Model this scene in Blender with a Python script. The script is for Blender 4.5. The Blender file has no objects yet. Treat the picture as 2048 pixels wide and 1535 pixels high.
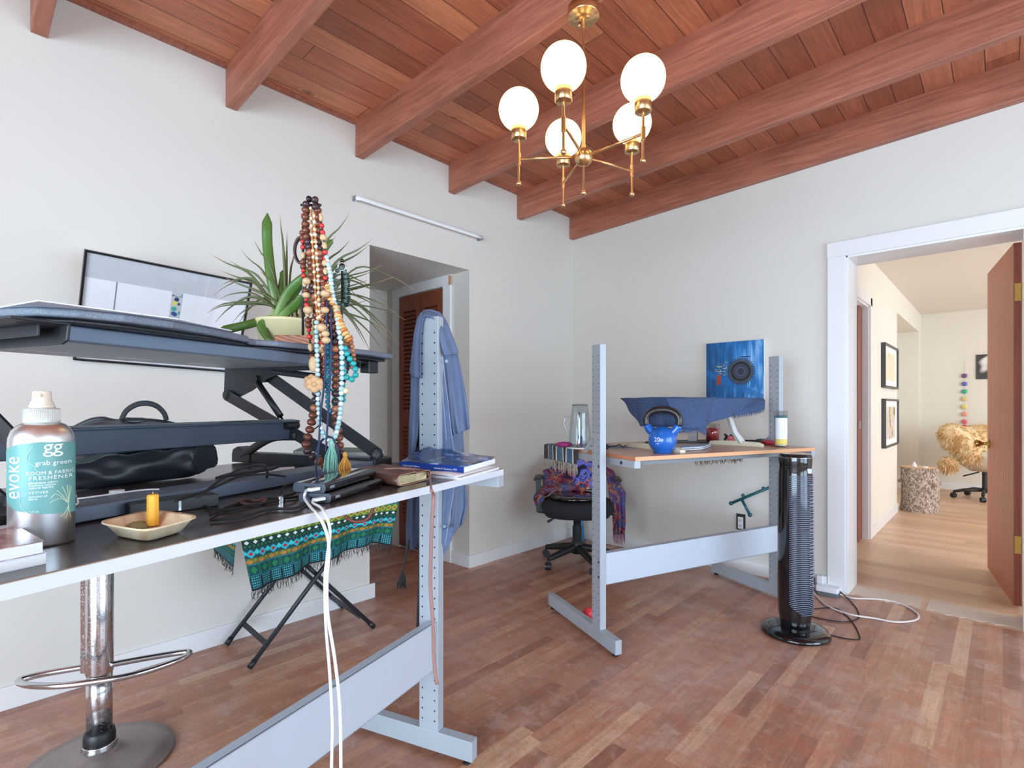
import bpy, bmesh, math, random
from mathutils import Vector, Matrix
R = math.radians
SC = bpy.context.scene
COL = SC.collection
random.seed(7)

# ------------------------------------------------------------------ camera
FPX, CAMH, HOR = 1045.0, 1.15, 810.0          # focal length (px of 2048), eye height, horizon row
AZ = R(43.2)
cd = bpy.data.cameras.new('camera')
cd.sensor_width = 36.0
cd.lens = 36.0 * FPX / 2048.0
cd.shift_y = (HOR - 767.5) / 2048.0
cd.clip_start = 0.02
cam = bpy.data.objects.new('camera', cd)
cam.location = (0, 0, CAMH)
cam.rotation_euler = (R(90), 0, AZ)
COL.objects.link(cam)
SC.camera = cam

# ------------------------------------------------------------------ world, lights, exposure
SC.view_settings.view_transform = 'Standard'
SC.view_settings.look = 'None'
SC.view_settings.gamma = 1.0
SC.view_settings.use_curve_mapping = False
SC.view_settings.exposure = 0.30
try:
    SC.cycles.max_bounces = 10
    SC.cycles.diffuse_bounces = 6
    SC.cycles.glossy_bounces = 5
    SC.cycles.transmission_bounces = 8
    SC.cycles.transparent_max_bounces = 12
    SC.cycles.caustics_reflective = False
    SC.cycles.caustics_refractive = False
    SC.cycles.sample_clamp_indirect = 6.0
except Exception:
    pass
w = bpy.data.worlds.new('sky')
SC.world = w
w.use_nodes = True
bgn = w.node_tree.nodes['Background']
bgn.inputs[0].default_value = (0.74, 0.86, 1.0, 1)
bgn.inputs[1].default_value = 3.4


def area_light(name, loc, rot, sx, sy, power, col):
    l = bpy.data.lights.new(name, 'AREA')
    l.shape = 'RECTANGLE'
    l.size, l.size_y = sx, sy
    l.energy = power
    l.color = col
    o = bpy.data.objects.new(name, l)
    o.location = loc
    o.rotation_euler = rot
    COL.objects.link(o)
    return o


# daylight just outside each window, shining in
RX, NY = 2.3, -2.3            # right wall and near wall
DAY = (0.80, 0.90, 1.0)
area_light('daylight_right_far', (RX + 0.35, 2.62, 1.15), (0, R(90), 0), 2.0, 1.5, 40, DAY)
area_light('daylight_right_near', (RX + 0.35, 0.95, 1.15), (0, R(90), 0), 2.0, 1.6, 34, DAY)
area_light('daylight_near', (0.2, NY - 0.35, 1.15), (R(90), 0, 0), 3.4, 2.0, 205, DAY)
area_light('daylight_hall', (3.05, 6.6, 1.45), (0, R(90), 0), 1.7, 3.6, 52, (1.0, 0.96, 0.92))


# ------------------------------------------------------------------ materials
def nt(name):
    m = bpy.data.materials.new(name)
    m.use_nodes = True
    t = m.node_tree
    b = t.nodes['Principled BSDF']
    return m, t, b


def N(t, kind, **kw):
    n = t.nodes.new(kind)
    for k, v in kw.items():
        if k.startswith('i_'):
            key = k[2:]
            n.inputs[int(key) if key.isdigit() else key.replace('_', ' ')].default_value = v
        else:
            setattr(n, k, v)
    return n


def s2l(c):
    return tuple((x / 12.92 if x <= 0.04045 else ((x + 0.055) / 1.055) ** 2.4) for x in c)


def rgb(r, g, b):
    """sRGB 0-255 to linear rgba"""
    return (*s2l((r / 255, g / 255, b / 255)), 1.0)


def setp(b, **kw):
    for k, v in kw.items():
        k = k.replace('_', ' ')
        if k in b.inputs:
            b.inputs[k].default_value = v


_mc = {}


def mat(name, col, rough=0.5, metal=0.0, var=0.06, scale=12.0, bump=0.0, bscale=80.0, **kw):
    """plain procedural surface: colour with a little noise variation, optional bump"""
    if name in _mc:
        return _mc[name]
    m, t, b = nt(name)
    tc = N(t, 'ShaderNodeTexCoord')
    nz = N(t, 'ShaderNodeTexNoise', i_Scale=scale, i_Detail=3.0)
    t.links.new(tc.outputs['Object'], nz.inputs['Vector'])
    mx = N(t, 'ShaderNodeMixRGB', blend_type='MIX')
    c = col if len(col) == 4 else (*col, 1)
    mx.inputs[1].default_value = (c[0] * (1 - var), c[1] * (1 - var), c[2] * (1 - var), 1)
    mx.inputs[2].default_value = (min(1, c[0] * (1 + var)), min(1, c[1] * (1 + var)), min(1, c[2] * (1 + var)), 1)
    t.links.new(nz.outputs['Fac'], mx.inputs[0])
    t.links.new(mx.outputs[0], b.inputs['Base Color'])
    setp(b, Roughness=rough, Metallic=metal, **kw)
    if bump:
        n2 = N(t, 'ShaderNodeTexNoise', i_Scale=bscale, i_Detail=4.0)
        t.links.new(tc.outputs['Object'], n2.inputs['Vector'])
        bp = N(t, 'ShaderNodeBump', i_Strength=bump, i_Distance=0.002)
        t.links.new(n2.outputs['Fac'], bp.inputs['Height'])
        t.links.new(bp.outputs[0], b.inputs['Normal'])
    _mc[name] = m
    return m


def M_(t, op, a, b=None, c=None):
    n = N(t, 'ShaderNodeMath', operation=op)
    for i, v in enumerate((a, b, c)):
        if v is None:
            continue
        if isinstance(v, (int, float)):
            n.inputs[i].default_value = v
        else:
            t.links.new(v, n.inputs[i])
    return n.outputs[0]


def ramp(t, fac, stops):
    r = N(t, 'ShaderNodeValToRGB')
    cr = r.color_ramp
    while len(cr.elements) < len(stops):
        cr.elements.new(0.5)
    for e, (p, c) in zip(cr.elements, stops):
        e.position = p
        e.color = c
    t.links.new(fac, r.inputs[0])
    return r.outputs[0]


def mixc(t, fac, a, b, mode='MIX'):
    n = N(t, 'ShaderNodeMixRGB', blend_type=mode)
    for i, v in enumerate((fac, a, b)):
        if isinstance(v, (int, float, tuple)):
            n.inputs[i].default_value = v
        else:
            t.links.new(v, n.inputs[i])
    return n.outputs[0]


def plank_mat(name, across, along, width, length, stops, gap=0.02, gapcol=(0.03, 0.015, 0.01, 1), grain=0.25,
              rough=0.4, wear=None, knots=False, offset=0.0, groove=0.0, gapmix=0.8):
    """boards: 'across' / 'along' are axis indexes of object space"""
    m, t, b = nt(name)
    tc = N(t, 'ShaderNodeTexCoord')
    sp = N(t, 'ShaderNodeSeparateXYZ')
    t.links.new(tc.outputs['Object'], sp.inputs[0])
    u = M_(t, 'DIVIDE', M_(t, 'ADD', sp.outputs[across], offset), width)
    row = M_(t, 'FLOOR', u)
    fu = M_(t, 'FRACT', u)
    wn = N(t, 'ShaderNodeTexWhiteNoise', noise_dimensions='1D')
    t.links.new(row, wn.inputs['W'])
    v = M_(t, 'ADD', M_(t, 'DIVIDE', sp.outputs[along], length), M_(t, 'MULTIPLY', wn.outputs['Value'], 7.3))
    idx = M_(t, 'FLOOR', v)
    fv = M_(t, 'FRACT', v)
    cb = N(t, 'ShaderNodeCombineXYZ')
    t.links.new(row, cb.inputs[0])
    t.links.new(idx, cb.inputs[1])
    w2 = N(t, 'ShaderNodeTexWhiteNoise', noise_dimensions='3D')
    t.links.new(cb.outputs[0], w2.inputs['Vector'])
    base = ramp(t, w2.outputs['Value'], stops)
    # grain: noise stretched along the board, shifted per board
    mp = N(t, 'ShaderNodeCombineXYZ')
    sc = [1, 1, 1]
    t.links.new(M_(t, 'MULTIPLY', sp.outputs[across], 46.0), mp.inputs[0])
    t.links.new(M_(t, 'MULTIPLY', sp.outputs[along], 3.2), mp.inputs[1])
    t.links.new(M_(t, 'MULTIPLY', w2.outputs['Value'], 40.0), mp.inputs[2])
    g = N(t, 'ShaderNodeTexNoise', i_Scale=1.0, i_Detail=6.0, i_Distortion=1.2)
    g.inputs['Roughness'].default_value = 0.62
    t.links.new(mp.outputs[0], g.inputs['Vector'])
    gr = ramp(t, g.outputs['Fac'], [(0.28, (1 - grain, 1 - grain, 1 - grain, 1)), (0.72, (1 + grain * .6,) * 3 + (1,))])
    colr = mixc(t, 1.0, base, gr, 'MULTIPLY')
    if knots:
        kv = N(t, 'ShaderNodeCombineXYZ')
        t.links.new(M_(t, 'MULTIPLY', sp.outputs[across], 1.0), kv.inputs[0])
        t.links.new(M_(t, 'MULTIPLY', sp.outputs[along], 0.55), kv.inputs[1])
        vo = N(t, 'ShaderNodeTexVoronoi', i_Scale=3.4)
        t.links.new(kv.outputs[0], vo.inputs['Vector'])
        kf = ramp(t, vo.outputs['Distance'], [(0.03, (1, 1, 1, 1)), (0.07, (0, 0, 0, 1))])
        colr = mixc(t, M_(t, 'MULTIPLY', kf, 0.75), colr, (0.05, 0.018, 0.01, 1))
        # rings around knots
        rg = N(t, 'ShaderNodeTexWave', wave_type='RINGS', i_Scale=1.0, i_Distortion=2.0)
        ws = M_(t, 'SINE', M_(t, 'MULTIPLY', vo.outputs['Distance'], 120.0))
        rf = ramp(t, vo.outputs['Distance'], [(0.06, (1, 1, 1, 1)), (0.22, (0, 0, 0, 1))])
        colr = mixc(t, M_(t, 'MULTIPLY', M_(t, 'MULTIPLY', M_(t, 'GREATER_THAN', ws, 0.4), rf), 0.28), colr, (0.07, 0.025, 0.012, 1))
    if wear:
        for (scale, lo, hi, wc, amt) in wear:
            wz = N(t, 'ShaderNodeTexNoise', i_Scale=scale, i_Detail=7.0)
            wz.inputs['Roughness'].default_value = 0.65
            t.links.new(tc.outputs['Object'], wz.inputs['Vector'])
            wf = ramp(t, wz.outputs['Fac'], [(lo, (0, 0, 0, 1)), (hi, (1, 1, 1, 1))])
            colr = mixc(t, M_(t, 'MULTIPLY', wf, amt), colr, wc)
    # gaps
    gw = gap / width
    ea = M_(t, 'MINIMUM', fu, M_(t, 'SUBTRACT', 1.0, fu))
    ga = M_(t, 'LESS_THAN', ea, gw / 2)
    gl = gap / length
    eb = M_(t, 'MINIMUM', fv, M_(t, 'SUBTRACT', 1.0, fv))
    gb = M_(t, 'LESS_THAN', eb, gl / 2)
    gg = M_(t, 'MAXIMUM', ga, gb)
    colr = mixc(t, M_(t, 'MULTIPLY', gg, gapmix), colr, gapcol)
    t.links.new(colr, b.inputs['Base Color'])
    rr = M_(t, 'ADD', M_(t, 'MULTIPLY', g.outputs['Fac'], 0.25), rough - 0.12)
    t.links.new(rr, b.inputs['Roughness'])
    bp = N(t, 'ShaderNodeBump', i_Strength=0.35, i_Distance=0.002)
    t.links.new(M_(t, 'SUBTRACT', M_(t, 'MULTIPLY', g.outputs['Fac'], 0.3), M_(t, 'MULTIPLY', gg, 1.0)), bp.inputs['Height'])
    t.links.new(bp.outputs[0], b.inputs['Normal'])
    return m


def wood_mat(name, stops, along=0, rough=0.45, fine=40.0, dist=1.5, dark=(0.02, 0.008, 0.004, 1), darkamt=0.25, blotch=0.0, saw=0):
    m, t, b = nt(name)
    tc = N(t, 'ShaderNodeTexCoord')
    mp = N(t, 'ShaderNodeMapping')
    s = [fine, fine, fine]
    s[along] = fine * 0.06
    mp.inputs['Scale'].default_value = s
    t.links.new(tc.outputs['Object'], mp.inputs[0])
    g = N(t, 'ShaderNodeTexNoise', i_Scale=1.0, i_Detail=6.0, i_Distortion=dist)
    t.links.new(mp.outputs[0], g.inputs['Vector'])
    c = ramp(t, g.outputs['Fac'], stops)
    g2 = N(t, 'ShaderNodeTexNoise', i_Scale=2.2, i_Detail=3.0)
    t.links.new(tc.outputs['Object'], g2.inputs['Vector'])
    f = ramp(t, g2.outputs['Fac'], [(0.35, (0, 0, 0, 1)), (0.75, (1, 1, 1, 1))])
    c = mixc(t, M_(t, 'MULTIPLY', f, darkamt), c, dark)
    hgt = g.outputs['Fac']
    if saw:
        sp = N(t, 'ShaderNodeSeparateXYZ')
        t.links.new(tc.outputs['Object'], sp.inputs[0])
        sw = M_(t, 'SINE', M_(t, 'MULTIPLY', sp.outputs[along], saw))
        c = mixc(t, M_(t, 'MULTIPLY', M_(t, 'MAXIMUM', sw, 0.0), 0.10), c, (0.30, 0.16, 0.11, 1))
    t.links.new(c, b.inputs['Base Color'])
    setp(b, Roughness=rough)
    bp = N(t, 'ShaderNodeBump', i_Strength=0.2, i_Distance=0.002)
    t.links.new(hgt, bp.inputs['Height'])
    t.links.new(bp.outputs[0], b.inputs['Normal'])
    return m


def thin_glass(name, tint=(0.92, 0.97, 1.0, 1), rough=0.0, f0=0.05):
    """clear pane / thin vessel: mirror layer over a transparent body"""
    m, t, b = nt(name)
    t.nodes.remove(b)
    out = t.nodes['Material Output']
    tr = N(t, 'ShaderNodeBsdfTransparent')
    tr.inputs[0].default_value = tint
    gl = N(t, 'ShaderNodeBsdfGlossy')
    gl.inputs['Roughness'].default_value = rough
    fr = N(t, 'ShaderNodeLayerWeight')
    fr.inputs[0].default_value = 0.5
    mx = N(t, 'ShaderNodeMixShader')
    t.links.new(M_(t, 'ADD', M_(t, 'MULTIPLY', M_(t, 'POWER', fr.outputs['Facing'], 4.0), 0.75), f0), mx.inputs[0])
    t.links.new(tr.outputs[0], mx.inputs[1])
    t.links.new(gl.outputs[0], mx.inputs[2])
    t.links.new(mx.outputs[0], out.inputs[0])
    return m


# ------------------------------------------------------------------ mesh helpers
class MB:
    """collects faces; build() links them as ONE mesh object"""

    def __init__(s, M=None):
        s.v, s.f, s.sm, s.mi, s.uv = [], [], [], [], {}
        s.M = M

    def add(s, vs, fs, smooth=False, mi=0, uvs=None):
        o = len(s.v)
        for p in vs:
            p = Vector(p)
            if s.M is not None:
                p = s.M @ p
            s.v.append(p)
        for k, f in enumerate(fs):
            s.f.append(tuple(o + i for i in f))
            s.sm.append(smooth)
            s.mi.append(mi)
            if uvs is not None:
                s.uv[len(s.f) - 1] = [uvs[i] for i in f]
        return s

    def box(s, x0, x1, y0, y1, z0, z1, mi=0):
        vs = [(x0, y0, z0), (x1, y0, z0), (x1, y1, z0), (x0, y1, z0), (x0, y0, z1), (x1, y0, z1), (x1, y1, z1), (x0, y1, z1)]
        return s.add(vs, [(3, 2, 1, 0), (4, 5, 6, 7), (0, 1, 5, 4), (1, 2, 6, 5), (2, 3, 7, 6), (3, 0, 4, 7)], mi=mi)

    def bar(s, a, b, w, h, up=(0, 0, 1), mi=0):
        """rectangular bar from a to b, w across, h along 'up'"""
        a, b, up = Vector(a), Vector(b), Vector(up)
        d = (b - a).normalized()
        x = d.cross(up).normalized()
        y = x.cross(d).normalized()
        vs = []
        for p in (a, b):
            for sx, sy in ((-1, -1), (1, -1), (1, 1), (-1, 1)):
                vs.append(p + x * (sx * w / 2) + y * (sy * h / 2))
        return s.add(vs, [(0, 1, 2, 3), (7, 6, 5, 4), (0, 4, 5, 1), (1, 5, 6, 2), (2, 6, 7, 3), (3, 7, 4, 0)], mi=mi)

    def prism(s, poly, a0, a1, axis=2, mi=0):
        """polygon extruded along axis (poly gives the other two coordinates in order)"""
        n = len(poly)
        vs = []
        for a in (a0, a1):
            for p in poly:
                q = [0, 0, 0]
                o = [i for i in range(3) if i != axis]
                q[o[0]], q[o[1]], q[axis] = p[0], p[1], a
                vs.append(q)
        fs = [tuple(range(n - 1, -1, -1)), tuple(range(n, 2 * n))]
        for i in range(n):
            j = (i + 1) % n
            fs.append((i, j, n + j, n + i))
        return s.add(vs, fs, mi=mi)

    def tube(s, pts, r, seg=8, caps=True, closed=False, mi=0, flat=None):
        """round tube along points; r number or list; flat=(up vector, ratio) squashes the section"""
        P = [Vector(p) for p in pts]
        n = len(P)
        rs = r if isinstance(r, (list, tuple)) else [r] * n
        T = []
        for i in range(n):
            if closed:
                T.append((P[(i + 1) % n] - P[i - 1]).normalized())
            else:
                T.append((P[min(i + 1, n - 1)] - P[max(i - 1, 0)]).normalized())
        ref = Vector((0, 0, 1)) if abs(T[0].z) < 0.9 else Vector((1, 0, 0))
        if flat:
            ref = Vector(flat[0])
        nx = T[0].cross(ref).normalized()
        vs = []
        for i in range(n):
            if flat:
                nx = T[i].cross(ref).normalized()
            else:
                nx = (nx - T[i] * nx.dot(T[i])).normalized()
            ny = T[i].cross(nx).normalized()
            k = flat[1] if flat else 1.0
            for j in range(seg):
                a = 2 * math.pi * j / seg
                vs.append(P[i] + nx * (math.cos(a) * rs[i]) + ny * (math.sin(a) * rs[i] * k))
        fs = []
        m = n if closed else n - 1
        for i in range(m):
            i2 = (i + 1) % n
            for j in range(seg):
                j2 = (j + 1) % seg
                fs.append((i * seg + j, i * seg + j2, i2 * seg + j2, i2 * seg + j))
        s.add(vs, fs, smooth=True, mi=mi)
        if caps and not closed:
            o = len(s.v) - len(vs)
            s.f.append(tuple(o + j for j in range(seg - 1, -1, -1)))
            s.sm.append(False); s.mi.append(mi)
            s.f.append(tuple(o + (n - 1) * seg + j for j in range(seg)))
            s.sm.append(False); s.mi.append(mi)
        return s

    def lathe(s, prof, c=(0, 0, 0), seg=24, smooth=True, mi=0, sx=1.0, sy=1.0, axis=None):
        """profile [(r, z)] about z through c (or about 'axis' direction)"""
        c = Vector(c)
        rot = Matrix.Identity(3)
        if axis is not None:
            rot = Vector((0, 0, 1)).rotation_difference(Vector(axis)).to_matrix()
        vs, fs, rings = [], [], []
        for (r, z) in prof:
            if r < 1e-6:
                rings.append([len(vs)])
                vs.append(c + rot @ Vector((0, 0, z)))
            else:
                ring = []
                for j in range(seg):
                    a = 2 * math.pi * j / seg
                    ring.append(len(vs))
                    vs.append(c + rot @ Vector((r * math.cos(a) * sx, r * math.sin(a) * sy, z)))
                rings.append(ring)
        for A_, B_ in zip(rings, rings[1:]):
            if len(A_) == 1 and len(B_) == 1:
                continue
            for j in range(seg):
                j2 = (j + 1) % seg
                if len(A_) == 1:
                    fs.append((A_[0], B_[j2], B_[j]))
                elif len(B_) == 1:
                    fs.append((A_[j], A_[j2], B_[0]))
                else:
                    fs.append((A_[j], A_[j2], B_[j2], B_[j]))
        if prof[0][0] > 1e-6 and prof[0][0] != prof[-1][0]:
            pass
        return s.add(vs, fs, smooth=smooth, mi=mi)

    def cyl(s, c, r, z0, z1, seg=20, mi=0, axis=None):
        s.lathe([(0, z0), (r, z0)], c, seg, False, mi, axis=axis)
        s.lathe([(r, z0), (r, z1)], c, seg, True, mi, axis=axis)
        s.lathe([(r, z1), (0, z1)], c, seg, False, mi, axis=axis)
        return s

    def ball(s, c, r, seg=12, rings=8, sc=(1, 1, 1), mi=0, axis=None):
        prof = [(r * math.sin(math.pi * i / rings) * 1.0, -r * math.cos(math.pi * i / rings)) for i in range(rings + 1)]
        prof[0] = (0, -r); prof[-1] = (0, r)
        prof = [(a, z * sc[2]) for a, z in prof]
        return s.lathe(prof, c, seg, True, mi, sc[0], sc[1], axis)

    def sheet(s, rows, smooth=True, mi=0, uv=True):
        n, m = len(rows), len(rows[0])
        vs = [p for r_ in rows for p in r_]
        uvs = [(j / (m - 1), i / (n - 1)) for i in range(n) for j in range(m)]
        fs = []
        for i in range(n - 1):
            for j in range(m - 1):
                fs.append((i * m + j, i * m + j + 1, (i + 1) * m + j + 1, (i + 1) * m + j))
        return s.add(vs, fs, smooth, mi, uvs if uv else None)

    def build(s, name, mats, parent=None, bevel=0, bseg=2, solid=0, sub=0, label=None):
        me = bpy.data.meshes.new(name)
        me.from_pydata([tuple(p) for p in s.v], [], s.f)
        mats = mats if isinstance(mats, (list, tuple)) else [mats]
        for m_ in mats:
            me.materials.append(m_)
        me.polygons.foreach_set('use_smooth', s.sm)
        me.polygons.foreach_set('material_index', s.mi)
        if s.uv:
            ul = me.uv_layers.new(name='UVMap')
            for p in me.polygons:
                u = s.uv.get(p.index)
                if u:
                    for li, q in zip(p.loop_indices, u):
                        ul.data[li].uv = q
        me.validate()
        me.update()
        o = bpy.data.objects.new(name, me)
        COL.objects.link(o)
        if parent:
            o.parent = parent
        if solid:
            md = o.modifiers.new('thickness', 'SOLIDIFY')
            md.thickness = solid
            md.offset = 0
        if sub:
            md = o.modifiers.new('smooth', 'SUBSURF')
            md.levels = md.render_levels = sub
        if bevel:
            md = o.modifiers.new('bevel', 'BEVEL')
            md.width = bevel
            md.segments = bseg
            md.limit_method = 'ANGLE'
        if label:
            o['label'] = label
        return o


def tag(o, label, cat, group=None, kind=None):
    o['label'] = label
    o['category'] = cat
    if group:
        o['group'] = group
    if kind:
        o['kind'] = kind
    return o


def thing(name, label, cat, loc=(0, 0, 0), rz=0, group=None):
    o = bpy.data.objects.new(name, None)
    o.empty_display_size = 0.1
    COL.objects.link(o)
    o.location = loc
    o.rotation_euler = (0, 0, rz)
    return tag(o, label, cat, group)


def struct(o):
    o['kind'] = 'structure'
    return o


def copy_tree(o, parent=None):
    c = o.copy()
    COL.objects.link(c)
    if parent:
        c.parent = parent
    for ch in list(o.children):
        copy_tree(ch, c)
    return c


def text_mesh(body, size, extrude=0.0003, align='LEFT', spacing=1.0, bold=0.0):
    cu = bpy.data.curves.new('lettering', 'FONT')
    cu.body = body
    cu.size = size
    cu.extrude = extrude
    cu.align_x = align
    cu.space_character = spacing
    cu.offset = bold
    cu.resolution_u = 3
    o = bpy.data.objects.new('lettering', cu)
    COL.objects.link(o)
    dg = bpy.context.evaluated_depsgraph_get()
    me = bpy.data.meshes.new_from_object(o.evaluated_get(dg))
    bpy.data.objects.remove(o)
    bpy.data.curves.remove(cu)
    return me


def text_obj(name, body, size, m, parent, fn, cuts=0, **kw):
    """flat lettering whose points are mapped by fn(x, y, z)"""
    if cuts:
        kw['extrude'] = 0.0
    me = text_mesh(body, size, **kw)
    if cuts:
        bm = bmesh.new()
        bm.from_mesh(me)
        bmesh.ops.triangulate(bm, faces=bm.faces[:])
        bmesh.ops.subdivide_edges(bm, edges=bm.edges[:], cuts=cuts, use_grid_fill=True)
        bm.to_mesh(me)
        bm.free()
    for v in me.vertices:
        v.co = fn(*v.co)
    me.materials.clear()
    me.materials.append(m)
    o = bpy.data.objects.new(name, me)
    COL.objects.link(o)
    o.parent = parent
    return o


def arc(c, r, a0, a1, n, z=None, plane='xy'):
    out = []
    for i in range(n + 1):
        a = R(a0 + (a1 - a0) * i / n)
        x, y = r * math.cos(a), r * math.sin(a)
        if plane == 'xy':
            out.append((c[0] + x, c[1] + y, c[2]))
        elif plane == 'xz':
            out.append((c[0] + x, c[1], c[2] + y))
        else:
            out.append((c[0], c[1] + x, c[2] + y))
    return out


def smooth(pts, n=6):
    """Catmull-Rom through points"""
    P = [Vector(p) for p in pts]
    out = []
    for i in range(len(P) - 1):
        p0, p1, p2, p3 = P[max(i - 1, 0)], P[i], P[i + 1], P[min(i + 2, len(P) - 1)]
        for k in range(n):
            t = k / n
            out.append(0.5 * ((2 * p1) + (-p0 + p2) * t + (2 * p0 - 5 * p1 + 4 * p2 - p3) * t * t + (-p0 + 3 * p1 - 3 * p2 + p3) * t ** 3))
    out.append(P[-1])
    return out


_fw = (-math.sin(AZ), math.cos(AZ)); _rt = (math.cos(AZ), math.sin(AZ))


def _ray(u, v):
    a, b = (u - 1024.0) / FPX, -(v - HOR) / FPX
    return (_fw[0] + a * _rt[0], _fw[1] + a * _rt[1], b)


def atz(u, v, z=0.0):
    """measured point on the level plane z"""
    r = _ray(u, v); t = (z - CAMH) / r[2]
    return Vector((r[0] * t, r[1] * t, z))


def atx(u, v, X):
    r = _ray(u, v); t = X / r[0]
    return Vector((X, r[1] * t, CAMH + r[2] * t))


def aty(u, v, Y):
    r = _ray(u, v); t = Y / r[1]
    return Vector((r[0] * t, Y, CAMH + r[2] * t))


def atd(u, v, d):
    r = _ray(u, v)
    return Vector((r[0] * d, r[1] * d, CAMH + r[2] * d))


def atp(u, v, P, a):
    """measured point on the upright plane through P (x, y) running in direction a"""
    n = (-math.sin(a), math.cos(a)); r = _ray(u, v)
    t = (P[0] * n[0] + P[1] * n[1]) / (r[0] * n[0] + r[1] * n[1])
    return Vector((r[0] * t, r[1] * t, CAMH + r[2] * t))
# ------------------------------------------------------------------ the room
LX, BY = -2.752, 3.714
CZ = lambda x: 2.794 + 0.032 * (x - LX)            # sloping ceiling height
WALL = mat('wall_paint', rgb(215, 211, 203), 0.6, var=0.012, scale=1.5, bump=0.05, bscale=60)
TRIM = mat('trim_paint', rgb(228, 228, 228), 0.35, var=0.01)
WALL2 = mat('hall_paint', rgb(222, 218, 208), 0.6, var=0.01)
FLOOR = plank_mat('strip_floor', 0, 1, 0.0572, 0.78,
                  [(0.0, rgb(150, 100, 80)), (0.25, rgb(176, 122, 98)), (0.7, rgb(188, 134, 108)), (0.9, rgb(202, 152, 122)), (1.0, rgb(214, 172, 142))],
                  gap=0.0012, gapcol=(0.50, 0.30, 0.21, 1), grain=0.34, rough=0.36, gapmix=0.42,
                  wear=[(1.1, 0.46, 0.66, rgb(204, 176, 166), 0.5), (5.0, 0.56, 0.66, rgb(196, 176, 166), 0.42), (2.4, 0.52, 0.7, rgb(116, 72, 54), 0.35),
                        (38.0, 0.66, 0.72, rgb(215, 200, 190), 0.5), (9.0, 0.50, 0.62, rgb(176, 96, 62), 0.35), (17.0, 0.54, 0.64, rgb(206, 170, 150), 0.35),
                        (70.0, 0.52, 0.66, rgb(128, 80, 62), 0.35), (0.8, 0.50, 0.60, rgb(168, 112, 84), 0.25)])
FLOOR2 = plank_mat('laminate_floor', 1, 0, 0.125, 1.2,
                   [(0.0, rgb(190, 152, 124)), (0.5, rgb(204, 166, 138)), (1.0, rgb(216, 180, 152))],
                   gap=0.0012, gapcol=(0.22, 0.13, 0.08, 1), grain=0.18, rough=0.36, gapmix=0.5)
CEIL = plank_mat('ceiling_boards', 0, 1, 0.125, 2.1,
                 [(0.0, rgb(158, 92, 66)), (0.4, rgb(178, 108, 78)), (0.75, rgb(190, 118, 86)), (1.0, rgb(206, 136, 98))],
                 gap=0.004, gapcol=(0.02, 0.008, 0.005, 1), grain=0.34, rough=0.52, knots=True, offset=2.752 - 0.062,
                 wear=[(1.6, 0.5, 0.75, rgb(112, 66, 52), 0.35)])
BEAM = wood_mat('beam_stain', [(0.25, rgb(140, 84, 66)), (0.5, rgb(170, 104, 82)), (0.8, rgb(194, 128, 104))], along=0, rough=0.5, darkamt=0.3, saw=160)

f = MB(); f.box(LX - 1.6, RX, NY, 3.714, -0.08, 0)
struct(f.build('floor', FLOOR))
f = MB(); f.box(-1.3, 3.2, 3.96, 9.3, -0.08, 0.0)
struct(f.build('floor_hall', FLOOR2))
# patched threshold under the doorway
PATCH = mat('filler_patch', rgb(206, 190, 174), 0.8, var=0.12, scale=30, bump=0.4, bscale=120)
f = MB()
for (a, b) in ((-0.70, -0.345), (-0.315, 0.085)):
    n = 14
    top = [(a + (b - a) * i / n, 3.945 + random.uniform(-.012, .012)) for i in range(n + 1)]
    bot = [(a + (b - a) * i / n, 3.722 + random.uniform(-.008, .03)) for i in range(n, -1, -1)]
    f.prism(top[::-1] + bot[::-1], -0.02, 0.0035)
f.box(-0.70, 0.085, 3.714, 3.96, -0.08, 0.001, mi=1)
struct(f.build('trim_threshold', [PATCH, FLOOR2]))

# ceiling: sloping boards
f = MB()
x0, x1 = LX - 0.1, RX + 0.1
f.add([(x0, NY, CZ(x0)), (x1, NY, CZ(x1)), (x1, BY, CZ(x1)), (x0, BY, CZ(x0)),
       (x0, NY, CZ(x0) + .05), (x1, NY, CZ(x1) + .05), (x1, BY, CZ(x1) + .05), (x0, BY, CZ(x0) + .05)],
      [(0, 1, 2, 3), (7, 6, 5, 4), (0, 4, 5, 1), (1, 5, 6, 2), (2, 6, 7, 3), (3, 7, 4, 0)])
struct(f.build('ceiling', CEIL))
# left wall with the opening to the small passage
HZ, HY0, HY1 = 2.107, 1.69, 2.49
f = MB()
f.box(LX - 0.14, LX, NY, HY0, 0, 2.794)
f.box(LX - 0.14, LX, HY1, BY, 0, 2.794)
f.box(LX - 0.14, LX, HY0, HY1, HZ, 2.794)
struct(f.build('wall_left', WALL))
# back wall with the doorway
DX0, DX1, DZ = -0.695, 0.085, 2.058
def wallprism(mb, a, b, z0, y0, y1):
    mb.prism([(a, z0), (b, z0), (b, CZ(b)), (a, CZ(a))], y0, y1, axis=1)
f = MB()
wallprism(f, LX - 0.14, DX0, 0, BY, 3.96)
wallprism(f, DX1, RX, 0, BY, 3.96)
wallprism(f, DX0, DX1, DZ, BY, 3.96)
struct(f.build('wall_back', WALL))
# doorway casing
f = MB()
f.box(DX0 - 0.097, DX0 - 0.002, BY - 0.018, BY, 0, DZ)
f.box(DX1 + 0.002, DX1 + 0.097, BY - 0.018, BY, 0, DZ)
f.box(DX0 - 0.099, DX1 + 0.099, BY - 0.02, BY, DZ, DZ + 0.092)
f.box(DX0 - 0.002, DX0 + 0.012, BY - 0.012, 3.965, 0, DZ)
f.box(DX1 - 0.008, DX1 + 0.002, BY - 0.012, 3.965, 0, DZ)
f.box(DX0, DX1, BY - 0.012, 3.965, DZ - 0.014, DZ)
struct(f.build('trim_doorway', TRIM, bevel=0.0025))
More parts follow.
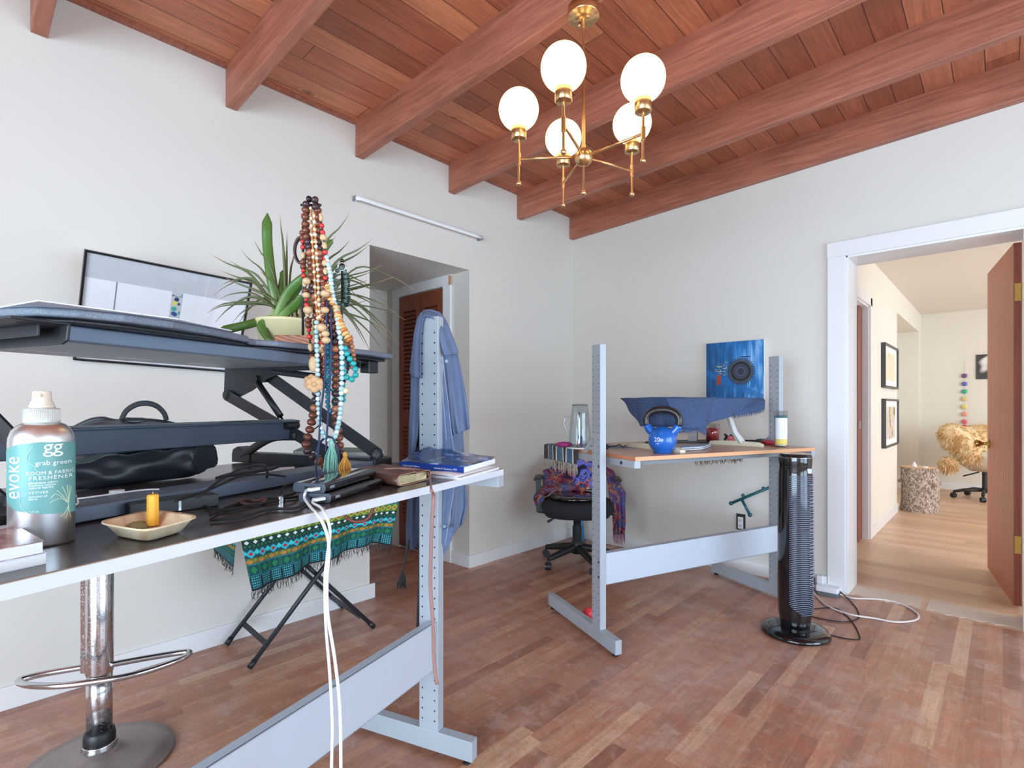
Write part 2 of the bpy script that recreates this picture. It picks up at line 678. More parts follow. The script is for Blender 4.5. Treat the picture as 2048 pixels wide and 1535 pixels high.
# right wall with two windows
f = MB()
WZ0, WZ1 = 0.12, 2.30
WR = [(0.15, 1.80), (1.93, 3.35)]
ys = [NY, WR[0][0], WR[0][1], WR[1][0], WR[1][1], 3.96]
for a, b in ((0, 1), (2, 3), (4, 5)):
    f.box(RX, RX + 0.14, ys[a], ys[b], 0, CZ(RX))
for a, b in WR:
    f.box(RX, RX + 0.14, a, b, 0, WZ0)
    f.box(RX, RX + 0.14, a, b, WZ1, CZ(RX))
struct(f.build('wall_right', WALL))
# near wall (behind the camera) with a wide window
f = MB()
NW = (-1.5, 1.9)
wallprism(f, LX - 0.14, NW[0], 0, NY - 0.14, NY)
wallprism(f, NW[1], RX + .14, 0, NY - 0.14, NY)
f.box(NW[0], NW[1], NY - 0.14, NY, 0, WZ0)
wallprism(f, NW[0], NW[1], WZ1, NY - 0.14, NY)
struct(f.build('wall_near', WALL))
PANE = thin_glass('window_pane')
for k, (a, b) in enumerate(WR):
    f = MB()
    for y in (a, b - 0.05):
        f.box(RX + 0.03, RX + 0.08, y, y + 0.05, WZ0, WZ1)
    for z in (WZ0, WZ1 - 0.05):
        f.box(RX + 0.03, RX + 0.08, a, b, z, z + 0.05)
    wo = struct(f.build('window_%d' % (k + 1), TRIM))
    MB().box(RX + 0.05, RX + 0.056, a + .05, b - .05, WZ0 + .05, WZ1 - .05).build('pane', PANE, wo)
f = MB()
for x in (NW[0], 0.17, NW[1] - 0.05):
    f.box(x, x + 0.05, NY - 0.08, NY - 0.03, WZ0, WZ1)
for z in (WZ0, WZ1 - 0.05):
    f.box(NW[0], NW[1], NY - 0.08, NY - 0.03, z, z + 0.05)
wo = struct(f.build('window_3', TRIM))
MB().box(NW[0] + .05, NW[1] - .05, NY - 0.056, NY - 0.05, WZ0 + .05, WZ1 - .05).build('pane', PANE, wo)

# beams: parallel to the back wall, rising with the ceiling
def beam(y0, th=0.052, dep=0.197):
    f = MB()
    a, b = LX + 0.001, RX
    vs = []
    for x in (a, b):
        for y in (y0, y0 + th):
            for z in (CZ(x) - dep, CZ(x) + 0.01):
                vs.append((x, y, z))
    f.add(vs, [(0, 1, 3, 2), (4, 6, 7, 5), (0, 4, 5, 1), (2, 3, 7, 6), (0, 2, 6, 4), (1, 5, 7, 3)])
    return struct(f.build('trim_beam', BEAM, bevel=0.003))
for y in (-1.9, -1.2, -0.5, 0.198, 0.897, 1.595, 2.299, 2.987, 3.66):
    beam(y)
# dark moulding where ceiling boards meet the left wall
f = MB(); f.box(LX, LX + 0.03, NY, BY, 2.782, 2.80)
struct(f.build('trim_ceiling_edge', BEAM))

# baseboards
f = MB()
f.box(LX, LX + 0.013, NY, HY0 + 0.03, 0, 0.087)
struct(f.build('baseboard_left', TRIM, bevel=0.002))
f = MB()
f.box(LX, LX + 0.013, HY1 - 0.012, BY, 0, 0.087)
f.box(LX - 0.2, LX, HY1 - 0.012, HY1, 0, 0.087)
struct(f.build('baseboard_left_corner', TRIM, bevel=0.002))
f = MB()
f.box(LX + 0.013, DX0 - 0.1, BY - 0.013, BY, 0, 0.087)
f.box(DX1 + 0.1, RX, BY - 0.013, BY, 0, 0.087)
struct(f.build('baseboard_back', TRIM, bevel=0.002))

# passage behind the left wall
f = MB()
f.box(-4.3, LX - 0.14, HY1, HY1 + 0.1, 0, 2.2)
f.box(-4.35, -4.25, 1.2, HY1 + .1, 0, 2.2)
f.box(-3.82, -3.78, 2.28, HY1, 0, HZ)       # short return beside the louvred doors
f.box(-4.3, LX - 0.14, 1.1, 1.2, 0, 2.2)
struct(f.build('wall_passage', WALL))
f = MB(); f.box(-4.3, LX - 0.1401, 1.2, HY1 + 0.1, HZ, HZ + 0.08)
struct(f.build('ceiling_passage', WALL))
f = MB()
f.box(-3.68, -3.575, HY1 - 0.02, HY1, 0, 2.03)
f.box(-3.025, -2.94, HY1 - 0.02, HY1, 0, 2.03)
f.box(-3.68, -2.94, HY1 - 0.02, HY1, 2.03, HZ)
struct(f.build('trim_closet', TRIM, bevel=0.002))
f = MB(); f.box(-2.945, -2.925, HY1 - 0.03, HY1 - 0.019, 2.03, 2.095)
struct(f.build('trim_bare_wood', mat('bare_wood', rgb(196, 140, 100), 0.6)))
# louvred folding doors
LOUV = wood_mat('louvre_wood', [(0.25, rgb(108, 52, 32)), (0.5, rgb(134, 68, 42)), (0.8, rgb(154, 84, 54))], along=2, rough=0.45, darkamt=0.15)
d1 = thing('door_1', 'pair of brown louvred folding closet doors in the passage beyond the left wall', 'door', (-3.3, HY1 - 0.012, 0))
d1['kind'] = 'structure'
for k in range(2):
    xa = -0.272 + k * 0.273
    xb = xa + 0.27
    f = MB()
    f.box(xa, xa + 0.045, -0.012, 0.006, 0.02, 2.02)
    f.box(xb - 0.045, xb, -0.012, 0.006, 0.02, 2.02)
    for z0, z1 in ((0.02, 0.2), (0.98, 1.1), (1.9, 2.02)):
        f.box(xa + .045, xb - .045, -0.012, 0.006, z0, z1)
    dl = f.build('door_leaf', LOUV, d1)
    f = MB()
    for z0, z1 in ((0.2, 0.98), (1.1, 1.9)):
        n = int((z1 - z0) / 0.032)
        for i in range(n):
            z = z0 + (i + 0.5) * (z1 - z0) / n
            f.add([(xa + .045, -0.010, z - 0.012), (xb - .045, -0.010, z - 0.012), (xb - .045, 0.006, z + 0.014), (xa + .045, 0.006, z + 0.014),
                   (xa + .045, -0.010, z - 0.018), (xb - .045, -0.010, z - 0.018), (xb - .045, 0.006, z + 0.008), (xa + .045, 0.006, z + 0.008)],
                  [(0, 1, 2, 3), (7, 6, 5, 4), (0, 4, 5, 1), (3, 2, 6, 7)])
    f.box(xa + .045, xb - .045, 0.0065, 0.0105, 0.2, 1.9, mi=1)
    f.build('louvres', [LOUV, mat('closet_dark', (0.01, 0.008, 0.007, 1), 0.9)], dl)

# the room beyond the doorway
H2X, H2Z = -0.836, 2.42
f = MB()
f.box(H2X - 0.1, H2X, 3.96, 4.45, 0, H2Z)
f.box(H2X - 0.1, H2X, 4.45, 5.37, 2.0, H2Z)
f.box(H2X - 0.1, H2X, 5.37, 6.995, 0, H2Z)
f.box(H2X - 0.1, H2X, 6.995, 8.98, 2.155, H2Z)
f.box(H2X - 0.25, H2X, 8.98, 9.3, 0, H2Z)
f.box(H2X - 0.3, H2X - 0.25, 6.9, 9.1, 0, 2.3)      # back of the recess
f.box(H2X - 0.25, H2X - 0.1, 6.9, 6.995, 0, 2.3)
f.box(H2X - 0.25, H2X - 0.1, 6.995, 8.98, 2.155, 2.3)
f.box(H2X - 1.2, H2X - 0.1, 3.96, 4.06, 0, 2.3)
f.box(H2X - 1.2, H2X - 0.1, 5.6, 5.7, 0, 2.3)
f.box(H2X - 1.3, H2X - 1.2, 3.96, 5.7, 0, 2.3)
struct(f.build('wall_hall_left', WALL2))
f = MB(); f.box(H2X - .3, 3.2, 9.3, 9.4, 0, H2Z)
struct(f.build('wall_hall_back', WALL2))
f = MB()
f.box(3.2, 3.3, 3.96, 4.5, 0, H2Z); f.box(3.2, 3.3, 8.7, 9.4, 0, H2Z)
f.box(3.2, 3.3, 4.5, 8.7, 0, 0.5); f.box(3.2, 3.3, 4.5, 8.7, 2.3, H2Z)
struct(f.build('wall_hall_right', WALL2))
f = MB(); f.box(H2X - 1.3, 3.3, 3.96, 9.4, H2Z, H2Z + 0.06)
struct(f.build('ceiling_hall', WALL2))
f = MB(); f.box(H2X, H2X + 0.012, 5.45, 6.995, 0, 0.09); f.box(H2X, 3.2, 9.288, 9.3, 0, 0.09)
struct(f.build('baseboard_hall', TRIM, bevel=0.002))
f = MB()
f.box(H2X - .001, H2X + 0.015, 5.36, 5.43, 0, 2.07)
f.box(H2X - .001, H2X + 0.015, 4.4, 5.43, 2.0, 2.07)
f.box(H2X - 0.1, H2X - .001, 5.345, 5.37, 0, 2.0)
f.box(H2X - 0.1, H2X - .001, 4.45, 5.37, 1.985, 2.0)
struct(f.build('trim_hall_door', TRIM, bevel=0.002))
RED = wood_mat('door_edge_wood', [(0.3, rgb(112, 50, 34)), (0.7, rgb(138, 66, 44))], along=2, rough=0.4)
f = MB(); f.box(H2X - 0.085, H2X - 0.045, 5.15, 5.34, 0.01, 1.98)
d2 = struct(f.build('door_2', RED))
MB().box(H2X - 0.0445, H2X - 0.043, 5.22, 5.27, 0.95, 1.02).build('latch_plate', mat('steel', rgb(170, 170, 168), 0.35, 0.9), d2)

# open door leaf hinged on the right jamb
VENEER = wood_mat('door_veneer', [(0.2, rgb(160, 88, 52)), (0.5, rgb(180, 106, 64)), (0.85, rgb(198, 124, 78))], along=2, rough=0.5, fine=60, darkamt=0.12, dark=(0.3, 0.15, 0.1, 1))
BRASS = mat('aged_brass', rgb(178, 148, 84), 0.3, 0.95, var=0.15, scale=40)
dang = R(98.4)
d3 = bpy.data.objects.new('door_3', None); COL.objects.link(d3)
d3.location = (0.062, 4.115, 0); d3.rotation_euler = (0, 0, dang); d3['kind'] = 'structure'
MB().box(0, 0.84, -0.017, 0.017, 0.015, 2.07).build('door_leaf', VENEER, d3, bevel=0.001)
MB().box(-0.0015, 0.0, -0.017, 0.017, 0.015, 2.07).build('door_edge', RED, d3)
for z in (1.79, 0.36):
    MB().box(-0.0035, -0.0016, -0.02, 0.013, z - 0.05, z + 0.05).cyl((-0.004, -0.021, 0), 0.006, z - 0.05, z + 0.05, 12).build('hinge', BRASS, d3)
k = MB()
kz = 0.885
k.lathe([(0.0, 0.0), (0.03, 0.0), (0.03, 0.006), (0.012, 0.012), (0.011, 0.035), (0.022, 0.05), (0.026, 0.068), (0.02, 0.078), (0, 0.08)], (0.775, 0.017, kz), 20, axis=(0, 1, 0))
k.lathe([(0.0, 0.0), (0.03, 0.0), (0.03, 0.006), (0.012, 0.012), (0.011, 0.035), (0.022, 0.05), (0.026, 0.068), (0.02, 0.078), (0, 0.08)], (0.775, -0.017, kz), 20, axis=(0, -1, 0))
k.build('door_handle', BRASS, d3)
# ------------------------------------------------------------------ shared materials
GREY = mat('grey_powder_coat', rgb(168, 176, 184), 0.42, 0.1, var=0.03)
GREYD = mat('grey_powder_coat_dark', rgb(120, 126, 132), 0.5, 0.1, var=0.03)
HOLE = mat('dark_hole', (0.01, 0.012, 0.016, 1), 0.8)
BLACKM = mat('black_steel', rgb(44, 46, 51), 0.42, 0.2, var=0.1)
BLACKP = mat('black_plastic', rgb(30, 31, 34), 0.45, var=0.1)
BLACKG = mat('black_gloss', rgb(14, 15, 18), 0.12, var=0.1, Coat_Weight=0.6, Coat_Roughness=0.05)
CHROME = mat('chrome', rgb(205, 208, 212), 0.16, 1.0, var=0.05)
WHITEP = mat('white_plastic', rgb(232, 233, 235), 0.35, var=0.02)
PAPER = mat('paper_edges', rgb(228, 228, 226), 0.7, var=0.06, scale=200)
GOLD = mat('brushed_brass', rgb(214, 172, 122), 0.28, 0.95, var=0.06, scale=60)
RUBBER = mat('black_rubber', rgb(24, 24, 26), 0.7)


def uvnodes(t):
    uv = N(t, 'ShaderNodeUVMap')
    sp = N(t, 'ShaderNodeSeparateXYZ')
    t.links.new(uv.outputs[0], sp.inputs[0])
    return sp.outputs[0], sp.outputs[1]


# ------------------------------------------------------------------ chandelier
def chandelier():
    cx, cy, ks = -1.152, 1.621, 0.8756
    t = thing('chandelier', 'brass five-arm chandelier with lit white glass globes hanging from a ceiling beam', 'chandelier', (cx, cy, CAMH * (1 - ks)))
    t.scale = (ks, ks, ks)
    gm, tt, b = nt('lit_globe')
    tc = N(tt, 'ShaderNodeTexCoord')
    sp = N(tt, 'ShaderNodeSeparateXYZ'); tt.links.new(tc.outputs['Object'], sp.inputs[0])
    ang = M_(tt, 'ARCTAN2', sp.outputs[1], sp.outputs[0])
    st = M_(tt, 'SINE', M_(tt, 'MULTIPLY', ang, 22.0))
    colr = mixc(tt, M_(tt, 'ADD', M_(tt, 'MULTIPLY', st, 0.25), 0.5), (1.0, 0.68, 0.27, 1), (1.0, 0.74, 0.34, 1))
    tt.links.new(colr, b.inputs['Emission Color'])
    b.inputs['Emission Strength'].default_value = 2.8
    setp(b, Base_Color=(0.9, 0.88, 0.82, 1), Roughness=0.25)
    f = MB()
    f.lathe([(0, 2.812), (0.046, 2.812), (0.047, 2.818), (0.066, 2.818), (0.068, 2.822), (0.068, 2.861), (0, 2.861)], seg=40)
    f.build('canopy', GOLD, t)
    for sx in (-1, 1):
        MB().lathe([(0, 2.798), (0.006, 2.8), (0.006, 2.812), (0, 2.812)], (0.03 * sx, -0.01 * sx, 0), 10).build('canopy_screw', GOLD, t)
    f = MB().cyl((0, 0, 0), 0.0048, 2.24, 2.81, 12).cyl((0, 0, 0), 0.0075, 2.255, 2.5, 14).cyl((0, 0, 0), 0.0085, 2.775, 2.812, 14)
    f.build('stem', GOLD, t)
    MB().ball((0, 0, 2.217), 0.039, 28, 16).cyl((0, 0, 0), 0.0095, 2.25, 2.27, 14).build('hub', GOLD, t)
    MB().cyl((0, 0, 0), 0.0055, 2.075, 2.19, 12).ball((0, 0, 2.064), 0.0125, 14, 8).build('finial', GOLD, t)
    for k in range(5):
        th = R(-113.5 + 72 * k)
        dx = math.cos(th) * _rt[0] + math.sin(th) * _fw[0]
        dy = math.cos(th) * _rt[1] + math.sin(th) * _fw[1]
        L = 0.28
        x, y = dx * L, dy * L
        a = MB().tube([(dx * .03, dy * .03, 2.219), (x, y, 2.222)], 0.0058, 12)
        a.cyl((x, y, 0), 0.0095, 2.195, 2.248, 14)
        a.cyl((x, y, 0), 0.0055, 2.125, 2.32, 12).ball((x, y, 2.116), 0.012, 14, 8)
        ao = a.build('arm', GOLD, t)
        MB().lathe([(0, 2.305), (0.029, 2.305), (0.033, 2.309), (0.033, 2.368), (0.029, 2.37), (0, 2.37)], (x, y, 0), 28).build('socket', GOLD, ao)
        g = MB().ball((0, 0, 0), 0.087, 40, 24, (1, 1, 1)).build('glass_globe', gm, ao)
        g.location = (x, y, 2.437)
chandelier()

# thin white rod fixed high on the left wall
f = MB()
rx = LX + 0.045
f.tube(smooth([(LX + .012, 1.585, 2.347), (rx - .012, 1.59, 2.347), (rx, 1.615, 2.346), (rx, 1.75, 2.345)], 4) + [(rx, 2.50, 2.345), (rx, 2.57, 2.345)], 0.0135, 12, flat=((1, 0, 0), 0.55))
t_ = thing('curtain_rod', 'slim white curtain rod on the left wall above the passage opening', 'rod', (0, 0, 0))
f.build('rod', WHITEP, t_)
MB().box(LX, LX + 0.03, 1.578, 1.590, 2.335, 2.36).build('wall_hook', GREYD, t_)
MB().box(LX, LX + 0.05, 2.562, 2.574, 2.33, 2.345).build('wall_hook', GREYD, t_)


# ------------------------------------------------------------------ framed picture on the left wall
def picture():
    w, h = 0.616, 0.445
    lean = math.atan2(0.155, 0.417)
    t = thing('framed_picture', 'wide black framed picture with pale prints and painted-in window reflections leaning out from the left wall', 'picture', (LX + 0.012, 0.323, 1.338), 0)
    # local: x along wall (world +y), y up the frame, z outward
    ux = Vector((0, math.cos(R(2.2)), -math.sin(R(2.2))))
    uy = Vector((math.sin(lean), 0, math.cos(lean)))
    uy = (uy - ux * uy.dot(ux)).normalized()
    uz = Vector((math.cos(lean), 0, -math.sin(lean)))
    Mx = Matrix((ux, uy, ux.cross(uy))).transposed().to_4x4()
    if Mx.col[2].xyz.dot(Vector((1, 0, 0))) < 0:
        Mx.col[2] = -Mx.col[2]
    fr = MB(Mx)
    b_ = 0.009
    for (a, c, d, e) in ((0, w, 0, b_), (0, w, h - b_, h), (0, b_, b_, h - b_), (w - b_, w, b_, h - b_)):
        fr.box(a, c, d, e, 0, 0.022)
    fr.build('frame', mat('frame_black', rgb(30, 30, 33), 0.25, 0.2), t, bevel=0.0015)
    board = mat('reflection_white', rgb(246, 247, 250), 0.25, var=0.01)  # bright white painted in for window reflections on the picture glass
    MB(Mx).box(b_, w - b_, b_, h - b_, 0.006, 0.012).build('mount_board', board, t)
    fm, tt, b = nt('floral_border')
    tc = N(tt, 'ShaderNodeTexCoord')
    v1 = N(tt, 'ShaderNodeTexVoronoi', i_Scale=42.0); tt.links.new(tc.outputs['Object'], v1.inputs['Vector'])
    msk = M_(tt, 'LESS_THAN', v1.outputs['Distance'], 0.44)
    sx = N(tt, 'ShaderNodeSeparateColor'); tt.links.new(v1.outputs['Color'], sx.inputs[0])
    cc = ramp(tt, sx.outputs[0], [(0.0, rgb(58, 92, 150)), (0.3, rgb(70, 128, 190)), (0.45, rgb(80, 180, 160)), (0.6, rgb(232, 226, 120)), (0.85, rgb(64, 78, 120))])
    tt.nodes[-1].color_ramp.interpolation = 'CONSTANT' if hasattr(tt.nodes[-1], 'color_ramp') else None
    tt.links.new(mixc(tt, msk, rgb(205, 205, 208), cc), b.inputs['Base Color'])
    setp(b, Roughness=0.3)
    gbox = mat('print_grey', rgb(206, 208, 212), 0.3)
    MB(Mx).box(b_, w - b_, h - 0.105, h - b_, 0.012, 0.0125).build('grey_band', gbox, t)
    f = MB(Mx)
    f.box(0.305, 0.345, 0.09, h - 0.105, 0.0122, 0.0132)
    f.box(0.345, 0.555, 0.115, 0.165, 0.0122, 0.0132)
    f.box(0.09, 0.305, 0.155, 0.175, 0.0122, 0.0132)
    f.build('painted_strip', fm, t)
    ln = MB(Mx)
    for (a, c, d, e) in ((0.555, 0.559, 0.113, 0.2), (0.02, 0.30, 0.175, 0.178), (0.305, 0.345, h - .125, h - .122), (0.11, 0.113, 0.16, 0.34)):
        ln.box(a, c, d, e, 0.0132, 0.0137)
    ln.build('ruled_line', mat('print_line', rgb(120, 138, 160), 0.4), t)
    MB(Mx).box(b_, w - b_, b_, h - b_, 0.0165, 0.0175).build('glass', thin_glass('picture_glass', (1, 1, 1, 1)), t)
picture()


# ------------------------------------------------------------------ height-adjustable desks
def upright(mb, holes, c, ld, zt, zb=0.08, w=0.073, th=0.034, bolts=()):
    """c centre; ld leg direction angle; holes listed on both wide faces"""
    Mx = Matrix.Translation((c[0], c[1], 0)) @ Matrix.Rotation(ld, 4, 'Z')
    mb.M = Mx
    mb.box(-w / 2, w / 2, -th / 2, th / 2, zb, zt)
    mb.M = None
    holes.M = Mx
    z = zb + 0.035
    n = 0
    while z < zt - 0.03:
        for sx in (-1, 1):
            for sy in (-1, 1):
                holes.lathe([(0, 0), (0.0031, 0)], (sx * 0.0235, sy * (th / 2 + 0.0004), z), 8, False, axis=(0, sy, 0))
        z += 0.0335
        n += 1
    holes.M = None
    return Mx


def desk(name, label, cl, cr, ll, lr, FL, FR, depthvec, top, edge, topmat, edgemat, rail_off, tube_in=0.03):
    t = thing(name, label, 'desk', (0, 0, 0))
    th = 0.0195
    FL, FR, dv = Vector(FL), Vector(FR), Vector(depthvec)
    BLc, BRc = FL + dv, FR + dv
    f = MB()
    f.prism([FL, FR, BRc, BLc], top - th, top, axis=2)
    f.build('desktop', topmat, t, bevel=0.0012)
    # front edge band
    n = Vector((dv.x, dv.y)).normalized() * -1
    e = MB()
    a, b_ = FL + n * 0.0015, FR + n * 0.0015
    e.prism([a, b_, FR + n * 0.0002, FL + n * 0.0002], top - th + 0.0004, top - 0.0012, axis=2)
    e.build('edge_band', edgemat, t)
    side = (FR - FL).normalized()
    for P, sg in ((FL, -1), (FR, 1)):
        s2 = MB()
        q = P + side * (sg * 0.0008)
        s2.prism([P + side * sg * .0001, q, q + dv, P + dv + side * sg * .0001], top - th + 0.0004, top - 0.0012, axis=2)
        s2.build('end_band', edge, t)
    # front tube under the top, and a side arm at each end
    for P, sg in ((FL, 1), (FR, -1)):
        m = MB()
        p0 = P - side * (sg * 0.004) - n * 0.0
        p1 = p0 + dv * 0.93
        m.prism([p0 - side * sg * 0.0, p0 + side * (sg * 0.034), p1 + side * (sg * 0.034), p1], top - th - 0.034, top - th, axis=2)
        so = m.build('side_arm', GREY, t, bevel=0.001)
        bm = MB()
        bp = p0 + dv.normalized() * 0.1 - side * (sg * 0.0006)
        bm.lathe([(0.0, 0.003), (0.006, 0.003), (0.0085, 0.0)], (bp.x, bp.y, top - th - 0.017), 14, axis=(-side.x * sg, -side.y * sg, 0))
        bm.build('bolt', BLACKP, so)
    m = MB()
    a, b_ = FL + dv.normalized() * tube_in + side * .03, FR + dv.normalized() * tube_in - side * .03
    w_ = dv.normalized() * 0.03
    m.prism([a, b_, b_ + w_, a + w_], top - th - 0.022, top - th, axis=2)
    m.build('front_tube', GREYD, t)
    # legs
    for c, ld in ((cl, ll), (cr, lr)):
        d = Vector((math.cos(ld), math.sin(ld)))
        m, hm = MB(), MB()
        upright(m, hm, c, ld, 1.442)
        lo = m.build('leg', GREY, t, bevel=0.0015)
        hm.build('hole_rows', HOLE, lo)
        ft = MB(Matrix.Translation((c[0], c[1], 0)) @ Matrix.Rotation(ld, 4, 'Z'))
        ft.box(-0.163, 0.50, -0.017, 0.017, 0.016, 0.081)
        fo = ft.build('foot_bar', GREY, t, bevel=0.0015)
        for xx in (-0.135, 0.47):
            MB(ft.M).cyl((xx, 0, 0), 0.013, 0, 0.009, 16).cyl((xx, 0, 0), 0.006, 0.009, 0.02, 10).build('levelling_foot', RUBBER, fo)
        # diagonal brace plate from leg back to the top
        br = MB(ft.M)
        sg = 1 if (c is cl) else -1
        y0 = (0.018 if c is cl else -0.022)
        br.prism([(0.018, top + 0.062), (0.034, top + 0.075), (0.046, top + 0.068), (0.125, top + 0.0), (0.085, top - 0.0)], y0, y0 + 0.004, axis=1)
        bo = br.build('brace_plate', GREY, t)
        MB(ft.M).lathe([(0, 0.003), (0.005, 0.003), (0.008, 0)], (0.034, y0 + (0.004 if c is not cl else 0), top + 0.06), 14, axis=(0, -1, 0)).build('bolt', BLACKP, bo)
        bl = MB(ft.M)
        for zz in (0.33, 0.40, top - 0.055):
            for sy in (-1, 1):
                bl.lathe([(0, 0.0025), (0.004, 0.0025), (0.0062, 0)], (-0.0235, sy * 0.0175, zz), 12, axis=(0, sy, 0))
        bl.build('bolt', BLACKP, lo)
    # stretcher rail
    dl = Vector((math.cos(ll), math.sin(ll))); dr = Vector((math.cos(lr), math.sin(lr)))
    A = Vector(cl) - dl * rail_off; B = Vector(cr) - dr * rail_off
    sd = (B - A).normalized()
    A += sd * 0.018; B -= sd * 0.018
    nn = Vector((sd.y, -sd.x))
    if nn.dot(dl) > 0: nn = -nn
    m = MB()
    m.prism([A, B, B - nn * 0.004, A - nn * 0.004], 0.288, 0.442, axis=2)
    m.prism([A, B, B - nn * 0.03, A - nn * 0.03], 0.438, 0.442, axis=2)
    m.prism([A, B, B - nn * 0.03, A - nn * 0.03], 0.288, 0.292, axis=2)
    m.build('stretcher_rail', mat('rail_coat', rgb(190, 200, 212), 0.4, 0.1, var=0.02), t, bevel=0.001)
    return t


TOP1, TOP2 = 0.957, 0.913
LAM = mat('dark_laminate', rgb(72, 66, 68), 0.22, var=0.25, scale=3.0)
EDGE1 = mat('pale_edge_band', rgb(206, 212, 220), 0.4, var=0.03)
BROWN_E = mat('chipped_edge', rgb(140, 118, 100), 0.7)
BEECH = wood_mat('beech_top', [(0.2, rgb(186, 138, 108)), (0.5, rgb(198, 152, 122)), (0.8, rgb(210, 166, 136))], along=1, rough=0.28, fine=30, darkamt=0.05)
BEECHE = mat('beech_edge', rgb(222, 166, 122), 0.4, var=0.05)
BEECHE2 = mat('beech_end', rgb(196, 128, 92), 0.45, var=0.05)
l1 = R(199)
dv1 = (math.cos(R(197.5)) * 0.86, math.sin(R(197.5)) * 0.86)
FR1 = atz(1006, 936.6, TOP1).to_2d(); G1 = atz(300, 1098, TOP1).to_2d()
sd1 = (FR1 - G1).normalized()
FL1 = FR1 - sd1 * 1.36
cr1 = Vector((-1.385, 1.083)); cl1 = cr1 - Vector((math.cos(R(106.5)), math.sin(R(106.5)))) * 1.42
DESK1 = desk('adjustable_desk', 'grey framed desk with a dark scuffed top and white edge in the foreground', cl1, cr1, l1, l1, FL1, FR1, dv1, TOP1,
             EDGE1, LAM, EDGE1, 0.03, 0.25)
# brown line of worn laminate along the near edge
n1 = Vector((-dv1[0], -dv1[1])).normalized()
m = MB(); m.prism([FL1 + n1 * .0016, FR1 + n1 * .0016, FR1 - n1 * .0012, FL1 - n1 * .0012], TOP1 - 0.0011, TOP1 + 0.0002, axis=2)
m.build('worn_edge_line', BROWN_E, DESK1)

l2 = R(156.5)
dv2 = (math.cos(R(158)) * 0.80, math.sin(R(158)) * 0.80)
FL2 = atz(1270.5, 913.4, TOP2).to_2d(); FR2 = atz(1630, 894.3, TOP2).to_2d()
cl2, cr2 = Vector((-1.422, 2.128)), Vector((-0.987, 3.353))
DESK2 = desk('adjustable_desk', 'grey framed desk with a light beech top near the back wall', cl2, cr2, l2, l2, FL2, FR2, dv2, TOP2,
             BEECHE2, BEECH, BEECHE, 0.03)


# ------------------------------------------------------------------ cloth helper
def lerp(a, b, t):
    return a + (b - a) * t


def resample(pts, n):
    P = [Vector(p) for p in pts]
    L = [0]
    for a, b in zip(P, P[1:]):
        L.append(L[-1] + (b - a).length)
    out = []
    for i in range(n):
        s = L[-1] * i / (n - 1)
        k = 0
        while k < len(L) - 2 and L[k + 1] < s:
            k += 1
        t = (s - L[k]) / max(L[k + 1] - L[k], 1e-9)
        out.append(P[k].lerp(P[k + 1], t))
    return out


def cloth(name, A, B, m, parent=None, nu=24, nv=30, fold=0.012, freq=3.0, ph=0.0, solid=0.003, label=None, grow=True, mb=None):
    """sheet between two 3D edge curves A (left) and B (right); folds run along the curves and push towards/away"""
    A = resample(A, nv); B = resample(B, nv)
    rows = []
    view = Vector((_fw[0], _fw[1], 0))
    for i in range(nv):
        row = []
        for j in range(nu):
            s = j / (nu - 1); tt = i / (nv - 1)
            k = (0.3 + 0.7 * tt) if grow else 1.0
            off = fold * k * (math.sin(2 * math.pi * freq * s + ph + 1.1 * math.sin(3 * tt)) + 0.35 * math.sin(2 * math.pi * freq * 2.3 * s + ph * 2 + 2 * tt))
            row.append(A[i].lerp(B[i], s) + view * off)
        rows.append(row)
    f = MB() if mb is None else mb
    f.sheet(rows)
    if mb is not None:
        return None
    return f.build(name, m, parent, solid=solid, label=label)


def fringe(mb, pts, n, L, r=0.0012, jit=0.006, down=(0, 0, -1), seg=4):
    P = resample(pts, n)
    for p in P:
        q = p + Vector((random.uniform(-jit, jit), random.uniform(-jit, jit), 0))
        l = L * random.uniform(0.6, 1.15)
        a = Vector(down) * l
        k = [p, p.lerp(q, .5) + a * .35, q + a * .7 + Vector((random.uniform(-jit, jit), random.uniform(-jit, jit), 0)), q + a + Vector((random.uniform(-jit, jit), random.uniform(-jit, jit), 0)) * 1.3]
        mb.tube(k, [r, r, r * .9, r * .4], seg, caps=False)
# ------------------------------------------------------------------ sit-stand riser on the foreground desk
RB = Vector((-1.36, 0.86, TOP1))
RA = R(111)
RM = Matrix.Translation(RB) @ Matrix.Rotation(RA, 4, 'Z')       # local x along the front (to the far right), y to the rear


def rl(p):
    """world -> riser local"""
    return RM.inverted() @ Vector(p)


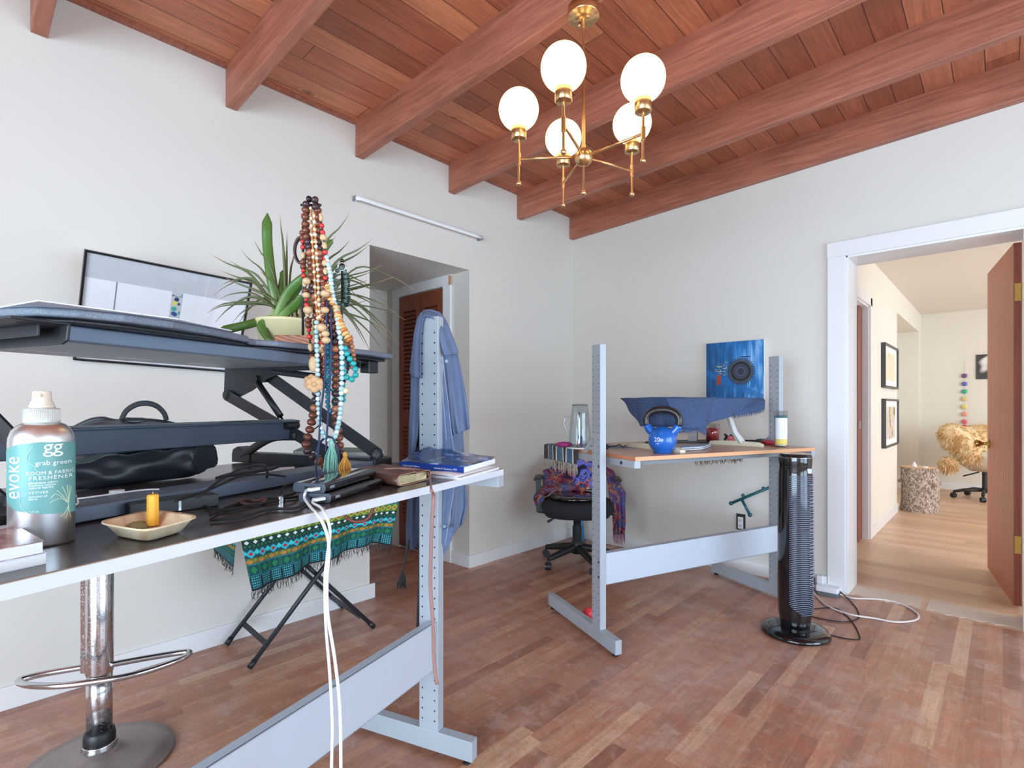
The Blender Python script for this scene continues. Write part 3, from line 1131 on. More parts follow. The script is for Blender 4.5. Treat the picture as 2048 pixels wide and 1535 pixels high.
def riser():
    t = thing('desk_riser', 'black height-adjustable desk riser with scissor arms standing on the foreground desk', 'desk riser', tuple(RB), RA)
    SPK, tt, b = nt('speckled_board')
    tc = N(tt, 'ShaderNodeTexCoord')
    nz = N(tt, 'ShaderNodeTexNoise', i_Scale=1500.0, i_Detail=1.0)
    tt.links.new(tc.outputs['Object'], nz.inputs['Vector'])
    tt.links.new(ramp(tt, nz.outputs['Fac'], [(0.38, rgb(70, 76, 86)), (0.66, rgb(140, 150, 166))]), b.inputs['Base Color'])
    setp(b, Roughness=0.38)
    UND = mat('riser_underside', rgb(176, 180, 190), 0.5, var=0.05)
    FASC = mat('riser_fascia', rgb(104, 118, 136), 0.4, 0.2, var=0.04)
    z1, z0 = 0.353, 0.338                     # board top / bottom above the desk
    outline = [(.095, .02), (.085, .003), (-.039, -.004), (-.12, .012), (-.19, .035), (-.31, .066), (-.352, .092), (-.375, .088), (-.405, .055), (-.52, .024), (-.617, .006), (-.70, .012),
               (-.76, .035), (-.798, .075), (-.815, .14), (-.82, .25), (-.82, .58), (-.79, .61), (.065, .61), (.095, .58)]
    f = MB()
    f.prism(outline[::-1], z0, z1, axis=2)
    f.build('board', SPK, t, bevel=0.004, bseg=3)
    f = MB()
    f.prism([(x * 0.985 - 0.005, max(y, 0.02) * 0.97 + 0.014) for x, y in outline][::-1], z0 - 0.008, z0 - 0.0005, axis=2)
    f.build('under_panel', BLACKM, t, bevel=0.003)
    f = MB(); f.box(-.74, .02, .10, .60, z0 - 0.020, z0 - 0.0085)
    f.build('underside_plate', UND, t)
    f = MB()
    f.box(-.768, -.03, .072, .098, z0 - 0.036, z0 - 0.0085)
    f.build('front_channel', FASC, t, bevel=0.003)
    f = MB()
    f.box(.028, .075, .05, .085, z0 - 0.045, z0 - 0.0085)
    f.build('tray_hinge', BLACKM, t, bevel=0.003)

    Z = lambda z: z - TOP1
    # linkages: right (x = 0) and left (x = -0.75)
    for x0, sg in ((0.0, 1), (-0.80, -1)):
        br = MB()
        poly = [(.63, Z(1.283)), (.06, Z(1.283)), (.06, Z(1.262)), (.35, Z(1.26)), (.44, Z(1.235)), (.50, Z(1.20)), (.60, Z(1.163)), (.635, Z(1.17))]
        br.prism(poly, x0 - .002, x0 + .002, axis=0)
        br.prism([(.63, Z(1.283)), (.06, Z(1.283)), (.06, Z(1.279)), (.63, Z(1.279))], x0 - .03, x0 + .03, axis=0)
        bo = br.build('top_bracket', BLACKM, t, bevel=0.001)
        for (y, z, r_, l_) in ((.607, 1.184, .011, .03), (.48, 1.238, .011, .035)):
            MB().cyl((x0, y, Z(z)), r_, -0.012, l_, 18, axis=(sg, 0, 0)).build('pivot_pin', BLACKP, bo)
        def arm(a, b_, wd, off, nm='scissor_arm', mm=None):
            m = MB()
            A, B = Vector((x0 + off, a[0], Z(a[1]))), Vector((x0 + off, b_[0], Z(b_[1])))
            m.bar(A, B, 0.005, wd, up=(0, (B - A).z, -(B - A).y))
            m.cyl(A, wd / 2, -0.0025, 0.0025, 20, axis=(1, 0, 0))
            m.cyl(B, wd / 2, -0.0025, 0.0025, 20, axis=(1, 0, 0))
            return m.build(nm, mm or BLACKM, t)
        a1 = arm((.607, 1.184), (.13, .985), .036, -.012)
        a2 = arm((.44, 1.245), (.0075, 1.004), .038, .012)
        MB().cyl((x0 + .012, .0075, Z(1.004)), .0135, -0.006, 0.014, 18, axis=(sg, 0, 0)).build('pivot_pin', CHROME, a2)
        # swinging rear strut
        m = MB()
        m.tube(smooth([(x0 - .014, .30, Z(1.052)), (x0 - .014, .40, Z(1.045)), (x0 - .014, .50, Z(1.0)), (x0 - .014, .545, Z(.985))], 5), 0.014, 8, flat=((1, 0, 0), 0.25))
        m.build('rear_strut', BLACKM, t)
        m = MB()
        m.cyl((x0 - .02, .318, Z(1.086)), .012, -0.02, 0.03, 16, axis=(1, 0, 0))
        m.build('centre_pivot', BLACKP, t)
        g = MB()
        A, B, C_ = Vector((x0 - .004, .475, Z(1.225))), Vector((x0 - .004, .375, Z(1.115))), Vector((x0 - .004, .335, Z(1.065)))
        g.tube([A, B], 0.0105, 12)
        gs = g.build('gas_spring', BLACKP, t)
        MB().tube([B, C_], 0.004, 10).build('piston_rod', BLACKG, gs)
        # base rail
        m = MB()
        m.box(x0 - .012, x0 + .028, .02, .50, 0.002, 0.036)
        m.prism([(.50, .002), (.50, .03), (.555, .055), (.575, .045), (.58, .03), (.58, .002)], x0 - .016, x0 + .03, axis=0)
        br_ = m.build('base_rail', BLACKM, t, bevel=0.002)
        for y in (.52, .555):
            MB().cyl((x0 + sg * .03, y, .022), .005, -0.001, 0.003, 10, axis=(sg, 0, 0)).build('screw', CHROME, br_)
        m = MB()
        m.prism([(x0 - .012 * sg, .0), (x0 + .075 * sg, .0), (x0 + .095 * sg, .02), (x0 + .095 * sg, .07), (x0 + .05 * sg, .10), (x0 - .012 * sg, .10)][::sg], 0.0, 0.033, axis=2)
        m.build('end_cap', BLACKP, t, bevel=0.004)
        m = MB()
        m.bar((x0 + .012, .0075, Z(1.006)), (x0 + .012, .02, .02), .006, .03)
        m.build('base_lug', BLACKM, t)
    f = MB()
    f.box(-.805, .01, .325, .34, Z(1.042), Z(1.102))
    f.prism([(.305, Z(1.102)), (.34, Z(1.106)), (.34, Z(1.100)), (.305, Z(1.096))], -.805, .01, axis=0)
    f.build('cross_bar', mat('bar_blueblack', rgb(70, 80, 94), 0.4, 0.2, var=0.05), t, bevel=0.002)
    f = MB()
    f.box(-.812, -.012, .005, .085, 0.003, 0.028)
    f.build('front_bar', FASC, t, bevel=0.002)
    f = MB(); f.tube(smooth([(.02, .38, Z(1.255)), (.03, .24, Z(1.23)), (.03, .18, Z(1.15)), (.02, .28, Z(1.06)), (-.01, .32, Z(1.06))], 6), 0.002, 6)
    f.build('release_cable', RUBBER, t)
    f = MB(); f.cyl((.006, .36, Z(1.255)), .011, -0.12, 0.06, 16, axis=(0, 1, 0.12))
    f.build('release_cylinder', BLACKM, t)
    # left bracket seen under the board near the lens
    f = MB()
    f.prism([(.03, Z(1.285)), (.42, Z(1.285)), (.42, Z(1.25)), (.05, Z(1.25)), (.035, Z(1.256))], -.775, -.77, axis=0)
    f.prism([(.03, Z(1.285)), (.42, Z(1.285)), (.42, Z(1.28)), (.03, Z(1.28))], -.85, -.77, axis=0)
    lb = f.build('side_bracket', BLACKM, t, bevel=0.002)
    for y in (.07, .10):
        MB().cyl((-.77, y, Z(1.266)), .006, -0.001, 0.004, 14, axis=(1, 0, 0)).build('screw', BLACKG, lb)
    for k in range(3):
        MB().box(-.62 + k * .2, -.53 + k * .2, .50, .506, z0 - .0206, z0 - .02).build('cable_slot', WHITEP, t)
    return t
RISER = riser()
BT = TOP1 + 0.353                      # top of the riser board


def RW(x, y, z=0.0):
    """riser local plan position -> world, z above the desk"""
    return RM @ Vector((x, y, z))


# paper sheets on the left of the board
f = MB(RM)
f.prism([(-.82, .02), (-.62, -.012), (-.47, .03), (-.45, .30), (-.80, .34)][::-1], .3535, .3555, axis=2)
tag(f.build('paper_sheet', mat('sheet_paper', rgb(226, 228, 240), 0.6)), 'loose white paper sheets lying on the left of the riser board', 'paper')


# plant -------------------------------------------------------------
def plant():
    base = RW(-.069, .285, .3535)
    t = thing('potted_plant', 'spiky green houseplant in a pale yellow pot on the riser board', 'plant', tuple(base))
    POT = mat('pot_cream', rgb(232, 220, 172), 0.4, var=0.03)
    dpt = (base.x * _fw[0] + base.y * _fw[1])
    r = 0.088
    f = MB()
    f.lathe([(0, 0), (r * .80, 0), (r * .97, .088), (r, .09), (r, .098), (r * .93, .098), (r * .9, .085), (0, .085)], (0, 0, 0), 40)
    f.build('pot', POT, t)
    MB().lathe([(0, .088), (r * .9, .086)], (0, 0, 0), 24).build('soil', mat('soil', rgb(140, 116, 92), 0.95, var=0.3, scale=200, bump=.6), t)
    GR, tt, b = nt('leaf_green')
    u, v = uvnodes(tt)
    st = M_(tt, 'SINE', M_(tt, 'MULTIPLY', u, 60.0))
    c = ramp(tt, v, [(0.0, rgb(150, 178, 112)), (0.35, rgb(72, 108, 42)), (1.0, rgb(60, 94, 34))])
    tt.links.new(mixc(tt, M_(tt, 'MULTIPLY', M_(tt, 'MAXIMUM', st, 0.0), 0.25), c, rgb(150, 180, 90)), b.inputs['Base Color'])
    setp(b, Roughness=0.38)
    GR2, tt, b = nt('blade_green')
    u, v = uvnodes(tt)
    e = M_(tt, 'ABSOLUTE', M_(tt, 'SUBTRACT', u, 0.5))
    c = mixc(tt, ramp(tt, e, [(0.3, (0, 0, 0, 1)), (0.45, (1, 1, 1, 1))]), rgb(88, 104, 60), rgb(98, 58, 52))
    c = mixc(tt, ramp(tt, v, [(0.75, (0, 0, 0, 1)), (1.0, (1, 1, 1, 1))]), c, rgb(170, 130, 108))
    tt.links.new(c, b.inputs['Base Color'])
    setp(b, Roughness=0.5)
    org = base

    def blade(pts, w0, m, wprof, bend=0.15, name='leaf'):
        P = smooth([Vector(p) - org for p in pts], 6)
        n = len(P)
        rows = []
        for i, p in enumerate(P):
            tng = (P[min(i + 1, n - 1)] - P[max(i - 1, 0)]).normalized()
            view = (p + org - Vector((0, 0, CAMH))).normalized()
            sd = tng.cross(Vector((view.x, view.y, 0.25)).normalized()).normalized()
            up = sd.cross(tng).normalized()
            s = i / (n - 1)
            w_ = w0 * wprof(s)
            rows.append([p - sd * w_ + up * (w_ * bend * 2), p - sd * w_ * .5 + up * w_ * bend * .5, p, p + sd * w_ * .5 + up * w_ * bend * .5, p + sd * w_ + up * (w_ * bend * 2)])
        MB().sheet(rows).build(name, m, t, solid=0.0008)

    # measured silhouettes: (px, py, depth)
    def D(*L):
        return [atd(u, v, dpt + d) for (u, v, d) in L]
    wide = lambda s: (0.55 + 0.45 * math.sin(math.pi * min(1, s * 1.25)) if s < .9 else 0.75 * max(0.05, (1 - s) / .1))
    wtip = lambda s: (0.35 + 0.65 * min(1, s * 3.2)) * (1 if s < 0.86 else max(0.12, (1 - s) / 0.14))
    blade(D((551, 640, 0), (549, 595, -.01), (541, 545, -.01), (535, 490, 0), (534, 455, 0), (535, 426, .01)), 0.0145, GR, wtip)
    blade(D((552, 635, -.02), (575, 590, -.03), (600, 560, -.04), (625, 535, -.03)), 0.016, GR, wide)
    blade(D((555, 632, .01), (585, 590, .02), (605, 560, .03), (650, 500, .06), (665, 478, .08)), 0.013, GR, wide)
    blade(D((545, 632, -.02), (510, 645, -.06), (470, 655, -.10), (437, 662, -.14)), 0.012, GR, wtip)
    blade(D((553, 638, -.05), (530, 645, -.08), (524, 655, -.09), (535, 676, -.10), (543, 682, -.1)), 0.013, GR, wide)
    blade(D((556, 632, .0), (560, 590, .0), (565, 540, .02)), 0.011, GR, wide)
    blade(D((560, 635, -.02), (590, 610, -.04), (603, 590, -.05)), 0.014, GR, wide)
    blade(D((556, 640, .03), (610, 640, .1), (670, 620, .13), (765, 591, .15)), 0.005, GR2, lambda s: max(.1, 1 - s))
    rnd = random.Random(5)
    ends = [(425, 510), (440, 540), (428, 590), (415, 625), (420, 620), (436, 600), (440, 572), (452, 556), (458, 520), (430, 645), (482, 500), (508, 480), (560, 430), (574, 462), (568, 492),
            (476, 650), (463, 648), (520, 540), (505, 560), (700, 425), (745, 478), (738, 490), (765, 530), (790, 553), (830, 580), (812, 640), (800, 690), (782, 680), (770, 665),
            (790, 625), (775, 600), (765, 650), (750, 540), (770, 560), (785, 700), (765, 700), (745, 712), (760, 620), (735, 560), (720, 600), (700, 480), (672, 470), (715, 660), (730, 690), (590, 500), (565, 470), (700, 640), (750, 580)]
    def thin(i, e, ctr):
        u, v = e
        dd = rnd.uniform(-.12, .16)
        mu, mv = (ctr[0] + u) / 2, min(ctr[1], v) - rnd.uniform(8, 45) * (1.0 if v > 560 else 0.2) + (0 if v > 560 else (ctr[1] - v) * .35)
        q = (ctr[0] * .8 + u * .2, ctr[1] - (25 if v > 560 else 35), dd * .2)
        blade(D((ctr[0] + rnd.uniform(-8, 8), ctr[1], 0), q, (mu, mv, dd * .6), ((mu + u * 1.6) / 2.6, (mv + v * 1.3) / 2.3 - (6 if v > 560 else 0), dd * .85), (u, v, dd)), rnd.uniform(.0024, .0038), GR2,
              lambda s: 1.0 if s < .5 else max(.08, (1 - s) / .5), name='leaf')
    for i, e in enumerate(ends):
        thin(i, e, (585 + (12 if e[0] > 620 else -12), 636))
    stem = MB()
    stem.lathe([(0.02, .08), (0.026, .10), (0.018, .125), (0.008, .14), (0, .145)], tuple(D((551, 640, 0))[0] - org - Vector((0, 0, .105))), 18)
    stem.build('bulb', mat('bulb_green', rgb(166, 180, 128), 0.5, var=.15), t)
    stem = MB()
    for k in range(9):
        a = D((585 + rnd.uniform(-18, 20), 640, rnd.uniform(-.02, .02)))[0] - org
        b = a + Vector((rnd.uniform(-.012, .012), rnd.uniform(-.012, .012), rnd.uniform(.05, .085)))
        stem.tube([a, b], [0.005, 0.003], 6)
    stem.build('stem', mat('dry_stem', rgb(150, 128, 92), 0.8, var=.3), t)
plant()


# jewellery stand and necklaces ------------------------------------------
def jewellery():
    sp = RW(-.30, .155, .3535)
    d0 = 1.43
    t = thing('jewellery_stand', 'black metal necklace stand on a wedge of striped wood on the riser board', 'jewellery stand', (0, 0, 0))
    P = lambda u, v, dd=0: atd(u, v, d0 + dd)
    ZW, tt, b = nt('striped_wood')
    tc = N(tt, 'ShaderNodeTexCoord')
    mp = N(tt, 'ShaderNodeMapping'); mp.inputs['Rotation'].default_value = (0.2, 0.3, 0.4); mp.inputs['Scale'].default_value = (30, 30, 130)
    tt.links.new(tc.outputs['Object'], mp.inputs[0])
    wv = N(tt, 'ShaderNodeTexWave', i_Scale=0.8, i_Distortion=3.0); tt.links.new(mp.outputs[0], wv.inputs[0])
    tt.links.new(ramp(tt, wv.outputs['Fac'], [(0.2, rgb(140, 78, 48)), (0.7, rgb(196, 124, 80))]), b.inputs['Base Color'])
    a, b_, c, d = P(549, 666, -.03), P(705, 690, -.03), P(700, 690, .07), P(556, 666, .07)
    f = MB()
    zt, zb = BT + 0.028, BT + 0.0006
    A2, B2 = a.xy, b_.xy
    f.prism([A2, B2, c.xy, d.xy], zb, zt, axis=2)
    f.build('wooden_base', ZW, t, bevel=0.002)
    px = P(606, 560)
    f = MB()
    f.tube([(px.x, px.y, zt - .002), (px.x, px.y, BT + .33)], 0.0035, 10)
    f.build('tall_post', BLACKM, t)
    q = P(684, 600)
    topz = P(684, 524).z
    f = MB(); f.tube([(q.x, q.y, zt - .002), (q.x, q.y, topz)], 0.0028, 10)
    f.build('short_post', BLACKM, t)
    MB().ball((q.x, q.y, topz + .004), 0.0058, 14, 8).ball((q.x, q.y, topz - .010), 0.008, 14, 8).build('ball_finial', BLACKG, t)
    top = P(622, 404)
    f = MB(); f.tube([(px.x, px.y, BT + .33), top - Vector((0, 0, .012))], 0.0035, 8)
    a1 = top - Vector((_rt[0], _rt[1], 0)) * .028 - Vector((0, 0, .008)); a2 = top + Vector((_rt[0], _rt[1], 0)) * .028 - Vector((0, 0, .008))
    f.tube([a1, a2], 0.0035, 8)
    f.build('top_arm', BLACKM, t)

    # bead materials
    bm = {
        'brown': mat('bead_brown', rgb(112, 62, 46), 0.25, var=.25, scale=90),
        'dark': mat('bead_dark', rgb(66, 44, 48), 0.3, var=.25, scale=90),
        'copper': mat('bead_copper', rgb(166, 104, 74), 0.25, var=.2, scale=90),
        'red': mat('bead_red', rgb(206, 56, 50), 0.3, var=.1),
        'cream': mat('bead_cream', rgb(224, 200, 162), 0.45, var=.1, scale=90),
        'bone': mat('bead_bone', rgb(206, 172, 130), 0.5, var=.2, scale=160),
        'amber': mat('bead_amber', rgb(196, 124, 62), 0.2, var=.15),
        'honey': mat('bead_honey', rgb(214, 174, 112), 0.25, var=.15),
        'turq': mat('bead_turquoise', rgb(38, 158, 158), 0.3, var=.15),
        'blue': mat('bead_blue', rgb(44, 140, 178), 0.3, var=.15),
        'aqua': mat('bead_aqua', rgb(170, 204, 208), 0.12, var=.08),
        'clear': mat('bead_clear', rgb(214, 224, 230), 0.08, var=.05),
        'green': mat('bead_moss', rgb(84, 116, 104), 0.35, var=.3, scale=120),
        'dgreen': mat('bead_dark_green', rgb(38, 66, 64), 0.3, var=.3, scale=120),
        'black': mat('bead_black', rgb(22, 22, 24), 0.2),
        'navy': mat('cord_navy', rgb(44, 54, 86), 0.7, var=.5, scale=500),
    }
    depth = lambda v, dd: d0 + dd - (0.0 if v < 470 else min(1, (v - 470) / 190.0) * 0.118)

    def necklace(name, label, pts, seq, cords='black', loop=False, extra=None, dd=0.0, size=1.2):
        """pts [(u, v, [dd])]; seq list of (material, radius m, squash)"""
        th = thing(name, label, 'necklace', (0, 0, 0), group='necklaces on the jewellery stand')
        path = smooth([atd(p[0], p[1], depth(p[1], dd + (p[2] if len(p) > 2 else 0))) for p in pts], 8)
        fine = resample(path, 400)
        tot = sum((b - a).length for a, b in zip(fine, fine[1:]))
        groups, strand = {}, MB()
        s, k = 0.0, 0
        Ls = [0]
        for a, b in zip(fine, fine[1:]):
            Ls.append(Ls[-1] + (b - a).length)
        import bisect
        pos = 0.0
        while True:
            mt, r, sq = seq[k % len(seq)]
            r *= size
            pos += r * sq
            if pos > tot:
                break
            i = min(bisect.bisect(Ls, pos), len(fine) - 1)
            p = fine[i]
            ax = (fine[min(i + 3, 399)] - fine[max(i - 3, 0)]).normalized()
            groups.setdefault(mt, len(groups))
            strand.ball(p, r, 10 if r > .005 else 7, 6 if r > .005 else 5, (1, 1, sq), mi=groups[mt], axis=ax)
            pos += r * sq * 0.97
            k += 1
        MB().tube(path[::2], 0.0007, 4).build('cord', bm[cords], th)
        strand.build('bead_strand', [bm[mt] for mt in groups], th)
        if extra:
            extra(th)
        return th
    W = [('brown', .0098, .8)] * 5 + [('dark', .0098, .8)] * 2 + [('copper', .0098, .8)]

    def tassel(th, u, v0, v1, w, m, dd, n=60):
        f = MB()
        a = atd(u, v0, depth(v0, dd)); b = atd(u, v1, depth(v1, dd))
        f.tube([a + Vector((0, 0, .006)), a, a - Vector((0, 0, .008))], [.003, .006, .005], 8)
        for i in range(n):
            an = rnd2.uniform(0, 6.28); q = math.sqrt(rnd2.random())
            off = Vector((math.cos(an), math.sin(an), 0)) * w * q
            e = Vector((b.x, b.y, b.z)) + off + Vector((0, 0, rnd2.uniform(-.003, .006)))
            f.tube([a, a.lerp(e, .5) + off * .25, e], [.0012, .0012, .0006], 4, caps=False)
        f.build('tassel', m, th)
    rnd2 = random.Random(3)

    # long wooden mala
    necklace('bead_necklace', 'longest necklace of big round brown wooden beads ending in a mint tassel',
             [(612, 412, -.01), (611, 440), (613, 470), (620, 500), (625, 560), (632, 620), (640, 700), (645, 740), (634, 780), (630, 812), (624, 840), (617, 870), (612, 888), (618, 906), (632, 918), (648, 928),
              (660, 930)], W, 'navy', extra=lambda th: tassel(th, 663, 884, 942, .021, mat('tassel_mint', rgb(142, 196, 180), .8, var=.2, scale=200), -.028))
    necklace('bead_necklace', 'brown wooden bead strand running down the right of the bundle to the phone chargers',
             [(634, 412, -.012), (636, 440), (635, 480), (640, 520), (645, 570), (656, 600), (664, 650), (670, 690), (673, 740), (672, 790), (673, 830), (677, 870), (680, 900), (686, 930)],
             W, 'navy', dd=-.004)
    necklace('bead_necklace', 'short loop of dark round beads crowning the top of the necklace stand',
             [(612, 415), (614, 402), (622, 397), (632, 402), (634, 418), (626, 405, -.01)], [('dark', .0088, .85), ('black', .0075, .9)], dd=-.016)
    necklace('bead_necklace', 'twin strand of small cream and amber beads down the middle of the bundle',
             [(622, 412), (623, 450), (626, 500), (629, 550), (632, 600), (638, 650), (644, 690), (648, 715)], [('cream', .0044, 1.0), ('amber', .0030, .8), ('amber', .0030, .8), ('amber', .0030, .8), ('cream', .0042, 1.0), ('amber', .003, .8), ('amber', .003, .8)], dd=-.010)
    necklace('bead_necklace', 'strand of white and amber beads beside the cream ones in the bundle middle',
             [(630, 412), (629, 450), (633, 500), (636, 545), (638, 600), (641, 640)], [('clear', .0044, 1.0), ('amber', .0030, .8), ('amber', .003, .8), ('cream', .0042, 1), ('amber', .003, .8)], dd=-.013)

    def bone_extra(th):
        for (u, v, r_, h) in ((612, 590, .0085, .8), (613, 562, .009, .9), (616, 620, .0105, .85), (626, 728, .009, 1.9)):
            MB().ball(atd(u, v, depth(v, -.022)), r_ * 1.15, 10, 8, (1, 1, h)).build('carved_bead', bm['bone'], th)
        # carved flower pendants
        for (u, v, s_, dd) in ((623, 763, 1.0, -.018), (629, 768, 1.12, -.034)):
            c = atd(u, v, depth(v, dd))
            Mx = Matrix.Translation(c) @ Matrix.Rotation(AZ + R(14), 4, 'Z') @ Matrix.Rotation(R(90), 4, 'X')
            g = MB(Mx)
            for k in range(6):
                a = R(60 * k + 30)
                g.lathe([(0, -.0035), (.0075 * s_, -.003), (.0088 * s_, 0), (.0075 * s_, .003), (0, .0045)], (math.cos(a) * .0105 * s_, math.sin(a) * .0105 * s_, 0), 14)
            g.lathe([(0, .0015), (.006 * s_, .002), (.004 * s_, .0052), (0, .006)], (0, 0, 0), 14)
            g.build('flower_pendant', mat('carved_wood', rgb(204, 160, 116), .5, var=.15, scale=90), th)
    necklace('bead_necklace', 'necklace of red and carved bone beads with round flower-shaped wooden pendants',
             [(608, 425), (605, 460), (606, 500), (607, 545), (611, 580), (615, 625), (618, 660), (622, 700), (626, 735)],
             [('red', .0062, .95), ('black', .0025, .8), ('black', .0025, .8), ('bone', .0056, 1.6), ('black', .0025, .8), ('brown', .0075, .85), ('brown', .0075, .85), ('red', .005, .9), ('black', .0025, .8)], dd=.004, extra=bone_extra)
    necklace('bead_necklace', 'strand of red, striped and carved beads on the right side of the bundle top',
             [(640, 425), (645, 462), (650, 500), (651, 540), (650, 575), (648, 610), (645, 648), (641, 700)],
             [('bone', .0058, 1.7), ('black', .0025, .8), ('red', .006, .95), ('black', .003, .9), ('red', .0062, .9), ('bone', .0085, .95), ('black', .0025, .8)], dd=-.008)

    def carved(th):
        for (u, v, r_) in ((650, 587, .0105), (650, 620, .0095), (643, 655, .0115), (651, 667, .009), (652, 680, .010)):
            MB().ball(atd(u, v, depth(v, -.030)), r_ * 1.1, 12, 8, (1, 1, .8)).build('carved_bead', bm['bone'], th)
    necklace('bead_necklace', 'strand of brown seed beads with large knobbly carved beads near its foot',
             [(645, 560), (647, 600), (646, 640), (650, 690), (648, 740)], [('copper', .0035, .9), ('brown', .0045, .9)], dd=-.018, extra=carved)
    necklace('bead_necklace', 'strand of pale aqua glass beads hanging to the right of the wooden beads',
             [(652, 510), (660, 545), (664, 580), (672, 620), (678, 660), (683, 700), (684, 745), (682, 790), (680, 830), (672, 868), (664, 880)],
             [('aqua', .0058, .95), ('clear', .0055, .95)], dd=-.010, extra=None)
    necklace('bead_necklace', 'second pale aqua glass strand looping low beside the flower pendants',
             [(633, 640), (634, 700), (636, 760), (636, 800), (638, 830), (642, 855), (650, 872), (660, 882), (670, 874), (676, 850), (682, 820)],
             [('aqua', .0052, .95), ('clear', .0052, .95), ('aqua', .0056, .95)], dd=-.020)
    necklace('bead_necklace', 'thick strand of honey amber chips on the right of the bundle',
             [(655, 570), (662, 600), (672, 620), (680, 645), (690, 665), (700, 680)], [('honey', .0085, .45), ('amber', .0088, .4), ('honey', .0095, .45)], dd=-.008,
             extra=lambda th: tassel(th, 690, 908, 952, .018, mat('tassel_ochre', rgb(204, 146, 62), .8, var=.2, scale=200), -.03))
    necklace('bead_necklace', 'loop of bright turquoise beads drooping at the right of the bundle',
             [(688, 690), (696, 712), (706, 725), (712, 745), (706, 757), (696, 757), (688, 745), (684, 728)], [('turq', .0066, .95)], dd=-.004)
    necklace('bead_necklace', 'narrow blue bead loop hanging behind the navy cords',
             [(657, 660), (656, 700), (655, 740), (655, 790), (657, 815), (664, 822), (669, 812), (668, 770), (668, 720), (666, 680)], [('blue', .0055, .95), ('turq', .0055, .95)], dd=.004)
    necklace('bead_necklace', 'strand of dark seed beads ending in a white stone on the right',
             [(690, 690), (694, 715), (696, 735), (690, 752), (688, 765)], [('black', .0038, .9)], dd=.0,
             extra=lambda th: MB().ball(atd(691, 781, depth(781, -.004)), .0085, 14, 8).build('white_stone', bm['cream'], th))
    necklace('bead_necklace', 'strand of small copper beads behind the turquoise loop',
             [(700, 672), (706, 700), (708, 725), (703, 735)], [('copper', .005, .9)], dd=.008)
    necklace('bead_necklace', 'short teal bead strand showing below the white stone',
             [(684, 640), (683, 700), (684, 740), (687, 790), (686, 803)], [('turq', .0055, .95)], dd=.008)
    # navy braided cords with a big loop at the bottom
    th = thing('cord_necklace', 'navy braided cord necklace with a wide loop resting at the desk', 'necklace', (0, 0, 0))
    for pts in ([(654, 600), (652, 680), (649, 760), (641, 830), (637, 900), (632, 930), (634, 955), (646, 968), (664, 964)],
                [(662, 610), (662, 690), (660, 760), (656, 830), (653, 880), (652, 905)],
                [(632, 905, .02), (640, 885, .02), (655, 873, .01), (668, 880), (677, 905), (680, 935), (676, 958), (662, 968), (646, 966)]):
        f = MB()
        f.tube(smooth([atd(p[0], p[1], depth(p[1], -.024 + (p[2] if len(p) > 2 else 0))) for p in pts], 6), 0.0027, 7)
        f.build('braided_cord', bm['navy'], th)
    # green stone bracelets on the short post
    for i, (pts, lab) in enumerate([
            ([(682, 535), (672, 545), (668, 565), (669, 590), (676, 605), (684, 610), (690, 598), (692, 570), (690, 545), (684, 536)], 'loop of moss-green stone beads on the short post, nearest the wooden beads'),
            ([(685, 535), (692, 545), (697, 560), (698, 585), (697, 605), (692, 612), (687, 590), (688, 560), (686, 540)], 'loop of darker green beads hanging right of the short post')]):
        th = thing('bead_bracelet', lab, 'bracelet', (0, 0, 0))
        path = resample(smooth([atd(u, v, d0 - .012 + .012 * i) for u, v in pts], 6), 60)
        tot = sum((b - a).length for a, b in zip(path, path[1:]))
        r_ = .0062 - .0012 * i
        n = int(tot / (2 * r_ * .97))
        f = MB()
        for p in resample(path, n):
            f.ball(p, r_, 9, 6)
        f.build('bead_ring', bm['green' if i == 0 else 'dgreen'], th)
    # silver ring and dark bangle
    cc = atd(684, 533, d0 - .016)
    f = MB(); f.tube([cc + Vector((_rt[0], _rt[1], 0)) * (math.cos(a) * .0115) + Vector((0, 0, 1)) * (math.sin(a) * .0105) for a in [R(18 * k) for k in range(20)]], 0.0014, 8, closed=True)
    tag(f.build('silver_ring', CHROME), 'silver ring slipped over the ball end of the short post', 'ring')
    cc = atd(601, 500, d0 - .004)
    f = MB()
    for q in range(2):
        f.tube([cc + Vector((_rt[0], _rt[1], 0)) * (math.cos(a) * .017) + Vector((0, 0, 1)) * (math.sin(a) * (.036 - .004 * q)) + Vector((_fw[0], _fw[1], 0)) * .006 * q for a in [R(15 * k) for k in range(24)]], 0.0032, 8, closed=True)
    tag(f.build('leather_bangle', mat('bangle_brown', rgb(72, 48, 42), .5, var=.3, scale=90)), 'dark brown leather bangle hanging left of the necklace bundle', 'bangle')
jewellery()
# ------------------------------------------------------------------ things on the foreground desk
def para(mb, A, B, C, z0, z1, rnd=0.0, mi=0):
    """box on a parallelogram footprint A-B-C-(A+C-B), optionally with rounded plan corners"""
    A, B, C = Vector(A).xy, Vector(B).xy, Vector(C).xy
    D = A + C - B
    pts = [A, B, C, D]
    if rnd:
        out = []
        for i in range(4):
            p, a, b = pts[i], pts[i - 1], pts[(i + 1) % 4]
            u, v = (a - p).normalized() * rnd, (b - p).normalized() * rnd
            for k in range(5):
                t = k / 4
                out.append(p + u * (1 - t) ** 2 + v * t ** 2)
        pts = out
    ar = sum(pts[i].x * pts[(i + 1) % len(pts)].y - pts[(i + 1) % len(pts)].x * pts[i].y for i in range(len(pts)))
    if ar < 0:
        pts = pts[::-1]
    return mb.prism(pts, z0, z1, axis=2, mi=mi)


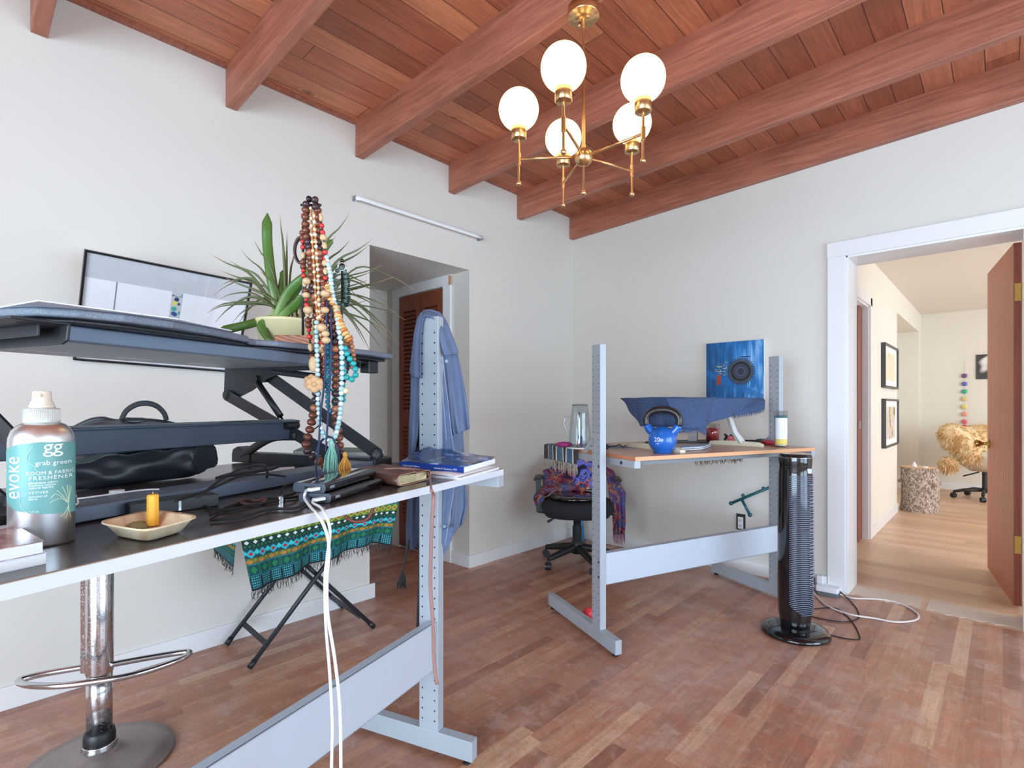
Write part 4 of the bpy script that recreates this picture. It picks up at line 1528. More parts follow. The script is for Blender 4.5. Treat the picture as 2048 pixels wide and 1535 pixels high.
def bottle():
    d, r = 0.733, 0.0358
    c = atd(84, 810, d); c.z = TOP1
    face = math.atan2(-c.y, -c.x)                       # towards the camera
    t = thing('spray_bottle', 'brushed aluminium spray bottle with a teal room freshener label on the near desk', 'bottle', tuple(c), face + R(90))
    # local -y faces the viewer
    ALU, tt, b = nt('brushed_aluminium')
    setp(b, Base_Color=(0.88, 0.89, 0.91, 1), Metallic=1.0, Roughness=0.34)
    f = MB()
    f.lathe([(0, 0), (r * .96, 0), (r, .003), (r, .140), (r * .985, .148), (r * .90, .158), (r * .72, .166), (r * .55, .1685), (0, .1685)], (0, 0, 0), 56)
    f.build('body', ALU, t)
    CAPM = mat('cap_translucent', rgb(222, 222, 214), 0.3, var=.03, Transmission_Weight=0.2)
    f = MB()
    n = 60
    prof = [(0, .1685), (.0198, .1685), (.0202, .1700), (.0196, .188), (.0150, .1895), (0, .1895)]
    f.lathe(prof, (0, 0, 0), n)
    for k in range(n):
        a = 2 * math.pi * k / n
        f.box(.0198 * math.cos(a) - .0006, .0198 * math.cos(a) + .0006, .0198 * math.sin(a) - .0006, .0198 * math.sin(a) + .0006, .172, .187)
    f.build('collar', CAPM, t)
    f = MB().lathe([(0, .1895), (.0142, .1895), (.0142, .193), (.0128, .194), (.0128, .197), (.0108, .199), (.0104, .211), (.0098, .2125), (0, .2125)], (0, 0, 0), 30)
    so = f.build('spray_head', mat('head_translucent', rgb(226, 214, 196), .25, var=.08, scale=60), t)
    MB().cyl((-.003, -.0108, .2065), .0028, -0.001, .002, 12, axis=(-.3, -1, 0)).build('nozzle', mat('nozzle', rgb(222, 198, 150), .4), so)
    # label: strip wrapped on the cylinder, top and bottom edges follow the die cut
    LAB, tt, b = nt('label_teal')
    tc = N(tt, 'ShaderNodeTexCoord'); nz = N(tt, 'ShaderNodeTexNoise', i_Scale=9.0); tt.links.new(tc.outputs['Object'], nz.inputs[0])
    tt.links.new(mixc(tt, nz.outputs['Fac'], rgb(96, 152, 148), rgb(112, 168, 163)), b.inputs['Base Color'])
    setp(b, Roughness=0.42)
    top = [(-88, .131), (-70, .135), (-40, .141), (0, .1435), (60, .1415), (130, .139)]
    bot = [(-88, .075), (-70, .061), (-45, .052), (0, .046), (40, .043), (130, .040)]
    def interp(L, a):
        for (a0, v0), (a1, v1) in zip(L, L[1:]):
            if a <= a1:
                return v0 + (v1 - v0) * (a - a0) / (a1 - a0)
        return L[-1][1]
    rr = r + .0004
    def cyl(a, z, rad=rr):
        a = R(a)
        return Vector((rad * math.sin(a), -rad * math.cos(a), z))
    rows = []
    n = 60
    for k in range(9):
        row = []
        for i in range(n + 1):
            a = -88 + 218 * i / n
            z0, z1 = interp(bot, a), interp(top, a)
            row.append(cyl(a, z0 + (z1 - z0) * k / 8))
        rows.append(row)
    lo = MB().sheet(rows).build('label', LAB, t)
    WH = mat('label_print', rgb(240, 248, 246), .5, var=0)
    sc = .70 / 1045
    def put(body, size, u, v, rot=False, bold=0.0, spacing=1.0, al='CENTER', m=WH, nm='lettering'):
        x0 = (u - 84) * sc
        z0 = CAMH - TOP1 - (v - 810) * sc
        def fn(x, y, z):
            if rot:
                x, y = -y, x
            xx = max(-.999, min(.999, (x0 + x) / rr))
            a = math.asin(xx)
            return Vector(((rr + .0003) * math.sin(a), -(rr + .0003) * math.cos(a), z0 + y))
        return text_obj(nm, body, size, m, lo, fn, align=al, spacing=spacing, bold=bold, cuts=2)
    put('gg', .025, 101, 906, bold=.0, spacing=.95)
    put('gg', .014, 101, 917, bold=.0009, spacing=1.55) if False else None
    put('grab green', .0088, 102, 931)
    put('ROOM & FABRIC', .0066, 98, 950, spacing=1.05)
    put('FRESHENER', .0076, 98, 960.5, spacing=1.22)
    put('eliminates odors', .0044, 64, 968, al='LEFT'); put('freshens rooms', .0044, 64, 973, al='LEFT'); put('natural fabrics', .0044, 64, 978, al='LEFT')
    put('VETIVER', .0048, 64, 988, al='LEFT', spacing=1.15)
    put('essential oil', .004, 64, 995, al='LEFT'); put('blend', .004, 64, 1000, al='LEFT')
    put('4 fl oz', .0036, 66, 1025, al='LEFT')
    put('evoke', .0225, 51, 997, rot=True, al='LEFT', spacing=1.05)
    # grass drawing
    g = MB()
    def cp(u, v):
        a = math.asin(max(-.999, min(.999, (u - 84) * sc / rr)))
        return cyl(math.degrees(a), CAMH - TOP1 - (v - 810) * sc, rr + .0002)
    for pts in ([(125, 1015), (118, 1000), (107, 985)], [(125, 1015), (112, 1002), (96, 1008)], [(125, 1015), (121, 995), (115, 978)], [(125, 1015), (124, 992), (123, 976)], [(125, 1015), (128, 992), (130, 980)],
                [(125, 1015), (115, 1000), (104, 992), (97, 1000)], [(125, 1015), (126, 995), (127, 978)], [(125, 1015), (124, 1030), (121, 1045)], [(125, 1015), (126, 1030), (129, 1046)], [(125, 1020), (120, 1032), (113, 1040)]):
        g.tube(smooth([cp(u, v) for u, v in pts], 4), .0004, 5)
    g.build('grass_drawing', mat('label_grass', rgb(214, 226, 196), .5), lo)
    g = MB()
    g.tube(smooth([cp(u, v) for u, v in [(72, 893), (64, 905), (62, 920), (72, 932), (78, 945)]], 5), .0005, 5)
    g.tube(smooth([cp(u, v) for u, v in [(64, 985), (53, 993), (52, 1008), (58, 1020), (66, 1027)]], 5), .0004, 5)
    g.build('curl_drawing', mat('label_curl', rgb(176, 214, 210), .5), lo)
bottle()


def tray():
    t = thing('leaf_plate', 'shallow palm-leaf plate holding a yellow candle on the near desk', 'plate', (0, 0, 0))
    z1 = TOP1 + .0215
    P = [atz(188, 1046, z1), atz(292, 1064, z1), atz(406, 1033, z1), atz(303, 1020, z1)]
    c = (P[0] + P[1] + P[2] + P[3]) / 4
    def ring(k, z, n=48):
        out = []
        for i in range(n):
            a = 2 * math.pi * i / n
            ca, sa = math.cos(a), math.sin(a)
            e = 2.0 / 5.0
            x = math.copysign(abs(ca) ** e, ca); y = math.copysign(abs(sa) ** e, sa)
            s, q = (x + 1) / 2, (y + 1) / 2
            p = P[0] * (1 - s) * (1 - q) + P[1] * s * (1 - q) + P[2] * s * q + P[3] * (1 - s) * q
            p = c + (p - c) * k
            out.append((p.x, p.y, z))
        return out
    f = MB()
    prof = [(0.0, TOP1 + .0012), (.60, TOP1 + .0012), (.68, TOP1 + .003), (.90, z1 - .003), (1.0, z1), (.995, z1 + .0022), (.90, z1 + .0005), (.66, TOP1 + .0055), (.58, TOP1 + .004), (0.0, TOP1 + .004)]
    rings = [ring(max(k, .001), z) for k, z in prof]
    vs = [p for r_ in rings for p in r_]
    n = 48
    fs = [(i * n + j, i * n + (j + 1) % n, (i + 1) * n + (j + 1) % n, (i + 1) * n + j) for i in range(len(rings) - 1) for j in range(n)]
    f.add(vs, fs, True)
    PLATE, tt, b = nt('palm_leaf')
    tc = N(tt, 'ShaderNodeTexCoord')
    mp = N(tt, 'ShaderNodeMapping'); mp.inputs['Scale'].default_value = (9, 60, 9); mp.inputs['Rotation'].default_value = (0, 0, .4)
    tt.links.new(tc.outputs['Object'], mp.inputs[0])
    nz = N(tt, 'ShaderNodeTexNoise', i_Scale=1.0, i_Detail=5.0); tt.links.new(mp.outputs[0], nz.inputs[0])
    tt.links.new(ramp(tt, nz.outputs['Fac'], [(0.3, rgb(196, 150, 112)), (0.48, rgb(226, 204, 168)), (0.75, rgb(236, 218, 186))]), b.inputs['Base Color'])
    setp(b, Roughness=.6)
    f.build('dish', PLATE, t)
    f = MB()
    f.ball(tuple(atz(268, 1052, TOP1 + .006)), .021, 16, 8, (1.2, 1, .35))
    f.build('herb_bundle', mat('sage', rgb(150, 148, 110), .9, var=.3, scale=140, bump=.6), t)
    b0 = atz(306, 1050, TOP1 + .006)
    f = MB()
    f.lathe([(0, .002), (.0086, .0), (.0084, .046), (.0070, .0485), (0, .0478)], tuple(b0), 7, False)
    co = tag(f.build('candle', mat('candle_yellow', rgb(246, 178, 56), .45, var=.05, Subsurface_Weight=0.1), bevel=.001), 'short yellow beeswax candle stuck upright in the leaf plate', 'candle')
    f = MB().tube([b0 + Vector((0, 0, .0475)), b0 + Vector((.0006, 0, .0525))], .0007, 6)
    f.build('wick', mat('wick', rgb(200, 170, 110), .9), co)
tray()


# books at the left edge
def stack_left():
    z = TOP1
    NE = atz(92, 1127, z); FE = atz(31, 1088, z)
    dirn = (NE - FE)
    back = -sd1 * .21
    for k, (th, lab, cc) in enumerate(((.0135, 'pale softcover book at the left edge of the near desk, lower of two', rgb(206, 214, 226)),
                                       (.0150, 'book with a reddish photo cover, upper of the pair on the near desk', rgb(206, 214, 226)))):
        t = thing('paperback_book', lab, 'book', (0, 0, 0), group='books at the left of the near desk')
        sh = Vector((.0, -.003 * k, 0))
        A = NE + Vector((back.x, back.y, 0)) + sh; B = NE + sh; C = FE + sh
        f = MB(); para(f, A, B, C, z + .0008, z + th - .0012); f.build('pages', PAPER, t)
        f = MB(); para(f, A, B + (B - A).normalized() * .0015, C + (B - A).normalized() * .0015, z + th - .0011, z + th)
        para(f, A, B, C, z + .0001, z + .0007)
        m = mat('book_cover_pale', rgb(196, 206, 220), .35)
        if k == 1:
            m, tt, b = nt('photo_cover')
            tc = N(tt, 'ShaderNodeTexCoord')
            mp = N(tt, 'ShaderNodeMapping'); mp.inputs['Scale'].default_value = (14, 34, 10); mp.inputs['Rotation'].default_value = (0, 0, .5)
            tt.links.new(tc.outputs['Object'], mp.inputs[0])
            nz = N(tt, 'ShaderNodeTexNoise', i_Scale=1.0, i_Detail=5.0); tt.links.new(mp.outputs[0], nz.inputs[0])
            tt.links.new(ramp(tt, nz.outputs['Fac'], [(0.3, rgb(110, 66, 60)), (0.5, rgb(168, 104, 92)), (0.6, rgb(206, 176, 170)), (0.68, rgb(120, 140, 186))]), b.inputs['Base Color'])
            setp(b, Roughness=.25)
        f.build('cover', m, t)
        if k == 1:
            f = MB(); para(f, C + (A - B) * .9, C + (B - A).normalized() * .0015, C + (B - C) * .14 + (B - A).normalized() * .0015, z + th, z + th + .0004)
            f.build('cover_border', mat('cover_edge', rgb(226, 226, 228), .4), t)
        z += th
stack_left()


# power banks and their white cables
def bank(name, lab, A, B, C, z0, plug, cab):
    t = thing('power_bank', lab, 'power bank', (0, 0, 0), group='stacked power banks')
    th = .019
    f = MB()
    # rounded section extruded along B->C
    A, B, C = (Vector(p).xy for p in (A, B, C))
    wv = (B - A); L = (C - B)
    w_ = wv.length; wd = wv.normalized()
    n = 10
    sec = []
    for k in range(n + 1):
        a = R(-90 + 180 * k / n); sec.append((w_ - th / 2 * .55 + math.cos(a) * th / 2 * .55, th / 2 + math.sin(a) * th / 2))
    for k in range(n + 1):
        a = R(90 + 180 * k / n); sec.append((th / 2 * .55 + math.cos(a) * th / 2 * .55, th / 2 + math.sin(a) * th / 2))
    def at(q, s):
        return Vector((*(A + wd * q[0] + L * s), z0 + q[1]))
    m = len(sec)
    vs = [at(q, 0) for q in sec] + [at(q, 1) for q in sec]
    f.add(vs, [(i, (i + 1) % m, m + (i + 1) % m, m + i) for i in range(m)], True)
    f.add(vs[m:], [tuple(range(m))[::-1]])
    f.build('body', BLACKG, t)
    f = MB()
    ins = [(w_ / 2 + (x - w_ / 2) * .97, th / 2 + (y - th / 2) * .92) for x, y in sec]
    Ln = L.normalized() * .0012
    vs = [Vector((*(A + wd * q[0] - Ln), z0 + q[1])) for q in ins]
    vs2 = [Vector((*(A + wd * q[0]), z0 + q[1])) for q in sec]
    f.add(vs, [tuple(range(m))]); f.add(vs + vs2, [(i, (i + 1) % m, m + (i + 1) % m, m + i) for i in range(m)])
    eo = f.build('port_end', mat('bank_end', rgb(66, 76, 88), .4, var=.05), t)
    f = MB()
    for (x0, x1) in ((.36, .50), (.55, .69)):
        vs = [Vector((*(A + wd * (w_ * x) - Ln * 1.3), z0 + th * y)) for x, y in ((x0, .38), (x1, .38), (x1, .64), (x0, .64))]
        MB().add(vs, [(0, 1, 2, 3)]).build('usb_port', HOLE, eo)
    # side button
    nrm = wd
    f = MB()
    vs = []
    for s in (.07, .15):
        for y in (.36, .64):
            vs.append(Vector((*(B + L * s + wd * .0004), z0 + th * y)))
    f.add([vs[0], vs[2], vs[3], vs[1]], [(0, 1, 2, 3)])
    f.build('button', mat('bank_button', rgb(170, 176, 186), .3, .5), t)
    # plug and cable: a thing of its own
    ct = thing('charging_cable', cab[0], 'cable', (0, 0, 0), group='white charging cables')
    p0 = Vector((*(A + wd * (w_ * .80) - Ln), z0 + th * .5)); p1 = p0 - Vector((L.x, L.y, 0)).normalized() * .022 - Vector((wd.x, wd.y, 0)) * .008
    MB().bar(p0, p1, .012, .0065).build('plug', WHITEP, ct, bevel=.0015)
    MB().tube(smooth([p1] + cab[1], 8), .0028, 8).build('cord', WHITEP, ct)
zb1, zb2 = TOP1 + .0004, TOP1 + .0204
bank('power_bank', 'lower black power bank on the near desk with a white cable plugged in', atz(597, 1004, TOP1), atz(662, 1006, TOP1), atz(764, 973, TOP1), zb1, None,
     ('white charging cable from the lower power bank hanging over the desk edge',
      [atz(626, 1006, TOP1 + .006), atz(641, 1014, TOP1 + .003), atd(652, 1030, .935), atd(660, 1062, .928), atd(655, 1110, .928), atd(650, 1160, .925), atd(652, 1250, .925), atd(660, 1350, .92), atd(665, 1450, .92), atd(663, 1545, .92), atd(660, 1800, .92), atd(650, 2050, .93)]))
bank('power_bank', 'upper black power bank resting on the other with a white cable', atz(586, 983, zb2), atz(651, 986, zb2), atz(752, 953, zb2), zb2, None,
     ('white charging cable from the upper power bank looping over the desk edge',
      [atz(612, 982, TOP1 + .024), atz(609, 995, TOP1 + .012), atz(620, 1012, TOP1 + .004), atd(640, 1035, .928), atd(655, 1072, .922), atd(658, 1110, .922), atd(654, 1160, .92), atd(656, 1230, .92), atd(670, 1320, .915), atd(680, 1420, .915), atd(682, 1545, .915), atd(684, 1800, .92), atd(690, 2060, .93)]))


def journal():
    t = thing('leather_journal', 'brown leather wrapped journal with thick cream pages lying beside the power banks', 'journal', (0, 0, 0))
    z = TOP1
    A, B, C = atz(796, 974, z).xy, atz(857, 960, z).xy, atz(768, 946, z).xy
    wd = (B - A); w_ = wd.length; wd = wd.normalized(); L = C - B
    h = .027
    def at(x, y, s):
        return Vector((*(A + wd * x + L * s), z + y))
    # pages
    ps = []
    for k in range(9):
        a = R(90 + 180 * k / 8); ps.append((.012 + math.cos(a) * .008, h * .5 + math.sin(a) * h * .40))
    ps += [(w_ - .006, h * .16), (w_ - .004, h * .80)]
    f = MB()
    n = len(ps)
    vs = [at(x, y, .02) for x, y in ps] + [at(x, y, .98) for x, y in ps]
    f.add(vs, [tuple(range(n))[::-1], tuple(range(n, 2 * n))] + [(i, (i + 1) % n, n + (i + 1) % n, n + i) for i in range(n)])
    CR = mat('cream_pages', rgb(222, 206, 164), .8, var=.15, scale=160)
    f.build('pages', CR, t)
    f = MB()
    for k in range(6):
        y = h * (.22 + .11 * k)
        f.add([at(.006, y + .002, .0175), at(w_ * .6, y, .0175), at(w_ * .6, y + .0007, .0175), at(.006, y + .0029, .0175)], [(0, 1, 2, 3)])
    f.build('page_gap', mat('page_gap', rgb(120, 98, 66), .9), t)
    # wrapped cover
    path = smooth([(w_ + .002, h * .92), (w_ * .6, h * .98), (w_ * .25, h), (.004, h * .88), (-.003, h * .5), (.004, h * .10), (w_ * .3, .0012), (w_ * .8, .002), (w_ + .004, h * .3), (w_ + .006, h * .7), (w_ - .006, h * 1.0), (w_ * .6, h * 1.05)], 5) if False else None
    pts = [(w_ * .55, h * 1.04), (w_ * .25, h * 1.03), (.008, h * .97), (-.003, h * .72), (-.003, h * .30), (.008, .0022), (w_ * .3, .0012), (w_ * .75, .0022), (w_ + .004, h * .22), (w_ + .008, h * .62), (w_ - .002, h * .98), (w_ * .66, h * .93), (w_ * .5, h * 1.09)]
    sp_ = smooth([Vector((x, y, 0)) for x, y in pts], 5)
    rows = [[at(p.x, p.y, s / 8) for p in sp_] for s in range(9)]
    LE = mat('journal_leather', rgb(104, 70, 58), .42, var=.25, scale=30, bump=.25, bscale=90)
    f = MB(); f.sheet(rows); f.build('cover', LE, t, solid=.0022)
    EDG = mat('leather_cut_edge', rgb(190, 158, 142), .7)
    MB().tube([at(p.x, p.y, -.004) for p in sp_], .0009, 5).build('cut_edge', EDG, t)
    f = MB()
    sp2 = smooth([at(w_ * .3, h * 1.1, .5), at(w_ * .7, h * 1.05, .25), at(w_ * .95, h * .7, -.02), atz(862, 978, TOP1 + .006), atd(867, 992, 1.203), atd(864, 1040, 1.195), atd(862, 1100, 1.195), atd(861, 1170, 1.195), atd(866, 1250, 1.19), atd(868, 1320, 1.19), atd(874, 1368, 1.19)], 6)
    f.tube(sp2, .0042, 8, flat=((_fw[0], _fw[1], 0), 0.3))
    f.build('tie_strap', mat('strap_leather', rgb(142, 104, 96), .55, var=.15), t)
journal()


def blue_book():
    t = thing('paperback_book', 'blue astronomy paperback with a curled cover at the right end of the near desk', 'book', (0, 0, 0))
    z = TOP1 + .0095
    A, B, C = atz(800, 934, z).xy, atz(928, 945, z).xy, atz(990, 926, z).xy
    D = A + C - B
    h = .017
    f = MB(); para(f, A, B, C, z, z + h * .86); f.build('pages', mat('book_pages', rgb(236, 236, 238), .7, var=.05), t)
    # spine: flat face A-B with lettering
    out = (B - A).normalized(); nn = (A - D).normalized()
    sp = MB()
    sp.prism([A + nn * .0022, B + nn * .0022, B, A][::-1] if False else [A + nn * .0022, B + nn * .0022, B, A], z - .0004, z + h, axis=2)
    so = sp.build('spine', mat('spine_blue', rgb(22, 62, 148), .35), t)
    COV, tt, b = nt('space_cover')
    u, v = uvnodes(tt)
    cb = N(tt, 'ShaderNodeCombineXYZ'); tt.links.new(u, cb.inputs[0]); tt.links.new(v, cb.inputs[1])
    nz = N(tt, 'ShaderNodeTexNoise', i_Scale=3.2, i_Detail=5.0, i_Distortion=1.0); tt.links.new(cb.outputs[0], nz.inputs[0])
    tt.links.new(ramp(tt, nz.outputs['Fac'], [(0.35, rgb(18, 30, 62)), (0.5, rgb(34, 66, 132)), (0.58, rgb(80, 132, 206)), (0.66, rgb(206, 222, 240))]), b.inputs['Base Color'])
    setp(b, Roughness=.22)
    rows = []
    for i in range(9):
        s = i / 8
        row = []
        for j in range(13):
            q = j / 12
            p = A.lerp(B, q) + (D - A) * s
            curl = (1 - q) ** 2 * math.sin(math.pi * min(1, s * 1.0) * .62) * .030 + (s ** 3) * .006
            row.append(Vector((p.x, p.y, z + h * .9 + curl)))
        rows.append(row)
    co = MB().sheet(rows).build('cover', COV, t, solid=.0008)
    WH = mat('book_print', rgb(235, 240, 248), .4, var=0)
    def fn(off, zz):
        def g(x, y, z_):
            p = A + out * (off + x) + nn * (.0024 + z_)
            return Vector((p.x, p.y, z + zz + y))
        return g
    text_obj('lettering', 'Modern Seers Violence', .0070, WH, so, fn(.012, .0048))
    text_obj('lettering', 'Anatole D. Rustamov, PhD', .0074, WH, so, fn((B - A).length * .56, .0045))
    def fc(x, y, z_):
        q = .20 + x * 2.0; s = .25 + y * 2
        p = A.lerp(B, q) + (D - A) * s
        curl = (1 - q) ** 2 * math.sin(math.pi * min(1, s) * .62) * .030 + (s ** 3) * .006
        return Vector((p.x, p.y, z + h * .9 + curl + .001))
    def fr(x, y, z_):
        return fc(.12 - y, x * 1.3, z_)
    text_obj('lettering', 'VIOLENCE', .020, WH, co, fr, extrude=0)
    # loose booklets underneath
    z0 = TOP1
    A2, B2, C2 = atz(776, 947, z0).xy, atz(921, 960, z0).xy, atz(998, 938, z0).xy
    t2 = thing('thin_booklet', 'white thin booklets lying open under the blue paperback', 'booklet', (0, 0, 0))
    f = MB(); para(f, A2, B2, C2, z0 + .0003, z0 + .0062); f.build('pages', mat('booklet_paper', rgb(226, 230, 240), .6), t2)
    rows = []
    for i in range(5):
        rows.append([Vector((*(A2.lerp(B2, .45 + .5 * j / 8) + (C2 - B2) * (i / 4)), z0 + .0068 + .003 * math.sin(math.pi * j / 8))) for j in range(9)])
    MB().sheet(rows).build('open_leaf', mat('leaf_white', rgb(240, 241, 246), .6), t2, solid=.0006)
blue_book()


def back_books():
    z = TOP1
    labs = [('green clothbound book topping the small stack at the back of the near desk', rgb(92, 128, 112), .017), ('worn grey book in the middle of the stack behind the riser', rgb(150, 146, 140), .008),
            ('white paperback at the bottom of the stack behind the riser', rgb(224, 226, 226), .010)]
    for k, (lab, c, th) in enumerate(labs[::-1]):
        t = thing('book', lab, 'book', (0, 0, 0), group='books at the back of the near desk')
        A, B, C = atz(600 - 6 * k, 921, TOP1).xy, atz(758 - 10 * k, 925, TOP1).xy, atz(768 - 12 * k, 914, TOP1).xy
        B = A + (B - A) * 1.0
        f = MB(); para(f, A, B, C, z + .0012, z + th - .0012); f.build('pages', PAPER, t)
        f = MB(); para(f, A - (B - A) * .004, B + (B - A) * .01, C + (B - A) * .01, z + th - .001, z + th)
        para(f, A - (B - A) * .004, B + (B - A) * .01, C + (B - A) * .01, z, z + .001)
        para(f, A - (B - A) * .01, A, A + (C - B), z, z + th)
        f.build('cover', mat('book_cover_%d' % k, c, .6), t)
        z += th
back_books()


# black fabric bag behind the riser base
def bag():
    t = thing('black_bag', 'crumpled black nylon bag with straps lying under the riser board', 'bag', (0, 0, 0))
    NY_ = mat('bag_nylon', rgb(40, 44, 52), .38, var=.3, scale=14, bump=.7, bscale=26)
    GRN = mat('bag_strap_green', rgb(40, 66, 64), .6, var=.3, scale=60)
    f = MB()
    rnd = random.Random(2)
    pts = smooth([atd(172, 958, 1.22), atd(215, 948, 1.24), atd(270, 940, 1.28), atd(330, 930, 1.34), atd(385, 918, 1.40), atd(412, 912, 1.43)], 6)
    n = len(pts)
    vs, seg = [], 22
    for i, p in enumerate(pts):
        s = i / (n - 1)
        for j in range(seg):
            a = 2 * math.pi * j / seg
            r_ = (.047 + .006 * math.sin(9 * s + 3 * a) + .004 * math.sin(17 * s - 5 * a)) * (1 - .12 * math.sin(math.pi * s))
            ax = Vector((_fw[0], _fw[1], 0)) * math.cos(a) * r_ * 1.2 + Vector((0, 0, 1)) * math.sin(a) * r_ * .92
            vs.append(p + ax)
    fs = [(i * seg + j, i * seg + (j + 1) % seg, (i + 1) * seg + (j + 1) % seg, (i + 1) * seg + j) for i in range(n - 1) for j in range(seg)]
    f.add(vs, fs, True)
    f.add(vs[-seg:], [tuple(range(seg))])
    for p in f.v:
        if p.z < TOP1 + .002: p.z = TOP1 + .002
    f.build('rolled_flap', NY_, t)
    f = MB()
    c = atd(255, 890, 1.46)
    vs, fs = [], []
    U, V = 28, 16
    for i in range(V + 1):
        ph = math.pi * i / V
        for j in range(U):
            a = 2 * math.pi * j / U
            k = 1 + .06 * math.sin(3 * a + 4 * ph) + .04 * math.sin(7 * a - 3 * ph)
            p = c + Vector((_rt[0], _rt[1], 0)) * (math.cos(a) * math.sin(ph) * .185 * k) + Vector((_fw[0], _fw[1], 0)) * (math.sin(a) * math.sin(ph) * .10 * k) + Vector((0, 0, 1)) * (math.cos(ph) * .072 * k)
            p.z = max(p.z, TOP1 + .002)
            vs.append(p)
    fs = [(i * U + j, i * U + (j + 1) % U, (i + 1) * U + (j + 1) % U, (i + 1) * U + j) for i in range(V) for j in range(U)]
    f.add(vs, fs, True)
    f.build('bag_body', NY_, t)
    for k, pts in enumerate(([(140, 935), (220, 905), (300, 893), (340, 882), (372, 868)], [(150, 925), (230, 918), (310, 905), (350, 885), (380, 870)], [(140, 905), (190, 880), (260, 868), (340, 872)])):
        f = MB(); f.tube(smooth([atd(u, v, 1.30 + .03 * k + (u - 140) * .0005) for u, v in pts], 6), .007, 8, flat=((_fw[0], _fw[1], 0), .3)); f.build('strap', GRN, t)
    f = MB(); f.tube(smooth([atd(242, 842, 1.44), atd(252, 822, 1.44), atd(272, 809, 1.44), atd(294, 806, 1.44), atd(314, 812, 1.45), atd(328, 826, 1.46), atd(333, 840, 1.46)], 6), .0075, 10, flat=((_fw[0], _fw[1], 0), .5))
    f.build('carry_handle', mat('handle_webbing', rgb(52, 53, 58), .7, bump=.3, bscale=300), t)
    f = MB(); f.tube(smooth([atd(150, 856, 1.44), atd(180, 842, 1.44), atd(205, 838, 1.44), atd(232, 843, 1.44), atd(300, 842, 1.45), atd(350, 850, 1.46), atd(372, 862, 1.46)], 6), .008, 10); f.build('rolled_edge', NY_, t)
bag()

# glossy black box in front of the riser bar
A, B = atz(259, 1036, TOP1), atz(438, 1012, TOP1)
f = MB(); nn = Vector((-(B - A).y, (B - A).x, 0)).normalized()
if nn.x > 0: nn = -nn
para(f, A, B, B + nn * .045, TOP1 + .0005, TOP1 + .024)
bx = tag(f.build('hub_box', BLACKP, bevel=.0015), 'glossy black plastic box lying along the front of the riser base', 'box')
f = MB(); C_ = A.lerp(B, .52)
para(f, C_ - nn * .0006, C_ + (B - A) * .03 - nn * .0006, C_ + (B - A) * .03, TOP1 + .002, TOP1 + .022); f.build('clip', CHROME, bx)

# small electronics behind the bar
f = MB(); para(f, atz(430, 984, TOP1 + .002), atz(545, 962, TOP1 + .002), atz(560, 955, TOP1 + .002), TOP1 + .029, TOP1 + .036)
tag(f.build('media_stick', BLACKP, bevel=.001), 'flat black plastic device resting on the riser base bar', 'device')
f = MB(); para(f, atz(500, 962, TOP1), atz(590, 955, TOP1), atz(590, 943, TOP1), TOP1 + .0005, TOP1 + .016)
tag(f.build('white_adapter', WHITEP, bevel=.004), 'small white plastic adapter beside the riser scissor arm', 'adapter')
t_ = thing('black_cables', 'tangle of thin black cables over the riser base bar', 'cable', (0, 0, 0))
for pts in ([(395, 995, .035), (440, 960, .05), (480, 938, .06), (520, 928, .075), (534, 940, .06), (534, 955, .03)], [(350, 1002, .03), (420, 978, .036), (480, 952, .045), (530, 948, .05), (570, 952, .03)],
            [(420, 1030, .004), (470, 1008, .004), (520, 997, .004), (570, 996, .004), (600, 992, .004)], [(420, 1040, .004), (480, 1034, .004), (540, 1018, .004), (590, 1016, .004), (615, 1004, .004)],
            [(560, 990, .012), (570, 972, .012), (600, 966, .012), (590, 985, .012), (565, 992, .012)], [(395, 1005, .004), (440, 1020, .004), (500, 1010, .004), (560, 1000, .004)]):
    MB().tube(smooth([atz(u, v, TOP1 + z) for u, v, z in pts], 6), .0024, 7).build('cable', RUBBER, t_)
t_ = thing('white_cable', 'thin white cable trailing over the riser base behind the bottle', 'cable', (0, 0, 0))
MB().tube(smooth([atz(u, v, TOP1 + z) for u, v, z in [(318, 978, .031), (280, 980, .031), (200, 991, .031), (155, 997, .031)]], 6), .0018, 7).build('cord', WHITEP, t_)
MB().tube(smooth([atz(u, v, TOP1 + z) for u, v, z in [(134, 965, .05), (140, 982, .045), (152, 996, .04), (155, 1006, .033), (138, 1011, .031), (120, 1008, .031)]], 6), .0015, 7).build('cord', WHITEP, t_)
MB().cyl(tuple(atz(234, 986, TOP1 + .0285)), .012, 0, .006, 18).build('round_weight', WHITEP, t_)
f = MB(); f.tube(smooth([atz(u, v, TOP1 + .004) for u, v in [(466, 1006), (490, 998), (515, 1000), (530, 994), (525, 1004), (500, 1008), (480, 1004)]], 5), .005, 8, flat=((0, 0, 1), .5))
tag(f.build('leather_thong', mat('maroon_leather', rgb(98, 66, 64), .5)), 'short loop of maroon leather lying among the black cables', 'cord')
f = MB(); f.cyl(tuple(atz(562, 1003, TOP1)), .008, 0.0005, .012, 18)
tag(f.build('silver_key_cap', CHROME), 'tiny silver cylinder beside the lower power bank', 'cap')
# dark red cable ring hanging below the near desk edge
f = MB()
f.tube(smooth([atd(u, v, 1.30) for u, v in [(688, 1028), (695, 1036), (708, 1042), (722, 1042), (736, 1036), (744, 1022), (745, 1010)]], 6), .0042, 8, flat=((_fw[0], _fw[1], 0), .4))
f.tube([atd(688, 1028, 1.30), atd(690, 998, 1.34)], .003, 6)
tag(f.build('leather_loop', mat('red_leather', rgb(112, 46, 34), .45)), 'dark red leather loop hanging under the near desk in front of the green cloth', 'strap')


